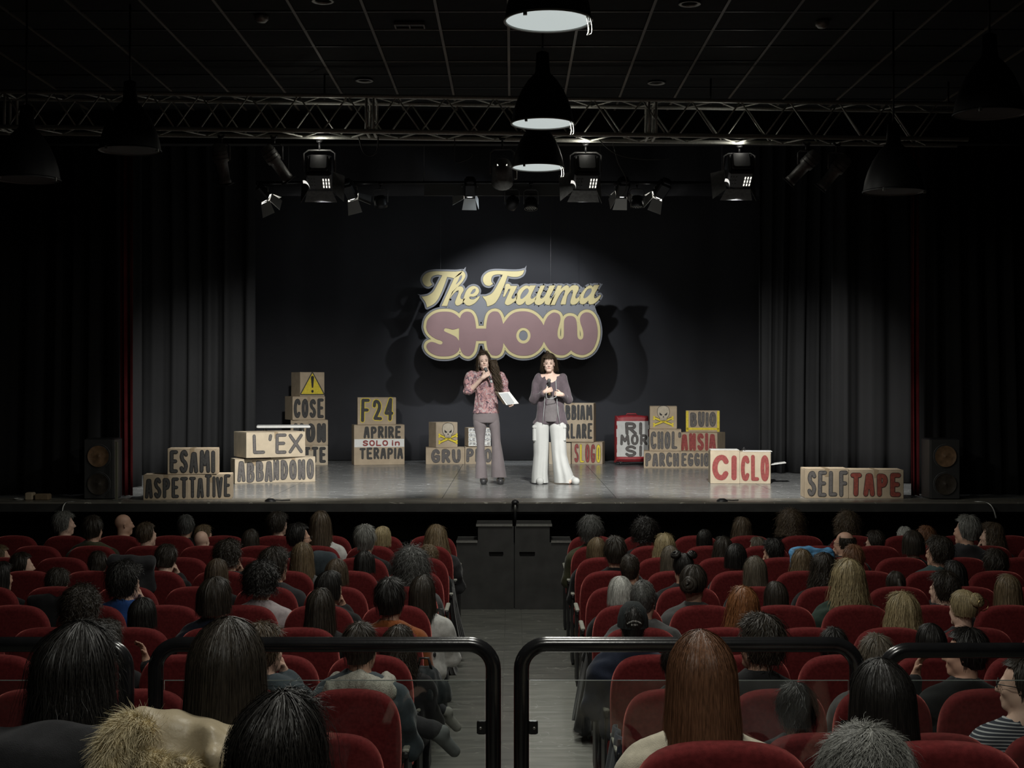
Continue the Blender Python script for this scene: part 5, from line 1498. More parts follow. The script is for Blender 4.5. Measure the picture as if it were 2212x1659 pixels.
for (x, lab) in ((.57, 'red theatre seat in front of the camera, behind the auburn-haired person'), (1.15, 'red theatre seat at the bottom right corner, upper tier'),
                 (-.76, 'red theatre seat under the beige fur-trimmed jacket, upper tier'), (-1.30, 'red theatre seat at the bottom left corner, upper tier')):
    make_seat(x, T1Y, TIER_Z, lab, 'red theatre seats of the upper tier', ends=(1,)).scale = (1.06, 1.0, 1.028)

# ================================================================== seated bodies
BODY_CACHE = {}
def arm_pts(pose, sx):
    sh = (sx * .185, -.02, .865)
    if pose == 'chin' + ('R' if sx > 0 else 'L'): return [sh, (sx * .235, .13, .66), (sx * .085, .105, .985)]
    if pose == 'up' + ('R' if sx > 0 else 'L'): return [sh, (sx * .29, .12, .70), (sx * .20, .19, .965)]
    return [sh, (sx * .235, .06, .62), (sx * .12, .30, .60)]
LEGS = lambda sx: [(sx * .10, .05, .53), (sx * .115, .46, .525), (sx * .115, .47, .09)]
def add_torso(s, g=0.0, k=.05):
    s.ell((0, -.005, .73), (.165 + g, .112 + g, .22 + g), k)
    s.cap((-.145, -.02, .872), (.145, -.02, .872), .062 + g, None, k)
    s.cap((0, -.022, .97), (-.16, -.02, .885), .045 + g, .045 + g, k); s.cap((0, -.022, .97), (.16, -.02, .885), .045 + g, .045 + g, k)
    s.ell((0, .02, .57), (.155 + g, .118 + g, .15 + g), k)
    s.ell((0, .03, .51), (.175 + g, .135 + g, .085 + g), k)
def seated_body(yaw, pitch, pose, h=.011):
    yaw = min((-60, -40, -20, 0, 20, 45, 65), key=lambda q: abs(q - yaw)); pitch = min((0, 10, 20), key=lambda q: abs(q - pitch))
    key = (yaw, pitch, pose, h)
    if key in BODY_CACHE: return BODY_CACHE[key]
    s = SDF((-.34, -.2, -.01), (.34, .68, 1.3), h)
    add_torso(s, 0)
    C = Vector((0, 0, 1.125)); Q = Matrix.Rotation(R(yaw), 3, 'Z') @ Matrix.Rotation(R(-pitch), 3, 'X')
    neck = Vector((0, -.025, .99))
    C = neck + Matrix.Rotation(R(-pitch), 3, 'X') @ (C - neck)
    s.cap(tuple(C + Q @ Vector((0, -.022, -.045))), (0, -.03, .94), .050, .058, .03)
    head_sdf(s, C, Q, .93)
    for sx in (-1, 1):
        A = arm_pts(pose, sx)
        s.path(A, [.047, .039, .028], .02)
        D = Vector(A[2]) - Vector(A[1])
        up = pose.endswith('R' if sx > 0 else 'L') and pose != 'rest'
        hand_sdf(s, A[2], (D.normalized() * .75 + Vector((-sx * .2, .1, .7))) if up else D, Vector((-sx * .8, -.6, 0)) if up else Vector((0, .1, -1)), .95, .35, thumb=sx if not up else -sx)
        L = LEGS(sx)
        s.path(L, [.078, .058, .042], .03)
        s.cap(L[2], (L[2][0], .50, .045), .042, .04, .02); s.cap((L[2][0], .47, .04), (L[2][0], .62, .034), .04, .03, .02)
    me = s.mesh('person')
    BODY_CACHE[key] = (me, C, Q)
    return BODY_CACHE[key]
TOP_CACHE = {}
def seated_top(pose, kind):
    key = (pose, kind)
    if key in TOP_CACHE: return TOP_CACHE[key]
    g = {'tank': .008, 'shirt': .010, 'sweater': .018, 'jacket': .028}[kind]
    s = SDF((-.36, -.24, .4), (.36, .46, 1.12), .014)
    add_torso(s, g)
    for sx in (-1, 1):
        if kind == 'tank': break
        A = arm_pts(pose, sx)
        e_ = tuple(np.array(A[2]) * .92 + np.array(A[1]) * .08)
        s.path([A[0], A[1], e_], [.052 + g, .043 + g, .032 + g], .025)
    if kind not in ('shirt', 'tank'): s.cap((0, -.03, .93), (0, -.03, .985), .066 + g * .5, .064 + g * .4, .02)
    s.folds(.004 if kind != 'jacket' else .007, 32, 5)
    s.cap((0, -.018, 1.02 if kind not in ('shirt', 'tank') else 1.0), (0, -.02, 1.2), .062 if kind not in ('shirt', 'tank') else .075, None, .008, cut=True)
    me = s.mesh('top'); TOP_CACHE[key] = me
    return me
def seated_trousers():
    if 'tr' in TOP_CACHE: return TOP_CACHE['tr']
    s = SDF((-.3, -.16, .05), (.3, .6, .66), .013)
    s.ell((0, .03, .51), (.185, .145, .09), .03)
    for sx in (-1, 1):
        L = LEGS(sx)
        s.path([L[0], L[1], (L[2][0], L[2][1], .12)], [.09, .07, .058], .03)
    s.folds(.004, 34, 9)
    TOP_CACHE['tr'] = s.mesh('trousers')
    return TOP_CACHE['tr']
CLOTH = {}
def cloth(name, col, rough=.9, bump=.3, bscale=350, sheen=.2):
    if name not in CLOTH: CLOTH[name] = mat('cloth_' + name, col, rough, spec=.2, var=.15, vscale=30, bump=bump, bscale=bscale, sheen=sheen)
    return CLOTH[name]
for n_, c_ in (('black', (.014, .014, .015)), ('charcoal', (.030, .030, .033)), ('grey', (.085, .085, .085)), ('navy', (.020, .026, .045)), ('blue', (.02, .065, .22)), ('olive', (.055, .055, .03)), ('white', (.52, .52, .50)),
               ('pink', (.42, .37, .38)), ('orange', (.27, .085, .028)), ('teal', (.045, .075, .075)), ('slate', (.05, .065, .075)), ('lightblue', (.14, .19, .22)), ('brown', (.075, .05, .035)), ('cream', (.50, .46, .36)), ('green', (.03, .05, .04))):
    cloth(n_, c_)
M_TROU = cloth('trouser', (.02, .021, .026))
HAIRTXT = {'short': 'short %s hair', 'tousled': 'tousled %s hair', 'buzz': 'cropped %s hair', 'fringe': 'balding %s hair', 'bob': '%s bobbed hair', 'straight': 'straight %s hair', 'long': 'long %s hair', 'wavy': 'wavy %s hair',
           'curly': 'curly %s hair', 'frizzy': 'frizzy %s hair', 'longcurly': 'long curly %s hair', 'updo': '%s hair knotted up', 'bun': '%s hair in a bun', 'buns': '%s hair in two buns', 'pony': '%s ponytail', 'bald': 'bald head', 'cap': 'black baseball cap'}
COLTXT = {'K': 'black', 'D': 'dark brown', 'B': 'brown', 'L': 'light brown', 'A': 'ash brown', 'G': 'grey', 'S': 'greying', 'W': 'white', 'Y': 'blond', 'R': 'auburn', 'C': 'copper'}
def seated_person(px, topy, yback, zfloor, style, hc, shirt, yaw=0, pitch=0, pose='rest', kind='sweater', hs=1.0, var=0, skin=None, res=.011, x_off=0.0, hair_me=None, yoff=.195):
    d = yback + yoff
    z = CAMZ - (topy - CY) / FPX * d
    me, C, Q = seated_body(yaw, pitch, pose, res)
    extra = {'bald': 0.0, 'cap': .012}.get(style, STYLES.get(style, {}).get('t', .01) * hs * .9)
    htop = C.z + .112 + extra
    k = (z - zfloor) / htop
    k = max(.80, min(1.12, k))
    x = (px - CX) / FPX * d
    b = put('person', me, skin or M_SKIN, None, (x, d, zfloor), objmat=True, scale=k)
    t = put({'tank': 'sleeveless_top', 'shirt': 'shirt', 'sweater': 'sweater', 'jacket': 'jacket'}[kind], seated_top(pose, kind), CLOTH[shirt], b, objmat=True)
    put('trousers', seated_trousers(), M_TROU, b, objmat=True)
    if style not in ('bald', 'cap'):
        h = put('hair', hair_me or get_hair(style, var), HC[hc], b, loc=C, objmat=True)
        h.rotation_euler = Q.to_euler(); h.scale = (.95 * hs,) * 3
    return b, C, Q, k
# (px, top py, row, style, colour, clothing, yaw (+ = looks left in the photo), pitch, pose, kind, hair scale, variant)
P = [
 (141, 1106, 1, 'tousled', 'G', 'olive', -55, 0, 'rest', 'shirt', .95, 0), (202, 1118, 2, 'short', 'D', 'olive', -25, 0, 'rest', 'jacket', 1.05, 0), (268, 1111, 1, 'bald', 'D', 'olive', -50, 0, 'rest', 'shirt', 1, 0),
 (318, 1131, 2, 'short', 'B', 'black', -45, 0, 'rest', 'sweater', 1.0, 1), (402, 1115, 1, 'short', 'S', 'black', 0, 5, 'rest', 'sweater', 1, 0), (441, 1134, 1, 'tousled', 'L', 'black', -30, 0, 'rest', 'sweater', .9, 1),
 (436, 1147, 2, 'bald', 'D', 'lightblue', -20, 0, 'rest', 'shirt', 1, 0), (541, 1146, 2, 'straight', 'D', 'black', 0, 0, 'rest', 'sweater', 1, 0),
 (2, 1180, 3, 'short', 'L', 'black', -70, 0, 'rest', 'sweater', 1, 0), (50, 1196, 4, 'short', 'D', 'charcoal', -50, 0, 'rest', 'sweater', 1, 1), (2, 1217, 5, 'long', 'K', 'black', -40, 0, 'rest', 'sweater', 1, 0),
 (208, 1196, 4, 'short', 'D', 'black', 0, 18, 'rest', 'sweater', 1, 0), (357, 1184, 4, 'short', 'D', 'black', -10, 25, 'chinR', 'sweater', 1.1, 1), (496, 1168, 4, 'curly', 'D', 'charcoal', -30, 0, 'chinR', 'sweater', .95, 0),
 (124, 1232, 5, 'tousled', 'D', 'black', -20, 12, 'rest', 'jacket', 1, 0), (273, 1221, 6, 'tousled', 'K', 'blue', -40, 0, 'chinR', 'jacket', 1.15, 0), (178, 1273, 7, 'curly', 'D', 'black', -20, 0, 'rest', 'jacket', 1.08, 1),
 (308, 1293, 7, 'bob', 'K', 'black', 0, 5, 'rest', 'sweater', .95, 0), (466, 1253, 7, 'bob', 'D', 'navy', -15, 0, 'rest', 'jacket', 1.05, 1), (468, 1209, 5, 'long', 'B', 'black', 0, 0, 'rest', 'sweater', .95, 0),
 (565, 1216, 6, 'curly', 'K', 'pink', -25, 0, 'rest', 'sweater', 1.0, 0), (602, 1108, 1, 'tousled', 'D', 'charcoal', -35, 0, 'rest', 'sweater', 1.0, 0), (647, 1133, 3, 'short', 'K', 'black', -50, 0, 'rest', 'sweater', 1, 0),
 (692, 1107, 2, 'long', 'B', 'white', 0, 0, 'rest', 'sweater', 1.0, 1), (790, 1140, 3, 'short', 'G', 'black', -10, 0, 'rest', 'sweater', 1.12, 0), (826, 1137, 2, 'bob', 'Y', 'black', -10, 0, 'rest', 'sweater', .9, 0),
 (942, 1138, 2, 'wavy', 'L', 'charcoal', 0, 8, 'rest', 'jacket', 1.05, 0), (925, 1176, 3, 'curly', 'L', 'black', 0, 15, 'rest', 'sweater', .8, 0), (787, 1192, 4, 'bob', 'K', 'black', 0, 12, 'rest', 'sweater', .95, 0),
 (596, 1189, 5, 'tousled', 'D', 'charcoal', -45, 0, 'rest', 'sweater', 1.1, 1), (653, 1175, 4, 'long', 'L', 'grey', 0, 0, 'rest', 'sweater', 1.0, 0), (727, 1209, 5, 'bob', 'B', 'grey', 0, 0, 'rest', 'sweater', .95, 0),
 (713, 1235, 6, 'bob', 'K', 'black', -30, 0, 'chinR', 'sweater', .95, 1), (692, 1275, 7, 'long', 'D', 'black', 0, 0, 'rest', 'sweater', .98, 1), (888, 1187, 5, 'frizzy', 'S', 'grey', 0, 0, 'rest', 'sweater', 1.0, 0),
 (845, 1258, 7, 'short', 'K', 'orange', -10, 0, 'rest', 'sweater', 1.15, 0), (912, 1249, 6, 'straight', 'D', 'white', 0, 0, 'rest', 'sweater', 1.05, 0), (780, 1350, 9, 'short', 'D', 'slate', -25, 0, 'rest', 'jacket', 1.0, 0),
 (862, 1353, 8, 'longcurly', 'D', 'black', -15, 0, 'rest', 'sweater', .9, 0), (572, 1350, 9, 'tousled', 'B', 'slate', -30, 0, 'chinR', 'jacket', 1, 0), (232, 1342, 8, 'tousled', 'D', 'black', -25, 0, 'upR', 'shirt', 1, 0),
 (1277, 1121, 2, 'tousled', 'S', 'olive', -10, 0, 'rest', 'sweater', 1.15, 0), (1289, 1161, 3, 'bob', 'L', 'black', -10, 5, 'rest', 'sweater', .9, 1), (1329, 1165, 4, 'short', 'D', 'black', 0, 0, 'rest', 'sweater', 1.1, 0),
 (1393, 1123, 2, 'curly', 'K', 'black', 0, 0, 'rest', 'sweater', 1.05, 0), (1436, 1155, 3, 'wavy', 'Y', 'black', 0, 0, 'rest', 'sweater', .95, 1), (1448, 1179, 4, 'straight', 'A', 'black', 0, 0, 'rest', 'sweater', .9, 0),
 (1522, 1141, 2, 'bob', 'K', 'black', -15, 5, 'rest', 'sweater', .8, 0), (1603, 1119, 1, 'wavy', 'B', 'black', 0, 0, 'rest', 'sweater', .95, 0), (1709, 1103, 1, 'frizzy', 'B', 'black', 0, 0, 'rest', 'sweater', .92, 1),
 (1562, 1160, 3, 'wavy', 'D', 'black', 0, 0, 'rest', 'sweater', .9, 1), (1590, 1176, 4, 'bob', 'K', 'black', -10, 0, 'rest', 'sweater', .95, 0), (1636, 1162, 2, 'short', 'A', 'black', 40, 12, 'rest', 'sweater', .95, 0),
 (1670, 1166, 3, 'tousled', 'K', 'black', 45, 8, 'chinL', 'sweater', .95, 0), (1732, 1187, 4, 'wavy', 'L', 'black', 0, 0, 'rest', 'sweater', .9, 0), (1362, 1202, 5, 'buzz', 'D', 'black', -25, 0, 'rest', 'jacket', 1.05, 0),
 (1340, 1247, 6, 'bob', 'W', 'black', 0, 0, 'rest', 'sweater', .95, 0), (1631, 1204, 5, 'straight', 'A', 'black', 0, 0, 'rest', 'sweater', .98, 0), (1476, 1196, 5, 'buns', 'K', 'black', 0, 5, 'rest', 'sweater', .95, 0),
 (1499, 1228, 6, 'updo', 'D', 'grey', -10, 0, 'rest', 'sweater', 1.15, 0), (1390, 1260, 7, 'buzz', 'S', 'grey', -20, 0, 'rest', 'jacket', 1.08, 1), (1367, 1308, 8, 'cap', 'K', 'navy', -8, 0, 'rest', 'jacket', 1, 0),
 (1605, 1270, 7, 'wavy', 'R', 'black', 0, 0, 'rest', 'sweater', .95, 0), (1676, 1260, 6, 'straight', 'D', 'black', 0, 5, 'rest', 'sweater', 1.0, 1), (1638, 1338, 9, 'tousled', 'D', 'black', 35, 0, 'rest', 'sweater', 1.12, 0),
 (1462, 1388, 9, 'short', 'K', 'black', 0, 0, 'rest', 'sweater', 1, 0), (1830, 1111, 1, 'curly', 'B', 'black', 0, 0, 'rest', 'sweater', 1.1, 1), (1823, 1147, 3, 'fringe', 'D', 'black', 50, 0, 'chinL', 'sweater', 1.05, 0),
 (1843, 1183, 4, 'short', 'C', 'black', 0, 5, 'rest', 'sweater', 1.1, 0), (1890, 1149, 2, 'short', 'D', 'black', 50, 8, 'rest', 'sweater', 1, 0), (1955, 1141, 1, 'short', 'W', 'black', 0, 10, 'rest', 'sweater', 1, 0),
 (2001, 1138, 2, 'tousled', 'C', 'black', 0, 0, 'rest', 'sweater', .95, 0), (1972, 1148, 3, 'bob', 'D', 'black', 0, 0, 'rest', 'sweater', .98, 0), (2025, 1163, 4, 'tousled', 'D', 'teal', 45, 0, 'rest', 'jacket', 1.05, 0),
 (2086, 1117, 3, 'short', 'G', 'charcoal', 50, 0, 'rest', 'jacket', 1.05, 0), (2140, 1128, 2, 'longcurly', 'B', 'black', 60, 0, 'chinL', 'sweater', .85, 0), (2150, 1192, 4, 'tousled', 'D', 'black', 0, 5, 'rest', 'sweater', 1.1, 0),
 (2062, 1215, 5, 'long', 'K', 'black', 0, 0, 'rest', 'sweater', 1.0, 0), (2036, 1237, 6, 'tousled', 'D', 'black', 45, 0, 'rest', 'jacket', 1.0, 1), (1832, 1214, 6, 'wavy', 'Y', 'green', 0, 0, 'rest', 'jacket', 1.05, 0),
 (1779, 1194, 5, 'longcurly', 'D', 'black', 0, 0, 'rest', 'sweater', .85, 0), (1936, 1238, 5, 'pony', 'D', 'black', 0, 15, 'rest', 'sweater', 1.0, 0), (2177, 1244, 6, 'long', 'L', 'black', 0, 0, 'rest', 'sweater', .98, 0),
 (1950, 1288, 7, 'wavy', 'Y', 'black', 0, 0, 'rest', 'sweater', 1.1, 1), (2078, 1279, 7, 'bun', 'Y', 'charcoal', 15, 0, 'rest', 'sweater', 1.05, 0), (2010, 1348, 8, 'bob', 'K', 'black', 0, 0, 'rest', 'sweater', .92, 0),
 (2082, 1363, 9, 'short', 'K', 'black', 60, 0, 'upL', 'sweater', 1.05, 0), (1800, 1364, 8, 'short', 'K', 'black', 0, 5, 'rest', 'sweater', 1.1, 0), (1892, 1380, 9, 'short', 'A', 'grey', 0, 5, 'rest', 'sweater', 1.1, 0),
 (1722, 1486, 10, 'tousled', 'K', 'charcoal', 0, 10, 'rest', 'jacket', 1.0, 0), (2206, 1420, 10, 'short', 'D', 'navy', 70, 0, 'rest', 'shirt', 1.0, 0),
]
# order in the row, counted from the aisle, for the labels
order = {}
for i, q in enumerate(P):
    key = (q[2], q[0] < 1106)
    order.setdefault(key, []).append((abs(q[0] - 1106), i))
rank = {}
for key, L in order.items():
    for n_, (_, i) in enumerate(sorted(L)): rank[i] = n_ + 1
PEOPLE = {}
for i, q in enumerate(P):
    px, ty, row, style, hc, sh, yaw, pitch, pose, kind, hs, var = q
    b, C, Q, k = seated_person(px, ty, ROWY[row], 0.0, style, hc, sh, yaw, pitch, pose, kind, hs, var, skin=M_SKIN2 if i % 3 == 0 else M_SKIN)
    hair = HAIRTXT[style] % COLTXT[hc] if '%s' in HAIRTXT[style] else HAIRTXT[style]
    setp(b, 'seated person with %s, %s row, %s block, %s person from aisle' % (hair, ORD[row], 'left' if px < 1106 else 'right', ORD[rank[i]]), 'person', 'seated audience in the lower hall')
    PEOPLE[(px, row)] = (b, C, Q)
# --- accessories that belong to people
def glasses(b, C, Q):
    g = MB()
    for sx in (-1, 1):
        g.tube([tuple(C + Q @ (Vector((sx * .03 + .024 * math.cos(a), .108, .004 + .018 * math.sin(a))) * .93)) for a in [6.2832 * k / 10 for k in range(10)]], .0022, 5, closed=True)
        g.tube([tuple(C + Q @ (Vector(p) * .93)) for p in ((sx * .054, .106, .008), (sx * .08, .05, .008), (sx * .086, -.01, .004))], .0022, 5)
    g.tube([tuple(C + Q @ (Vector(p) * .93)) for p in ((-.008, .11, .008), (.008, .11, .008))], .0022, 5)
    g.build('glasses', M_DARK, b, True)
for key in ((647, 3), (1823, 3), (1890, 2), (2206, 10), (1638, 9)):
    glasses(*PEOPLE[key])
# cap
b, C, Q = PEOPLE[(1367, 8)]
c = MB()
c.lathe([(.001, .152), (.045, .143), (.082, .105), (.099, .05), (.101, .0)], 28, M=Matrix.Diagonal((.92, 1.12, 1)))
cap = put('baseball_cap', c.mesh('baseball_cap', True), mat('black_cap_cotton', (.012, .016, .017), .9, var=.2), b, loc=C, rot=Q.to_euler())
vz = MB()
n = 12
vz.add([(.09 * math.sin(a), .095 + .0 + .03 * math.cos(a) * 0 + (.02 if r_ else .0) * 0 + (.085 * math.cos(a * .9) if r_ else .01 * math.cos(a)), .012 - (.018 if r_ else 0)) for a in [R(-70 + 140 * k / n) for k in range(n + 1)] for r_ in (0, 1)], [(2 * k, 2 * k + 1, 2 * k + 3, 2 * k + 2) for k in range(n)])
vz.build('visor', MATS['black_cap_cotton'], cap)
st = MB()
for row_, z_, n_ in ((0, .052, 13), (1, .030, 6)):
    for k in range(n_):
        a = R(180) + R((k - (n_ - 1) / 2) * 4.2)
        zz = z_ - (.016 * ((k - (n_ - 1) / 2) / 6) ** 2 if row_ == 0 else 0)
        u = Vector((math.sin(a) * .0945, math.cos(a) * .115, zz))
        o_ = Vector((math.cos(a), -math.sin(a), 0))
        nn_ = Vector((math.sin(a), math.cos(a), 0)).normalized() * .0018
        hgt = .0035 + .001 * ((k * 7) % 3)
        st.add([u + nn_ - o_ * .0022 - Vector((0, 0, hgt)), u + nn_ + o_ * .0022 - Vector((0, 0, hgt)), u + nn_ + o_ * .0022 + Vector((0, 0, hgt)), u + nn_ - o_ * .0022 + Vector((0, 0, hgt))], [(0, 1, 2, 3)])
st.build('white_embroidery', M_WHITE, cap)
# short back hair below the cap
h = put('hair', get_hair('buzz'), HC['K'], b, loc=C, rot=Q.to_euler(), objmat=True)
# hoop through the blond bun
b, C, Q = PEOPLE[(2078, 7)]
MB().tube([tuple(C + Q @ Vector((.045 + .042 * math.cos(a), -.165, .06 + .042 * math.sin(a)))) for a in [6.2832 * k / 20 for k in range(20)]], .003, 6, closed=True).build('hair_hoop', mat('brass', (.55, .42, .2), .3, metal=1.0), b, True)
# ================================================================== handrails with glass
M_RAIL = mat('black_gloss_rail', (.010, .010, .011), .22, spec=.6, var=.2, vscale=15, bump=.03, bscale=60)
M_WORN = mat('worn_steel', (.30, .30, .28), .3, metal=.8, var=.3, vscale=40)
def handrail(x0, x1, ztop, label, posts=(1, 1), d=4.80):
    e = empty('handrail', ((x0 + x1) / 2, d, TIER_Z))
    w = (x1 - x0) / 2; r = .0265; H = ztop - TIER_Z - r; rc = .085
    a, b = -w + r, w - r
    path = []
    if posts[0]:
        path += [(a, 0, .012), (a, 0, H - rc)] + [(a + rc - rc * math.cos(t), 0, H - rc + rc * math.sin(t)) for t in [math.pi / 2 * k / 8 for k in range(1, 9)]]
    else: path += [(-w, 0, H)]
    if posts[1]:
        path += [(b - rc + rc * math.sin(t), 0, H - rc + rc * math.cos(t)) for t in [math.pi / 2 * k / 8 for k in range(0, 9)]] + [(b, 0, .012)]
    else: path += [(w, 0, H)]
    MB().tube(path, r, 20).build('tube', M_RAIL, e, True)
    gx0, gx1 = a + (.03 if posts[0] else 0), b - (.03 if posts[1] else 0)
    MB().box(((gx0 + gx1) / 2, 0, (1.425 - TIER_Z + .12) / 2), (gx1 - gx0, .008, 1.425 - TIER_Z - .12)).build('glass_pane', M_GLASS, e)
    MB().box(((gx0 + gx1) / 2, 0, 1.4258 - TIER_Z), (gx1 - gx0, .0082, .0016)).build('glass_edge', mat('polished_glass_edge', (.25, .29, .27), .2), e)
    for s_, xx in ((1, a), (-1, b)):
        if not posts[0 if s_ > 0 else 1]: continue
        MB().lathe([(.05, 0), (.05, .012), (.028, .016)], 20, c=(xx, 0, 0)).build('foot_flange', M_RAIL, e, True)
        for z in (1.264 - TIER_Z, .25):
            MB().box((xx + s_ * .040, -.002, z), (.034, .026, .045), bev=.004).build('glass_clamp', M_RAIL, e)
            MB().lathe([(.001, .003), (.005, .002), (.006, 0)], 8, c=(xx + s_ * .044, -.0155, z), M=Matrix.Rotation(R(90), 3, 'X')).build('clamp_screw', M_ALU, e, True)
    return setp(e, label, 'handrail', 'black tubular handrails with glass')
handrail(-1.258, -.038, 1.576, 'black tubular handrail with glass pane left of the aisle gap')
handrail(.006, 1.219, 1.576, 'black tubular handrail with glass pane right of the aisle gap')
handrail(-2.6, -1.306, 1.576, 'black tubular handrail with glass pane at the far left', (0, 1))
handrail(1.259, 2.6, 1.556, 'black tubular handrail with glass pane at the far right', (1, 0))

# ================================================================== people in the upper tier, close to the camera
NEAR = {
 'n1': dict(tilt=-.4, t=.030, th=1.7, L=.19, flare=.10, n=5200, len=.95, root=.7, w=.0017, seg=10, lift=.014, stand=.010, messy=.018, wave=.006, freq=1.6, lump=.008, capres=(60, 26), tip=.82),
 'n2': dict(tilt=-.4, t=.040, th=1.6, L=.34, flare=.06, n=5200, len=2, root=.5, w=.0016, seg=11, lift=.006, messy=.008, lump=.004, capres=(60, 26), back=.08, wave=.0015, freq=1),
 'n3': dict(tilt=-.35, t=.026, th=1.75, L=.20, flare=.12, n=4800, len=1.5, root=.7, w=.0016, seg=10, lift=.016, stand=.004, messy=.022, wave=.011, freq=1.7, lump=.010, capres=(60, 26), tip=.85, sweep=.25),
 'n4': dict(tilt=-.4, t=.028, th=1.6, L=.42, flare=.10, n=6000, len=2, root=.5, w=.0015, seg=13, lift=.005, messy=.007, lump=.003, capres=(60, 30), back=.10, wave=.001, freq=1, front=(2.0, 2.4)),
 'n5': dict(tilt=-.4, t=.030, th=1.6, L=.30, flare=.10, n=5200, len=2, root=.45, w=.0015, seg=11, lift=.005, messy=.006, lump=.003, capres=(60, 26), back=.06),
 'n6': dict(t=.042, th=1.9, thf=.9, L=.06, flare=.05, n=5200, len=.35, root=.8, w=.0016, seg=7, lift=.012, stand=.010, messy=.010, wave=.008, freq=1.8, lump=.014, capres=(60, 24), tip=1.0),
}
def near_person(px, ty, yb, st, hc, shirt, yaw, label, pose='rest', kind='sweater', pitch=0, hs=1.0):
    STYLES[st] = NEAR[st]
    b, C, Q, k = seated_person(px, ty, yb, TIER_Z, st, hc, shirt, yaw, pitch, pose, kind, hs, 0, skin=M_SKIN2, res=.011, hair_me=hair_mesh('hair', NEAR[st], 5))
    setp(b, label, 'person')
    return b, C, Q, k
near_person(168, 1360, T1Y, 'n1', 'K', 'black', -10, 'person with shaggy black hair at the bottom left, upper tier', kind='jacket')
near_person(490, 1345, T1Y, 'n2', 'D', 'black', -8, 'person with sleek dark brown hair behind the beige fur jacket', hs=.97)
near_person(1515, 1374, T1Y, 'n4', 'E', 'cream', 6, 'person with long straight auburn hair in cream knit, bottom right')
near_person(1905, 1430, T1Y, 'n5', 'K', 'white', 5, 'bare-armed person with sleek black hair, bottom right', kind='tank', hs=.95)
near_person(606, 1518, 2.92, 'n3', 'K', 'black', -20, 'person with messy black hair at the bottom edge, left of aisle', kind='jacket')
near_person(1868, 1584, 2.92, 'n6', 'G', 'grey', 5, 'person with fuzzy grey hair at the bottom edge, right side')

# ------------------------------------------------------------------ jackets over the seat backs
def draped(name, label, lo, hi, build, m, seed, h=.011, amp=.006, fr=30):
    s = SDF(lo, hi, h)
    build(s)
    s.folds(amp, fr, seed)
    e = put(name, s.mesh(name), m)
    return setp(e, label, 'jacket')
M_BEIGE = mat('beige_nylon', (.42, .35, .235), .45, spec=.4, var=.08, vscale=10, bump=.15, bscale=60)
def beige(s):
    yb = T1Y
    s.cap((-1.0, yb + .0, 1.475), (-.66, yb - .0, 1.475), .068, .066, .02)
    s.ell((-.84, yb - .07, 1.36), (.19, .045, .17), .05)
    s.ell((-.94, yb - .02, 1.50), (.10, .08, .07), .04)
    s.ell((-.72, yb - .07, 1.43), (.10, .05, .08), .04, Matrix.Rotation(R(25), 3, 'Y'))
    s.ell((-.84, yb + .12, 1.32), (.18, .04, .14), .05)
    s.cap((-.86, yb - .13, 1.46), (-.80, yb - .14, 1.30), .022, .016, .012)
    s.cap((-.78, yb - .12, 1.47), (-.77, yb - .14, 1.36), .018, .014, .012)
    s.ell((-.82, yb - .14, 1.42), (.028, .03, .05), .01, cut=True)
jk = empty('fur_trimmed_jacket', (-.84, T1Y, 1.3))
o = draped('jacket_shell', None, (-1.2, T1Y - .25, 1.1), (-.55, T1Y + .25, 1.65), beige, M_BEIGE, 12, .010, .011, 26)
o.parent = jk; o.matrix_parent_inverse = Matrix.Translation(-Vector(jk.location)); del o['category']
def fur(name, path, rad, n, ln, w, m, parent, seed=1):
    r_ = np.random.RandomState(seed)
    P_ = np.array(path, float); t = r_.uniform(0, len(P_) - 1, n)
    c = np.stack([np.interp(t, np.arange(len(P_)), P_[:, k]) for k in range(3)], 1)
    rr = np.interp(t, np.arange(len(P_)), rad)
    d = r_.normal(size=(n, 3)); d /= np.linalg.norm(d, axis=1, keepdims=True)
    tang = np.stack([np.interp(t, np.arange(len(P_)), np.gradient(P_[:, k])) for k in range(3)], 1); tang /= np.linalg.norm(tang, axis=1, keepdims=True)
    d -= tang * (d * tang).sum(1, keepdims=True) * .8
    d /= np.linalg.norm(d, axis=1, keepdims=True)
    g = tang * .5 + np.array((0, 0, -.45)); seg = 5
    tt = np.linspace(0, 1, seg + 1)[None, :, None]
    L = ln * r_.uniform(.5, 1.1, n)[:, None, None]
    p = c[:, None] + d[:, None] * (rr[:, None, None] * .75 + L * tt) + (g + .35 * r_.normal(size=(n, 3)))[:, None] * L * tt ** 1.7
    dd = np.gradient(p, axis=1); dd /= np.linalg.norm(dd, axis=-1, keepdims=True)
    wv = np.cross(dd, r_.normal(size=(n, 1, 3))); wv /= np.linalg.norm(wv, axis=-1, keepdims=True)
    ww = w * (1 - .85 * tt)
    v = np.stack([p - wv * ww, p + wv * ww], 2).reshape(-1, 3)
    i = (np.arange(n)[:, None] * (2 * (seg + 1)) + 2 * np.arange(seg)[None, :])
    f = np.stack([i, i + 1, i + 3, i + 2], -1).reshape(-1, 4)
    o = put(name, np_mesh(name, v, f, True), m, parent)
    o.matrix_parent_inverse = Matrix.Translation(-Vector(parent.location))
    q = put(name + '_backing', MB().tube([tuple(x) for x in path], [a * .85 for a in rad], 12).mesh(name, True), m, parent)
    q.matrix_parent_inverse = Matrix.Translation(-Vector(parent.location))
    return o
M_FUR = mat('cream_fur', (.66, .57, .37), .65, spec=.3, var=.3, vscale=30)
fd = T1Y - .09
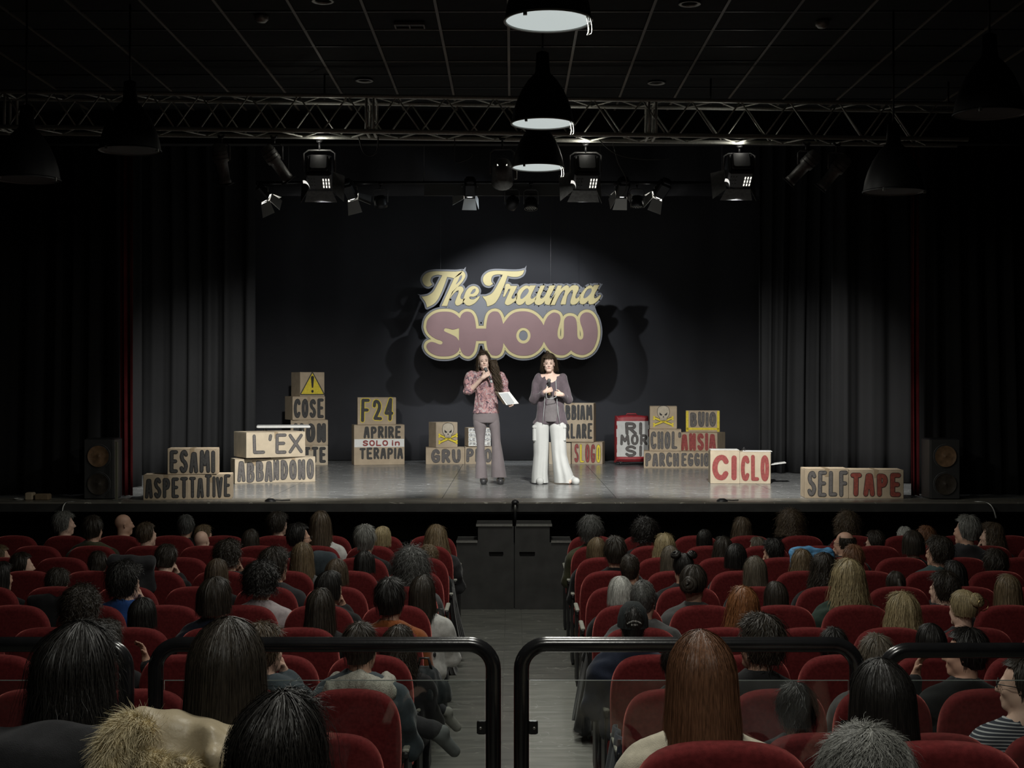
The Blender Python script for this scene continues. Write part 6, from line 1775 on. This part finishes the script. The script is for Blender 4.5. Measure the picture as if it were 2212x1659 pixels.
fur('fur_hood_trim', [at(335, 1600, fd + .04), at(315, 1572, fd + .02), at(280, 1562, fd), at(248, 1590, fd - .02), at(236, 1640, fd - .04), at(230, 1720, fd - .06)], [.022, .028, .033, .036, .038, .04], 6500, .034, .0010, M_FUR, jk, 4)
fur('fur_hood_edge', [at(300, 1640, fd - .02), at(360, 1655, fd - .03), at(430, 1675, fd - .04), at(520, 1700, fd - .05)], [.032, .030, .030, .03], 4200, .034, .0010, M_FUR, jk, 5)
setp(jk, 'beige jacket with cream fur hood draped over a seat back', 'jacket')
def blackcoat(s):
    yb = T1Y
    s.cap((-1.62, yb, 1.455), (-1.10, yb, 1.455), .066, .062, .02)
    s.ell((-1.36, yb - .06, 1.32), (.27, .05, .17), .05)
    s.ell((-1.12, yb - .06, 1.36), (.06, .06, .12), .05)
draped('black_coat', 'black coat draped over the seat at the bottom left corner', (-1.75, T1Y - .2, 1.08), (-.98, T1Y + .16, 1.6), blackcoat, CLOTH['charcoal'], 14, .011, .010, 24)
# coat and jackets on seats further down
def seatcoat(px, ty, row, w, label, m, seed, hang=.3):
    y = ROWY[row]; p = at(px, ty, y)
    def bld(s):
        s.cap((p.x - w / 2 + .06, y - .03, p.z - .05), (p.x + w / 2 - .06, y - .03, p.z - .06), .058, .055, .02)
        s.ell((p.x, y - .05, p.z - .05 - hang / 2), (w / 2, .045, hang / 2 + .03), .04)
    return draped('draped_jacket', label, (p.x - w / 2 - .1, y - .2, p.z - hang - .2), (p.x + w / 2 + .1, y + .15, p.z + .08), bld, m, seed)
seatcoat(287, 1200, 4, .40, 'dark jacket draped over a seat, fourth row, left block', CLOTH['charcoal'], 21)
seatcoat(700, 1192, 3, .24, 'shiny grey jacket folded over a seat, third row, left block', CLOTH['slate'], 22, .14)
seatcoat(1750, 1181, 3, .40, 'bright blue and white jacket draped over a seat, right block', mat('blue_white_stripes', (.10, .30, .55), .6, var=.75, vscale=9, stretch=(1, 1, 6)), 23, .16)
seatcoat(118, 1282, 5, .40, 'black coat draped over a seat, fifth row, left block', CLOTH['black'], 24)
# sherpa collar of the man in the ninth row
b, C, Q = PEOPLE[(780, 9)]
s = SDF((-.3, -.22, .78), (.3, .16, 1.08), .009)
s.cap((-.125, -.085, .925), (.0, -.105, .975), .060, .062, .02); s.cap((.125, -.085, .925), (0, -.105, .975), .060, .062, .02)
s.cap((-.125, -.085, .925), (-.13, .03, .96), .055, .045, .02); s.cap((.125, -.085, .925), (.13, .03, .96), .055, .045, .02)
s.folds(.003, 90, 3)
put('sherpa_collar', s.mesh('sherpa_collar'), mat('cream_sherpa', (.36, .35, .30), .95, var=.2, vscale=90, bump=.6, bscale=160), b)
# striped shirt of the man at the right edge
def stripes():
    m = bpy.data.materials.new('navy_white_stripes'); m.use_nodes = True
    nt = m.node_tree; bs = nt.nodes['Principled BSDF']
    tc = nt.nodes.new('ShaderNodeTexCoord'); sp = nt.nodes.new('ShaderNodeSeparateXYZ')
    nt.links.new(tc.outputs['Object'], sp.inputs[0])
    mu = nt.nodes.new('ShaderNodeMath'); mu.operation = 'MULTIPLY'; mu.inputs[1].default_value = 420
    si = nt.nodes.new('ShaderNodeMath'); si.operation = 'SINE'
    nt.links.new(sp.outputs['Z'], mu.inputs[0]); nt.links.new(mu.outputs[0], si.inputs[0])
    r_ = nt.nodes.new('ShaderNodeValToRGB'); r_.color_ramp.interpolation = 'CONSTANT'
    r_.color_ramp.elements[0].color = (.03, .035, .05, 1); r_.color_ramp.elements[1].color = (.42, .43, .44, 1); r_.color_ramp.elements[1].position = .5
    nt.links.new(si.outputs[0], r_.inputs[0]); nt.links.new(r_.outputs[0], bs.inputs['Base Color']); bs.inputs['Roughness'].default_value = .9
    return m
for ch in PEOPLE[(2206, 10)][0].children:
    if ch.name.startswith('shirt'): ch.material_slots[0].material = stripes()

# ================================================================== bags and things along the aisle
def bag(name, label, x, y, z, size, m, strap=True, cat='bag'):
    s = SDF((-size[0], -size[1], 0), (size[0], size[1], size[2] * 1.3), .01)
    s.ell((0, 0, size[2] * .45), (size[0] * .5, size[1] * .5, size[2] * .45), .03)
    s.cap((-size[0] * .25, 0, size[2] * .2), (size[0] * .25, 0, size[2] * .2), size[1] * .40, None, .03)
    s.ell((0, -size[1] * .4, size[2] * .35), (size[0] * .34, size[1] * .2, size[2] * .25), .02)
    s.folds(.005, 60, int(abs(x) * 100)); s.cutz(.012)
    e = empty(name, (x, y, z - .012))
    put('body', s.mesh('body'), m, e)
    if strap: MB().tube([(-size[0] * .2, -.02, size[2] * .82), (-size[0] * .12, -.03, size[2] * 1.1), (size[0] * .12, -.03, size[2] * 1.1), (size[0] * .2, -.02, size[2] * .82)], .008, 6).build('handle', M_PLASTIC, e, True)
    return setp(e, label, cat)
bag('black_bag', 'black bag on the aisle arm, eighth row of left block', -.50, ROWY[8] + .27, .636, (.20, .26, .24), cloth('bagblack', (.016, .02, .022)))
bag('yellow_bag', 'small yellow cloth bag at the aisle arm, sixth row, left block', -.50, ROWY[6] + .27, .636, (.14, .20, .24), cloth('yellow', (.33, .21, .018)))
# crossed legs that reach into the aisle
def crossed(key, dx, m_leg, m_shoe):
    b, C, Q = PEOPLE[key]
    s = SDF((-.1, -.05, .4), (.62, .6, .85), .011)
    s.path([(.10, .08, .57), (.14, .40, .66), (dx, .36, .62)], [.085, .068, .05], .03); s.folds(.003, 40, 3)
    put('crossed_leg', s.mesh('crossed_leg'), m_leg, b)
    s = SDF((dx - .1, .2, .4), (dx + .25, .55, .8), .008)
    s.cap((dx + .02, .355, .60), (dx + .10, .40, .50), .040, .033, .02); s.cap((dx + .04, .355, .615), (dx + .03, .355, .60), .038, .040, .02)
    put('sneaker', s.mesh('sneaker'), m_shoe, b)
M_SNEAK = mat('pale_canvas_shoe', (.22, .22, .20), .8, var=.1)
crossed((862, 8), .27, M_TROU, M_SNEAK)
crossed((780, 9), .36, CLOTH['charcoal'], mat('grey_canvas_shoe', (.12, .13, .13), .8, var=.1))
# coats hanging over the aisle arms: folded cloth, wider at the hem
def arm_coat(x, y, w, z0, z1, m, label, seed):
    r_ = random.Random(seed); nx, nz = 40, 22; v, f = [], []
    sx = 1 if x > 0 else -1
    ph = [r_.uniform(0, 6.3) for _ in range(4)]
    for side in (0, 1):
        for j in range(nz + 1):
            t = j / nz
            for i in range(nx + 1):
                u = i / nx - .5
                wv = (.012 + .035 * t) * math.sin(13 * u + ph[0] + .8 * t) + .018 * t * math.sin(27 * u + ph[1])
                xx = x + sx * .03 - sx * (.055 if side else 0) * (.35 + .65 * t) - sx * wv * (1 if side == 0 else .6) - sx * .045 * t ** 1.5
                yy = y + u * w * (.75 + .5 * t) + .03 * math.sin(4 * t + ph[2])
                zz = z1 - (z1 - z0) * t + (.02 * math.sin(6 * u + ph[3]) if j == nz else 0)
                v.append((xx, yy, zz))
    n1 = (nx + 1) * (nz + 1)
    for s_ in (0, 1):
        for j in range(nz):
            for i in range(nx):
                a = s_ * n1 + j * (nx + 1) + i
                q = (a, a + 1, a + nx + 2, a + nx + 1)
                f.append(q if s_ else tuple(reversed(q)))
    for j in range(nz):
        for i in (0, nx):
            a = j * (nx + 1) + i; f.append((a, a + nx + 1, n1 + a + nx + 1, n1 + a))
    for i in range(nx):
        f.append((i, i + 1, n1 + i + 1, n1 + i)); a = nz * (nx + 1) + i; f.append((a, a + 1, n1 + a + 1, n1 + a))
    return setp(put('hanging_coat', mesh_from('hanging_coat', v, f, True), m), label, 'coat')
arm_coat(-.515, ROWY[3] + .30, .42, .12, .70, CLOTH['black'], 'long dark coat hanging at the aisle end of the left block', 31)
arm_coat(-.515, ROWY[5] + .28, .34, .28, .66, CLOTH['grey'], 'grey scarf hanging over the aisle arm, left block', 32)
arm_coat(.515, ROWY[6] + .26, .40, .08, .68, CLOTH['black'], 'long dark coat hanging at the aisle end, sixth row, right block', 33)
arm_coat(.515, ROWY[9] + .28, .42, .05, .68, CLOTH['navy'], 'dark coat hanging over the aisle arm, ninth row, right block', 34)
# ================================================================== the two performers
PS = 164.5; PD = 18.24
def px2(pcx, px, py, y): return ((pcx - px) / PS, y, (1045 - py) / PS)
def floral():
    m = bpy.data.materials.new('pink_floral_print'); m.use_nodes = True
    nt = m.node_tree; bs = nt.nodes['Principled BSDF']
    tc = nt.nodes.new('ShaderNodeTexCoord')
    n1 = nt.nodes.new('ShaderNodeTexNoise'); n1.inputs['Scale'].default_value = 26; n1.inputs['Detail'].default_value = 5; n1.inputs['Distortion'].default_value = 1.5
    nt.links.new(tc.outputs['Object'], n1.inputs['Vector'])
    r_ = nt.nodes.new('ShaderNodeValToRGB'); cr = r_.color_ramp
    cr.elements[0].position = .36; cr.elements[0].color = (.055, .04, .05, 1)
    cr.elements[1].position = .66; cr.elements[1].color = (.40, .37, .36, 1)
    a = cr.elements.new(.44); a.color = (.20, .13, .16, 1)
    a = cr.elements.new(.50); a.color = (.46, .22, .20, 1)
    a = cr.elements.new(.57); a.color = (.33, .24, .26, 1)
    nt.links.new(n1.outputs['Fac'], r_.inputs['Fac']); nt.links.new(r_.outputs['Color'], bs.inputs['Base Color']); bs.inputs['Roughness'].default_value = .8
    return m
M_FLORAL = floral()
M_MAUVE = mat('mauve_grey_trousers', (.175, .150, .155), .85, var=.06, vscale=12, sheen=.2)
M_WTROU = mat('white_trousers', (.52, .53, .515), .85, var=.03, vscale=10)
M_CARDI = mat('plum_grey_cardigan', (.105, .082, .095), .9, var=.1, vscale=30, bump=.3, bscale=200, sheen=.3)
M_UNDER = mat('grey_top', (.16, .145, .15), .9, var=.08, vscale=30)
M_LIPS = mat('lips', (.38, .12, .10), .45)
M_EYE = mat('eye_dark', (.03, .022, .018), .25)
M_BROW = mat('eyebrow', (.05, .035, .025), .8)
def leg_loft(mb, rows, ph, fold=.06, n=26, flat=1.0):
    """rows: (z, x0, x1, y)"""
    zs = [r_[0] for r_ in rows]
    lv = np.linspace(zs[0], zs[-1], 26)
    g = lambda k: np.interp(-lv, -np.array(zs), [r_[k] for r_ in rows])
    x0, x1, yy = g(1), g(2), g(3)
    v, f = [], []
    for j, z in enumerate(lv):
        cx, rx = (x0[j] + x1[j]) / 2, abs(x1[j] - x0[j]) / 2
        t = j / (len(lv) - 1)
        for i in range(n):
            a = 2 * math.pi * i / n
            m_ = 1 + fold * t * math.sin(5 * a + ph + 2.2 * t) + fold * .5 * t * math.sin(9 * a + 2 * ph)
            ry = max(min(rx * flat, .125), .062)
            v.append((cx + rx * math.cos(a) * (1 + fold * .3 * t * math.sin(3 * a + ph)), yy[j] + ry * math.sin(a) * m_, z))
    for j in range(len(lv) - 1):
        for i in range(n):
            i2 = (i + 1) % n
            f.append((j * n + i, j * n + n + i, j * n + n + i2, j * n + i2))
    f.append(tuple(range(n)))
    mb.add(v, f)
def face_parts(b, C, Q, k):
    for sx in (-1, 1):
        e_ = MB()
        e_.lathe([(.001, .0045), (.0075, .003), (.0095, 0)], 10, M=(Matrix.Rotation(R(-90), 3, 'X')))
        put('eye', e_.mesh('eye', True), M_EYE, b, loc=C + Q @ (Vector((sx * .031, .0985, .003)) * k), rot=Q.to_euler(), scale=(k * 1.1, k, k * .75))
        MB().tube([tuple(C + Q @ (Vector(p) * k)) for p in ((sx * .014, .098, .021), (sx * .03, .098, .026), (sx * .047, .088, .021))], [.003 * k, .0035 * k, .002 * k], 6).build('eyebrow', M_BROW, b, True)
    MB().tube([tuple(C + Q @ (Vector(p) * k)) for p in ((-.020, .0925, -.066), (-.008, .0985, -.064), (.008, .0985, -.064), (.020, .0925, -.066))], [.003 * k, .0055 * k, .0055 * k, .003 * k], 8).build('lips', M_LIPS, b, True)
def mic(name, label, a, b_, m1, m2, wire=None):
    """a head end, b_ tail end, world space"""
    a, b_ = Vector(a), Vector(b_)
    e = empty(name, a)
    Qm = (a - b_).normalized().to_track_quat('Z', 'Y').to_matrix()
    L = (a - b_).length
    MB().lathe([(.001, .026), (.016, .022), (.024, .008), (.024, -.004), (.019, -.018)], 16, M=Qm).build('mesh_head', M_FLAP, e, True)
    MB().lathe([(.019, -.018), (.020, -.03), (.017, -.05), (.013, -L + .04), (.013, -L + .03)], 16, M=Qm).build('handle', m1, e, True)
    MB().lathe([(.0135, -L + .035), (.016, -L + .03), (.015, -L), (.001, -L)], 16, M=Qm).build('tail', m2, e, True)
    return setp(e, label, 'microphone')
def performer(name_lab, pcx, H, hk, Hc, Hq, arms, hands, legs, shoul, torso, skin):
    s = SDF((-.46, -.28, -.005), (.46, .42, 1.78), .0065)
    for c, r_ in torso: s.ell(c, r_, .05)
    s.cap(shoul[0], shoul[1], .05, None, .04)
    s.cap(tuple(Hc + Hq @ (Vector((0, -.022, -.05)) * hk)), (0, -.02, shoul[0][2] + .01), .045, .05, .03)
    head_sdf(s, Hc, Hq, hk)
    for A in arms: s.path(A, [.042, .034, .024], .02)
    for (W_, D_, N_, cu, th) in hands: hand_sdf(s, W_, D_, N_, .9, cu, thumb=th, fr=.009)
    for L in legs:
        s.path(L, [.055, .034, .027], .03)
        s.cap(L[2], (L[2][0], L[2][1] + .12, .035), .036, .032, .02)
    b = put('person', s.mesh('person'), skin, None, ((pcx - CX) / FPX * PD, PD, STAGE_Z), (0, 0, R(180)))
    return setp(b, name_lab, 'person')
def W2(b, p): return Matrix.Translation(b.location) @ Matrix.Rotation(R(180), 4, 'Z') @ Vector(p)
# ---------------------------------------------------------------- left performer
pc = 1050
hk = .84
Hc = Vector((.03, .02, 1.605)); Hq = Matrix.Rotation(R(6), 3, 'Z') @ Matrix.Rotation(R(6), 3, 'Y') @ Matrix.Rotation(R(2), 3, 'X')
rw = px2(pc, 1043, 816, .195); lw = px2(pc, 1099, 866, .20)
armR = [(.175, -.01, 1.425), (.205, .07, 1.225), rw]
armL = [(-.16, -.01, 1.41), (-.245, .03, 1.215), lw]
b1 = performer('woman on stage in floral blouse speaking into a microphone', pc, 1.7, hk, Hc, Hq, [armR, armL],
    [(rw, Vector((-.7, .12, .5)), Vector((-.1, -1, 0)), .85, -1), (lw, Vector((-.03, .06, -.06)), Vector((.3, .5, .8)), .35, -1)],
    [[(.085, 0, .88), (.062, .02, .48), (.035, -.02, .075)], [(-.085, 0, .88), (-.125, .02, .48), (-.185, -.02, .075)]],
    [(.15, -.015, 1.425), (-.14, -.015, 1.415)],
    [((0, 0, 1.27), (.135, .09, .2)), ((0, 0, 1.07), (.115, .082, .14)), ((0, -.005, .92), (.145, .088, .10))], M_SKIN3)
face_parts(b1, Hc, Hq, hk)
s = SDF((-.46, -.26, .85), (.46, .36, 1.56), .008)
for c, r_ in [((0, 0, 1.27), (.155, .112, .2)), ((0, 0, 1.07), (.15, .105, .16))]: s.ell(c, r_, .05)
s.cap((0, 0, 1.05), (0, 0, .90), .135, .19, .04, sq=.68)
s.cap((.15, -.015, 1.42), (-.14, -.015, 1.41), .062, None, .04)
s.ell((.20, .0, 1.41), (.075, .075, .075), .03); s.ell((.222, .02, 1.31), (.072, .085, .11), .04); s.ell((.225, .06, 1.225), (.07, .08, .06), .03)
s.ell((-.185, .0, 1.40), (.07, .07, .07), .03); s.ell((-.225, .01, 1.30), (.062, .075, .11), .04); s.cap((-.25, .03, 1.21), (-.285, .10, 1.13), .062, .05, .03)
s.folds(.006, 42, 2)
s.cap((.0, .06, 1.46), (.0, .03, 1.7), .055, .06, .01, cut=True)
s.cutz(.925)
put('blouse', s.mesh('blouse'), M_FLORAL, b1)
t = MB()
rowsR = [((1045 - 893) / PS, .0, .165, 0), ((1045 - 905) / PS, -.005, .168, 0)] + [((1045 - py) / PS, (pc - xi) / PS, (pc - xo) / PS, .01) for py, xo, xi in ((916, 1022.5, 1052), (941, 1027.7, 1048), (962, 1030, 1047), (982, 1029.7, 1047.6), (1003, 1028, 1050.7), (1032.5, 1026.5, 1053.5))]
rowsL = [((1045 - 893) / PS, .0, -.165, 0), ((1045 - 905) / PS, .005, -.17, 0)] + [((1045 - py) / PS, (pc - xi) / PS, (pc - xo) / PS, .01) for py, xi, xo in ((916, 1054, 1079.4), (931, 1059, 1080), (951, 1062, 1081), (972, 1062.5, 1085), (1003, 1061.5, 1090), (1030.5, 1061.5, 1094.5))]
leg_loft(t, rowsR, .4, .05); leg_loft(t, rowsL, 1.7, .05)
t.build('flared_trousers', M_MAUVE, b1, True)
s = SDF((-.25, -.2, .72), (.25, .2, 1.0), .008)
s.cap((0, 0, .95), (0, 0, .86), .166, .172, .03, sq=.68); s.cutz(.80); s.cutz(.935, -1)
put('trouser_yoke', s.mesh('trouser_yoke'), M_MAUVE, b1)
M_SHOE = mat('dark_leather_shoe', (.04, .04, .042), .3)
for (x, y0) in ((.03, -.02), (-.19, -.02)):
    s = SDF((x - .07, -.12, -.005), (x + .07, .22, .12), .006)
    s.cap((x, -.06, .045), (x, .14, .036), .05, .043, .02); s.cap((x, -.04, .05), (x, .02, .10), .046, .04, .02); s.cutz(.0)
    put('shoe', s.mesh('shoe'), M_SHOE, b1)
hs1 = dict(STYLES['longcurly']); hs1.update(L=.42, t=.026, flare=.10, n=1700, w=.0045, thf=.62, front=(1.5, 2.1), lump=.006, wave=.012)
h = put('hair', hair_mesh('hair', hs1, 3), HC['B'], b1, loc=Hc); h.rotation_euler = Hq.to_euler(); h.scale = (hk, hk, hk)
lk = MB()
rr = random.Random(5)
for k in range(300):      # the curls falling over her left shoulder
    x, y, z = -.055 - rr.uniform(0, .07), .03 + rr.uniform(-.05, .07), 1.63
    L = rr.uniform(.30, .45); ph = rr.uniform(0, 6.3); pts = []
    for j in range(16):
        q = j / 15
        pts.append((x - .085 * q - .017 * math.sin(20 * q + ph) - .02 * math.sin(ph * 3) * q, y + .05 * q + .017 * math.cos(20 * q + ph), z - L * q))
    lk.tube(pts, [.0028 * (1 - .5 * j / 15) for j in range(16)], 3, cap=False)
lk.build('loose_curls', HC['B'], b1, True)
MB().tube([tuple(Hc + Hq @ (Vector((.088, .0 + .03 * math.sin(a), -.065 + .035 * math.cos(a))) * hk)) for a in [6.2832 * k / 14 for k in range(14)]], .003, 6, closed=True).build('hoop_earring', M_ALU, b1, True)
M_SILVER = mat('pale_grip_tape', (.42, .45, .45), .45)
mic('microphone', 'microphone held at the mouth of the woman in floral blouse', W2(b1, px2(pc, 1049.5, 798, .168)), W2(b1, px2(pc, 1063, 827, .19)), M_PLASTIC, M_SILVER)
# open folder in her left hand
fo = empty('open_folder', W2(b1, px2(pc, 1096, 860, .27)))
def quad(name, pts, th, m):
    P_ = [W2(b1, px2(pc, *p)) - Vector(fo.location) for p in pts]
    n_ = (P_[1] - P_[0]).cross(P_[3] - P_[0]).normalized() * th
    MB().add(P_ + [p + n_ for p in P_], [(0, 1, 2, 3), (7, 6, 5, 4), (0, 4, 5, 1), (1, 5, 6, 2), (2, 6, 7, 3), (3, 7, 4, 0)]).build(name, m, fo)
quad('cover', [(1077, 848, .30), (1101, 846, .24), (1120.5, 871, .27), (1094, 874, .34)], .01, M_WHITE)
quad('page', [(1080, 850, .305), (1097, 848.5, .26), (1112, 871, .285), (1097, 873, .335)], -.003, mat('shaded_page', (.42, .44, .45), .6))
quad('rear_cover', [(1069, 846.5, .22), (1077, 847, .295), (1094, 873.5, .335), (1087, 872, .24)], .008, M_CARD2)
setp(fo, 'open white folder held by the woman in the floral blouse', 'folder')
# ---------------------------------------------------------------- right performer
pc = 1190
hk = .86
Hc = Vector((.024, .02, 1.572)); Hq = Matrix.Rotation(R(-3), 3, 'Z') @ Matrix.Rotation(R(0), 3, 'X')
rw = px2(pc, 1176, 846, .215); lw = px2(pc, 1213, 852, .20)
armR = [(.165, -.01, 1.39), (.235, .03, 1.10), rw]
armL = [(-.165, -.01, 1.39), (-.23, .03, 1.10), lw]
b2 = performer('woman on stage in plum cardigan and wide white trousers', pc, 1.7, hk, Hc, Hq, [armR, armL],
    [(rw, Vector((-.9, .12, .3)), Vector((0, -1, 0)), .85, -1), (lw, Vector((.9, .12, .12)), Vector((0, -1, 0)), 1.05, 1)],
    [[(.09, 0, .84), (.10, .02, .46), (.14, 0, .075)], [(-.09, 0, .84), (-.115, .015, .46), (-.235, 0, .075)]],
    [(.14, -.015, 1.39), (-.14, -.015, 1.39)],
    [((0, 0, 1.24), (.15, .10, .2)), ((0, 0, 1.04), (.145, .10, .15)), ((0, -.005, .90), (.15, .09, .10))], M_SKIN3)
face_parts(b2, Hc, Hq, hk)
s = SDF((-.46, -.26, .7), (.46, .36, 1.5), .008)
for c, r_ in [((0, 0, 1.24), (.17, .122, .2)), ((0, 0, 1.05), (.17, .118, .16))]: s.ell(c, r_, .05)
s.cap((0, 0, 1.08), (0, 0, .76), .15, .235, .05, sq=.58)
s.cap((.135, -.015, 1.38), (-.135, -.015, 1.38), .056, None, .04)
for A in (armR, armL):
    e_ = tuple(np.array(A[2]) * .82 + np.array(A[1]) * .18)
    s.path([A[0], A[1], e_], [.053, .05, .037], .03)
s.folds(.005, 36, 7)
s.cap((0, .05, 1.39), (0, .03, 1.6), .07, .075, .01, cut=True)
s.cap((.0, .17, 1.30), (.0, .20, .7), .060, .105, .012, cut=True)
s.cutz(.785)
put('cardigan', s.mesh('cardigan'), M_CARDI, b2)
s = SDF((-.2, -.16, .75), (.2, .2, 1.45), .008)
s.ell((0, .004, 1.22), (.135, .105, .19), .05); s.ell((0, .012, 1.0), (.13, .112, .2), .05); s.cap((0, .02, .98), (0, .03, .82), .125, .13, .03, sq=.85)
s.folds(.003, 40, 4); s.cap((0, .06, 1.37), (0, .03, 1.6), .072, None, .01, cut=True); s.cutz(.815)
put('undershirt', s.mesh('undershirt'), M_UNDER, b2)
for sx, pts in ((1, ((.055, .142, 1.30), (.085, .15, 1.10), (.10, .16, .92), (.11, .155, .80))), (-1, ((-.06, .142, 1.36), (-.075, .15, 1.10), (-.085, .165, .95), (-.115, .16, .79)))):
    MB().tube(pts, .004, 6).build('drawcord', M_SILVER, b2, True)
t = MB()
rowsR = [((1045 - 908) / PS, .0, .19, 0)] + [((1045 - py) / PS, (pc - xi) / PS, (pc - xo) / PS, .02) for py, xo, xi in ((920, 1150.7, 1186), (951, 1151.8, 1185.6), (982, 1152.8, 1184.6), (1003, 1151, 1184), (1023, 1149, 1183.5), (1042, 1148.5, 1185))]
rowsL = [((1045 - 908) / PS, .0, -.19, 0)] + [((1045 - py) / PS, (pc - xi) / PS, (pc - xo) / PS, .02) for py, xi, xo in ((920, 1186.6, 1223.5), (951, 1189.7, 1223), (982, 1192, 1224.5), (1003, 1194, 1230), (1023, 1196, 1238), (1042, 1197.5, 1243))]
leg_loft(t, rowsR, .9, .14, 40); leg_loft(t, rowsL, 2.4, .14, 40)
t.build('wide_trousers', M_WTROU, b2, True)
for (x, z, sx) in (((pc - 1153.5) / PS, .66, 1), ((pc - 1219) / PS, .66, -1)):
    MB().box((x - sx * .01, .065, z), (.05, .085, .21), bev=.018, M=Matrix.Rotation(R(-12 * sx), 3, 'Z')).build('cargo_pocket', M_WTROU, b2)
    MB().box((x - sx * .01, .068, z + .09), (.056, .092, .045), bev=.012, M=Matrix.Rotation(R(-12 * sx), 3, 'Z')).build('pocket_flap', M_WTROU, b2)
for (x, a) in (((pc - 1166) / PS, .05), ((pc - 1233) / PS, .0)):
    s = SDF((x - .14, -.12, -.005), (x + .08, .24, .13), .006)
    s.cap((x, -.04, .05), (x + (.0 if x > 0 else -.06), .15, .042), .056, .05, .02); s.cap((x, -.03, .055), (x, .03, .075), .05, .046, .02); s.cutz(0.0)
    put('shoe', s.mesh('shoe'), M_WTROU, b2)
hs2 = dict(STYLES['bob']); hs2.update(L=.13, t=.028, n=1500, w=.0042, thf=1.12, front=(1.55, 2.05), messy=.020, wave=.006, lift=.012, lump=.006, bw=.005,
    bundles=[([(0, -.06, .13), (.02, -.07, .17), (.035, -.05, .185), (.05, -.08, .16)], [.02, .03, .025, .008], 90)])
h = put('hair', hair_mesh('hair', hs2, 8), HC['B'], b2, loc=Hc); h.rotation_euler = Hq.to_euler(); h.scale = (hk, hk, hk)
M_GOLD = mat('gold_trim', (.40, .30, .14), .35, metal=.7)
mic('microphone', 'microphone held upright by the woman in the plum cardigan', W2(b2, px2(pc, 1185, 822, .205)), W2(b2, px2(pc, 1186, 853, .205)), M_PLASTIC, M_GOLD)
cd = [W2(b2, px2(pc, *p)) for p in ((1178.5, 846, .25), (1179.5, 856, .25), (1182, 861, .25), (1192, 860, .25), (1199.5, 857, .25), (1200, 852, .24))]
cable('held_cord', 'white looped cord held between the hands of the cardigan woman', cd, .004, M_SILVER, 'cord')
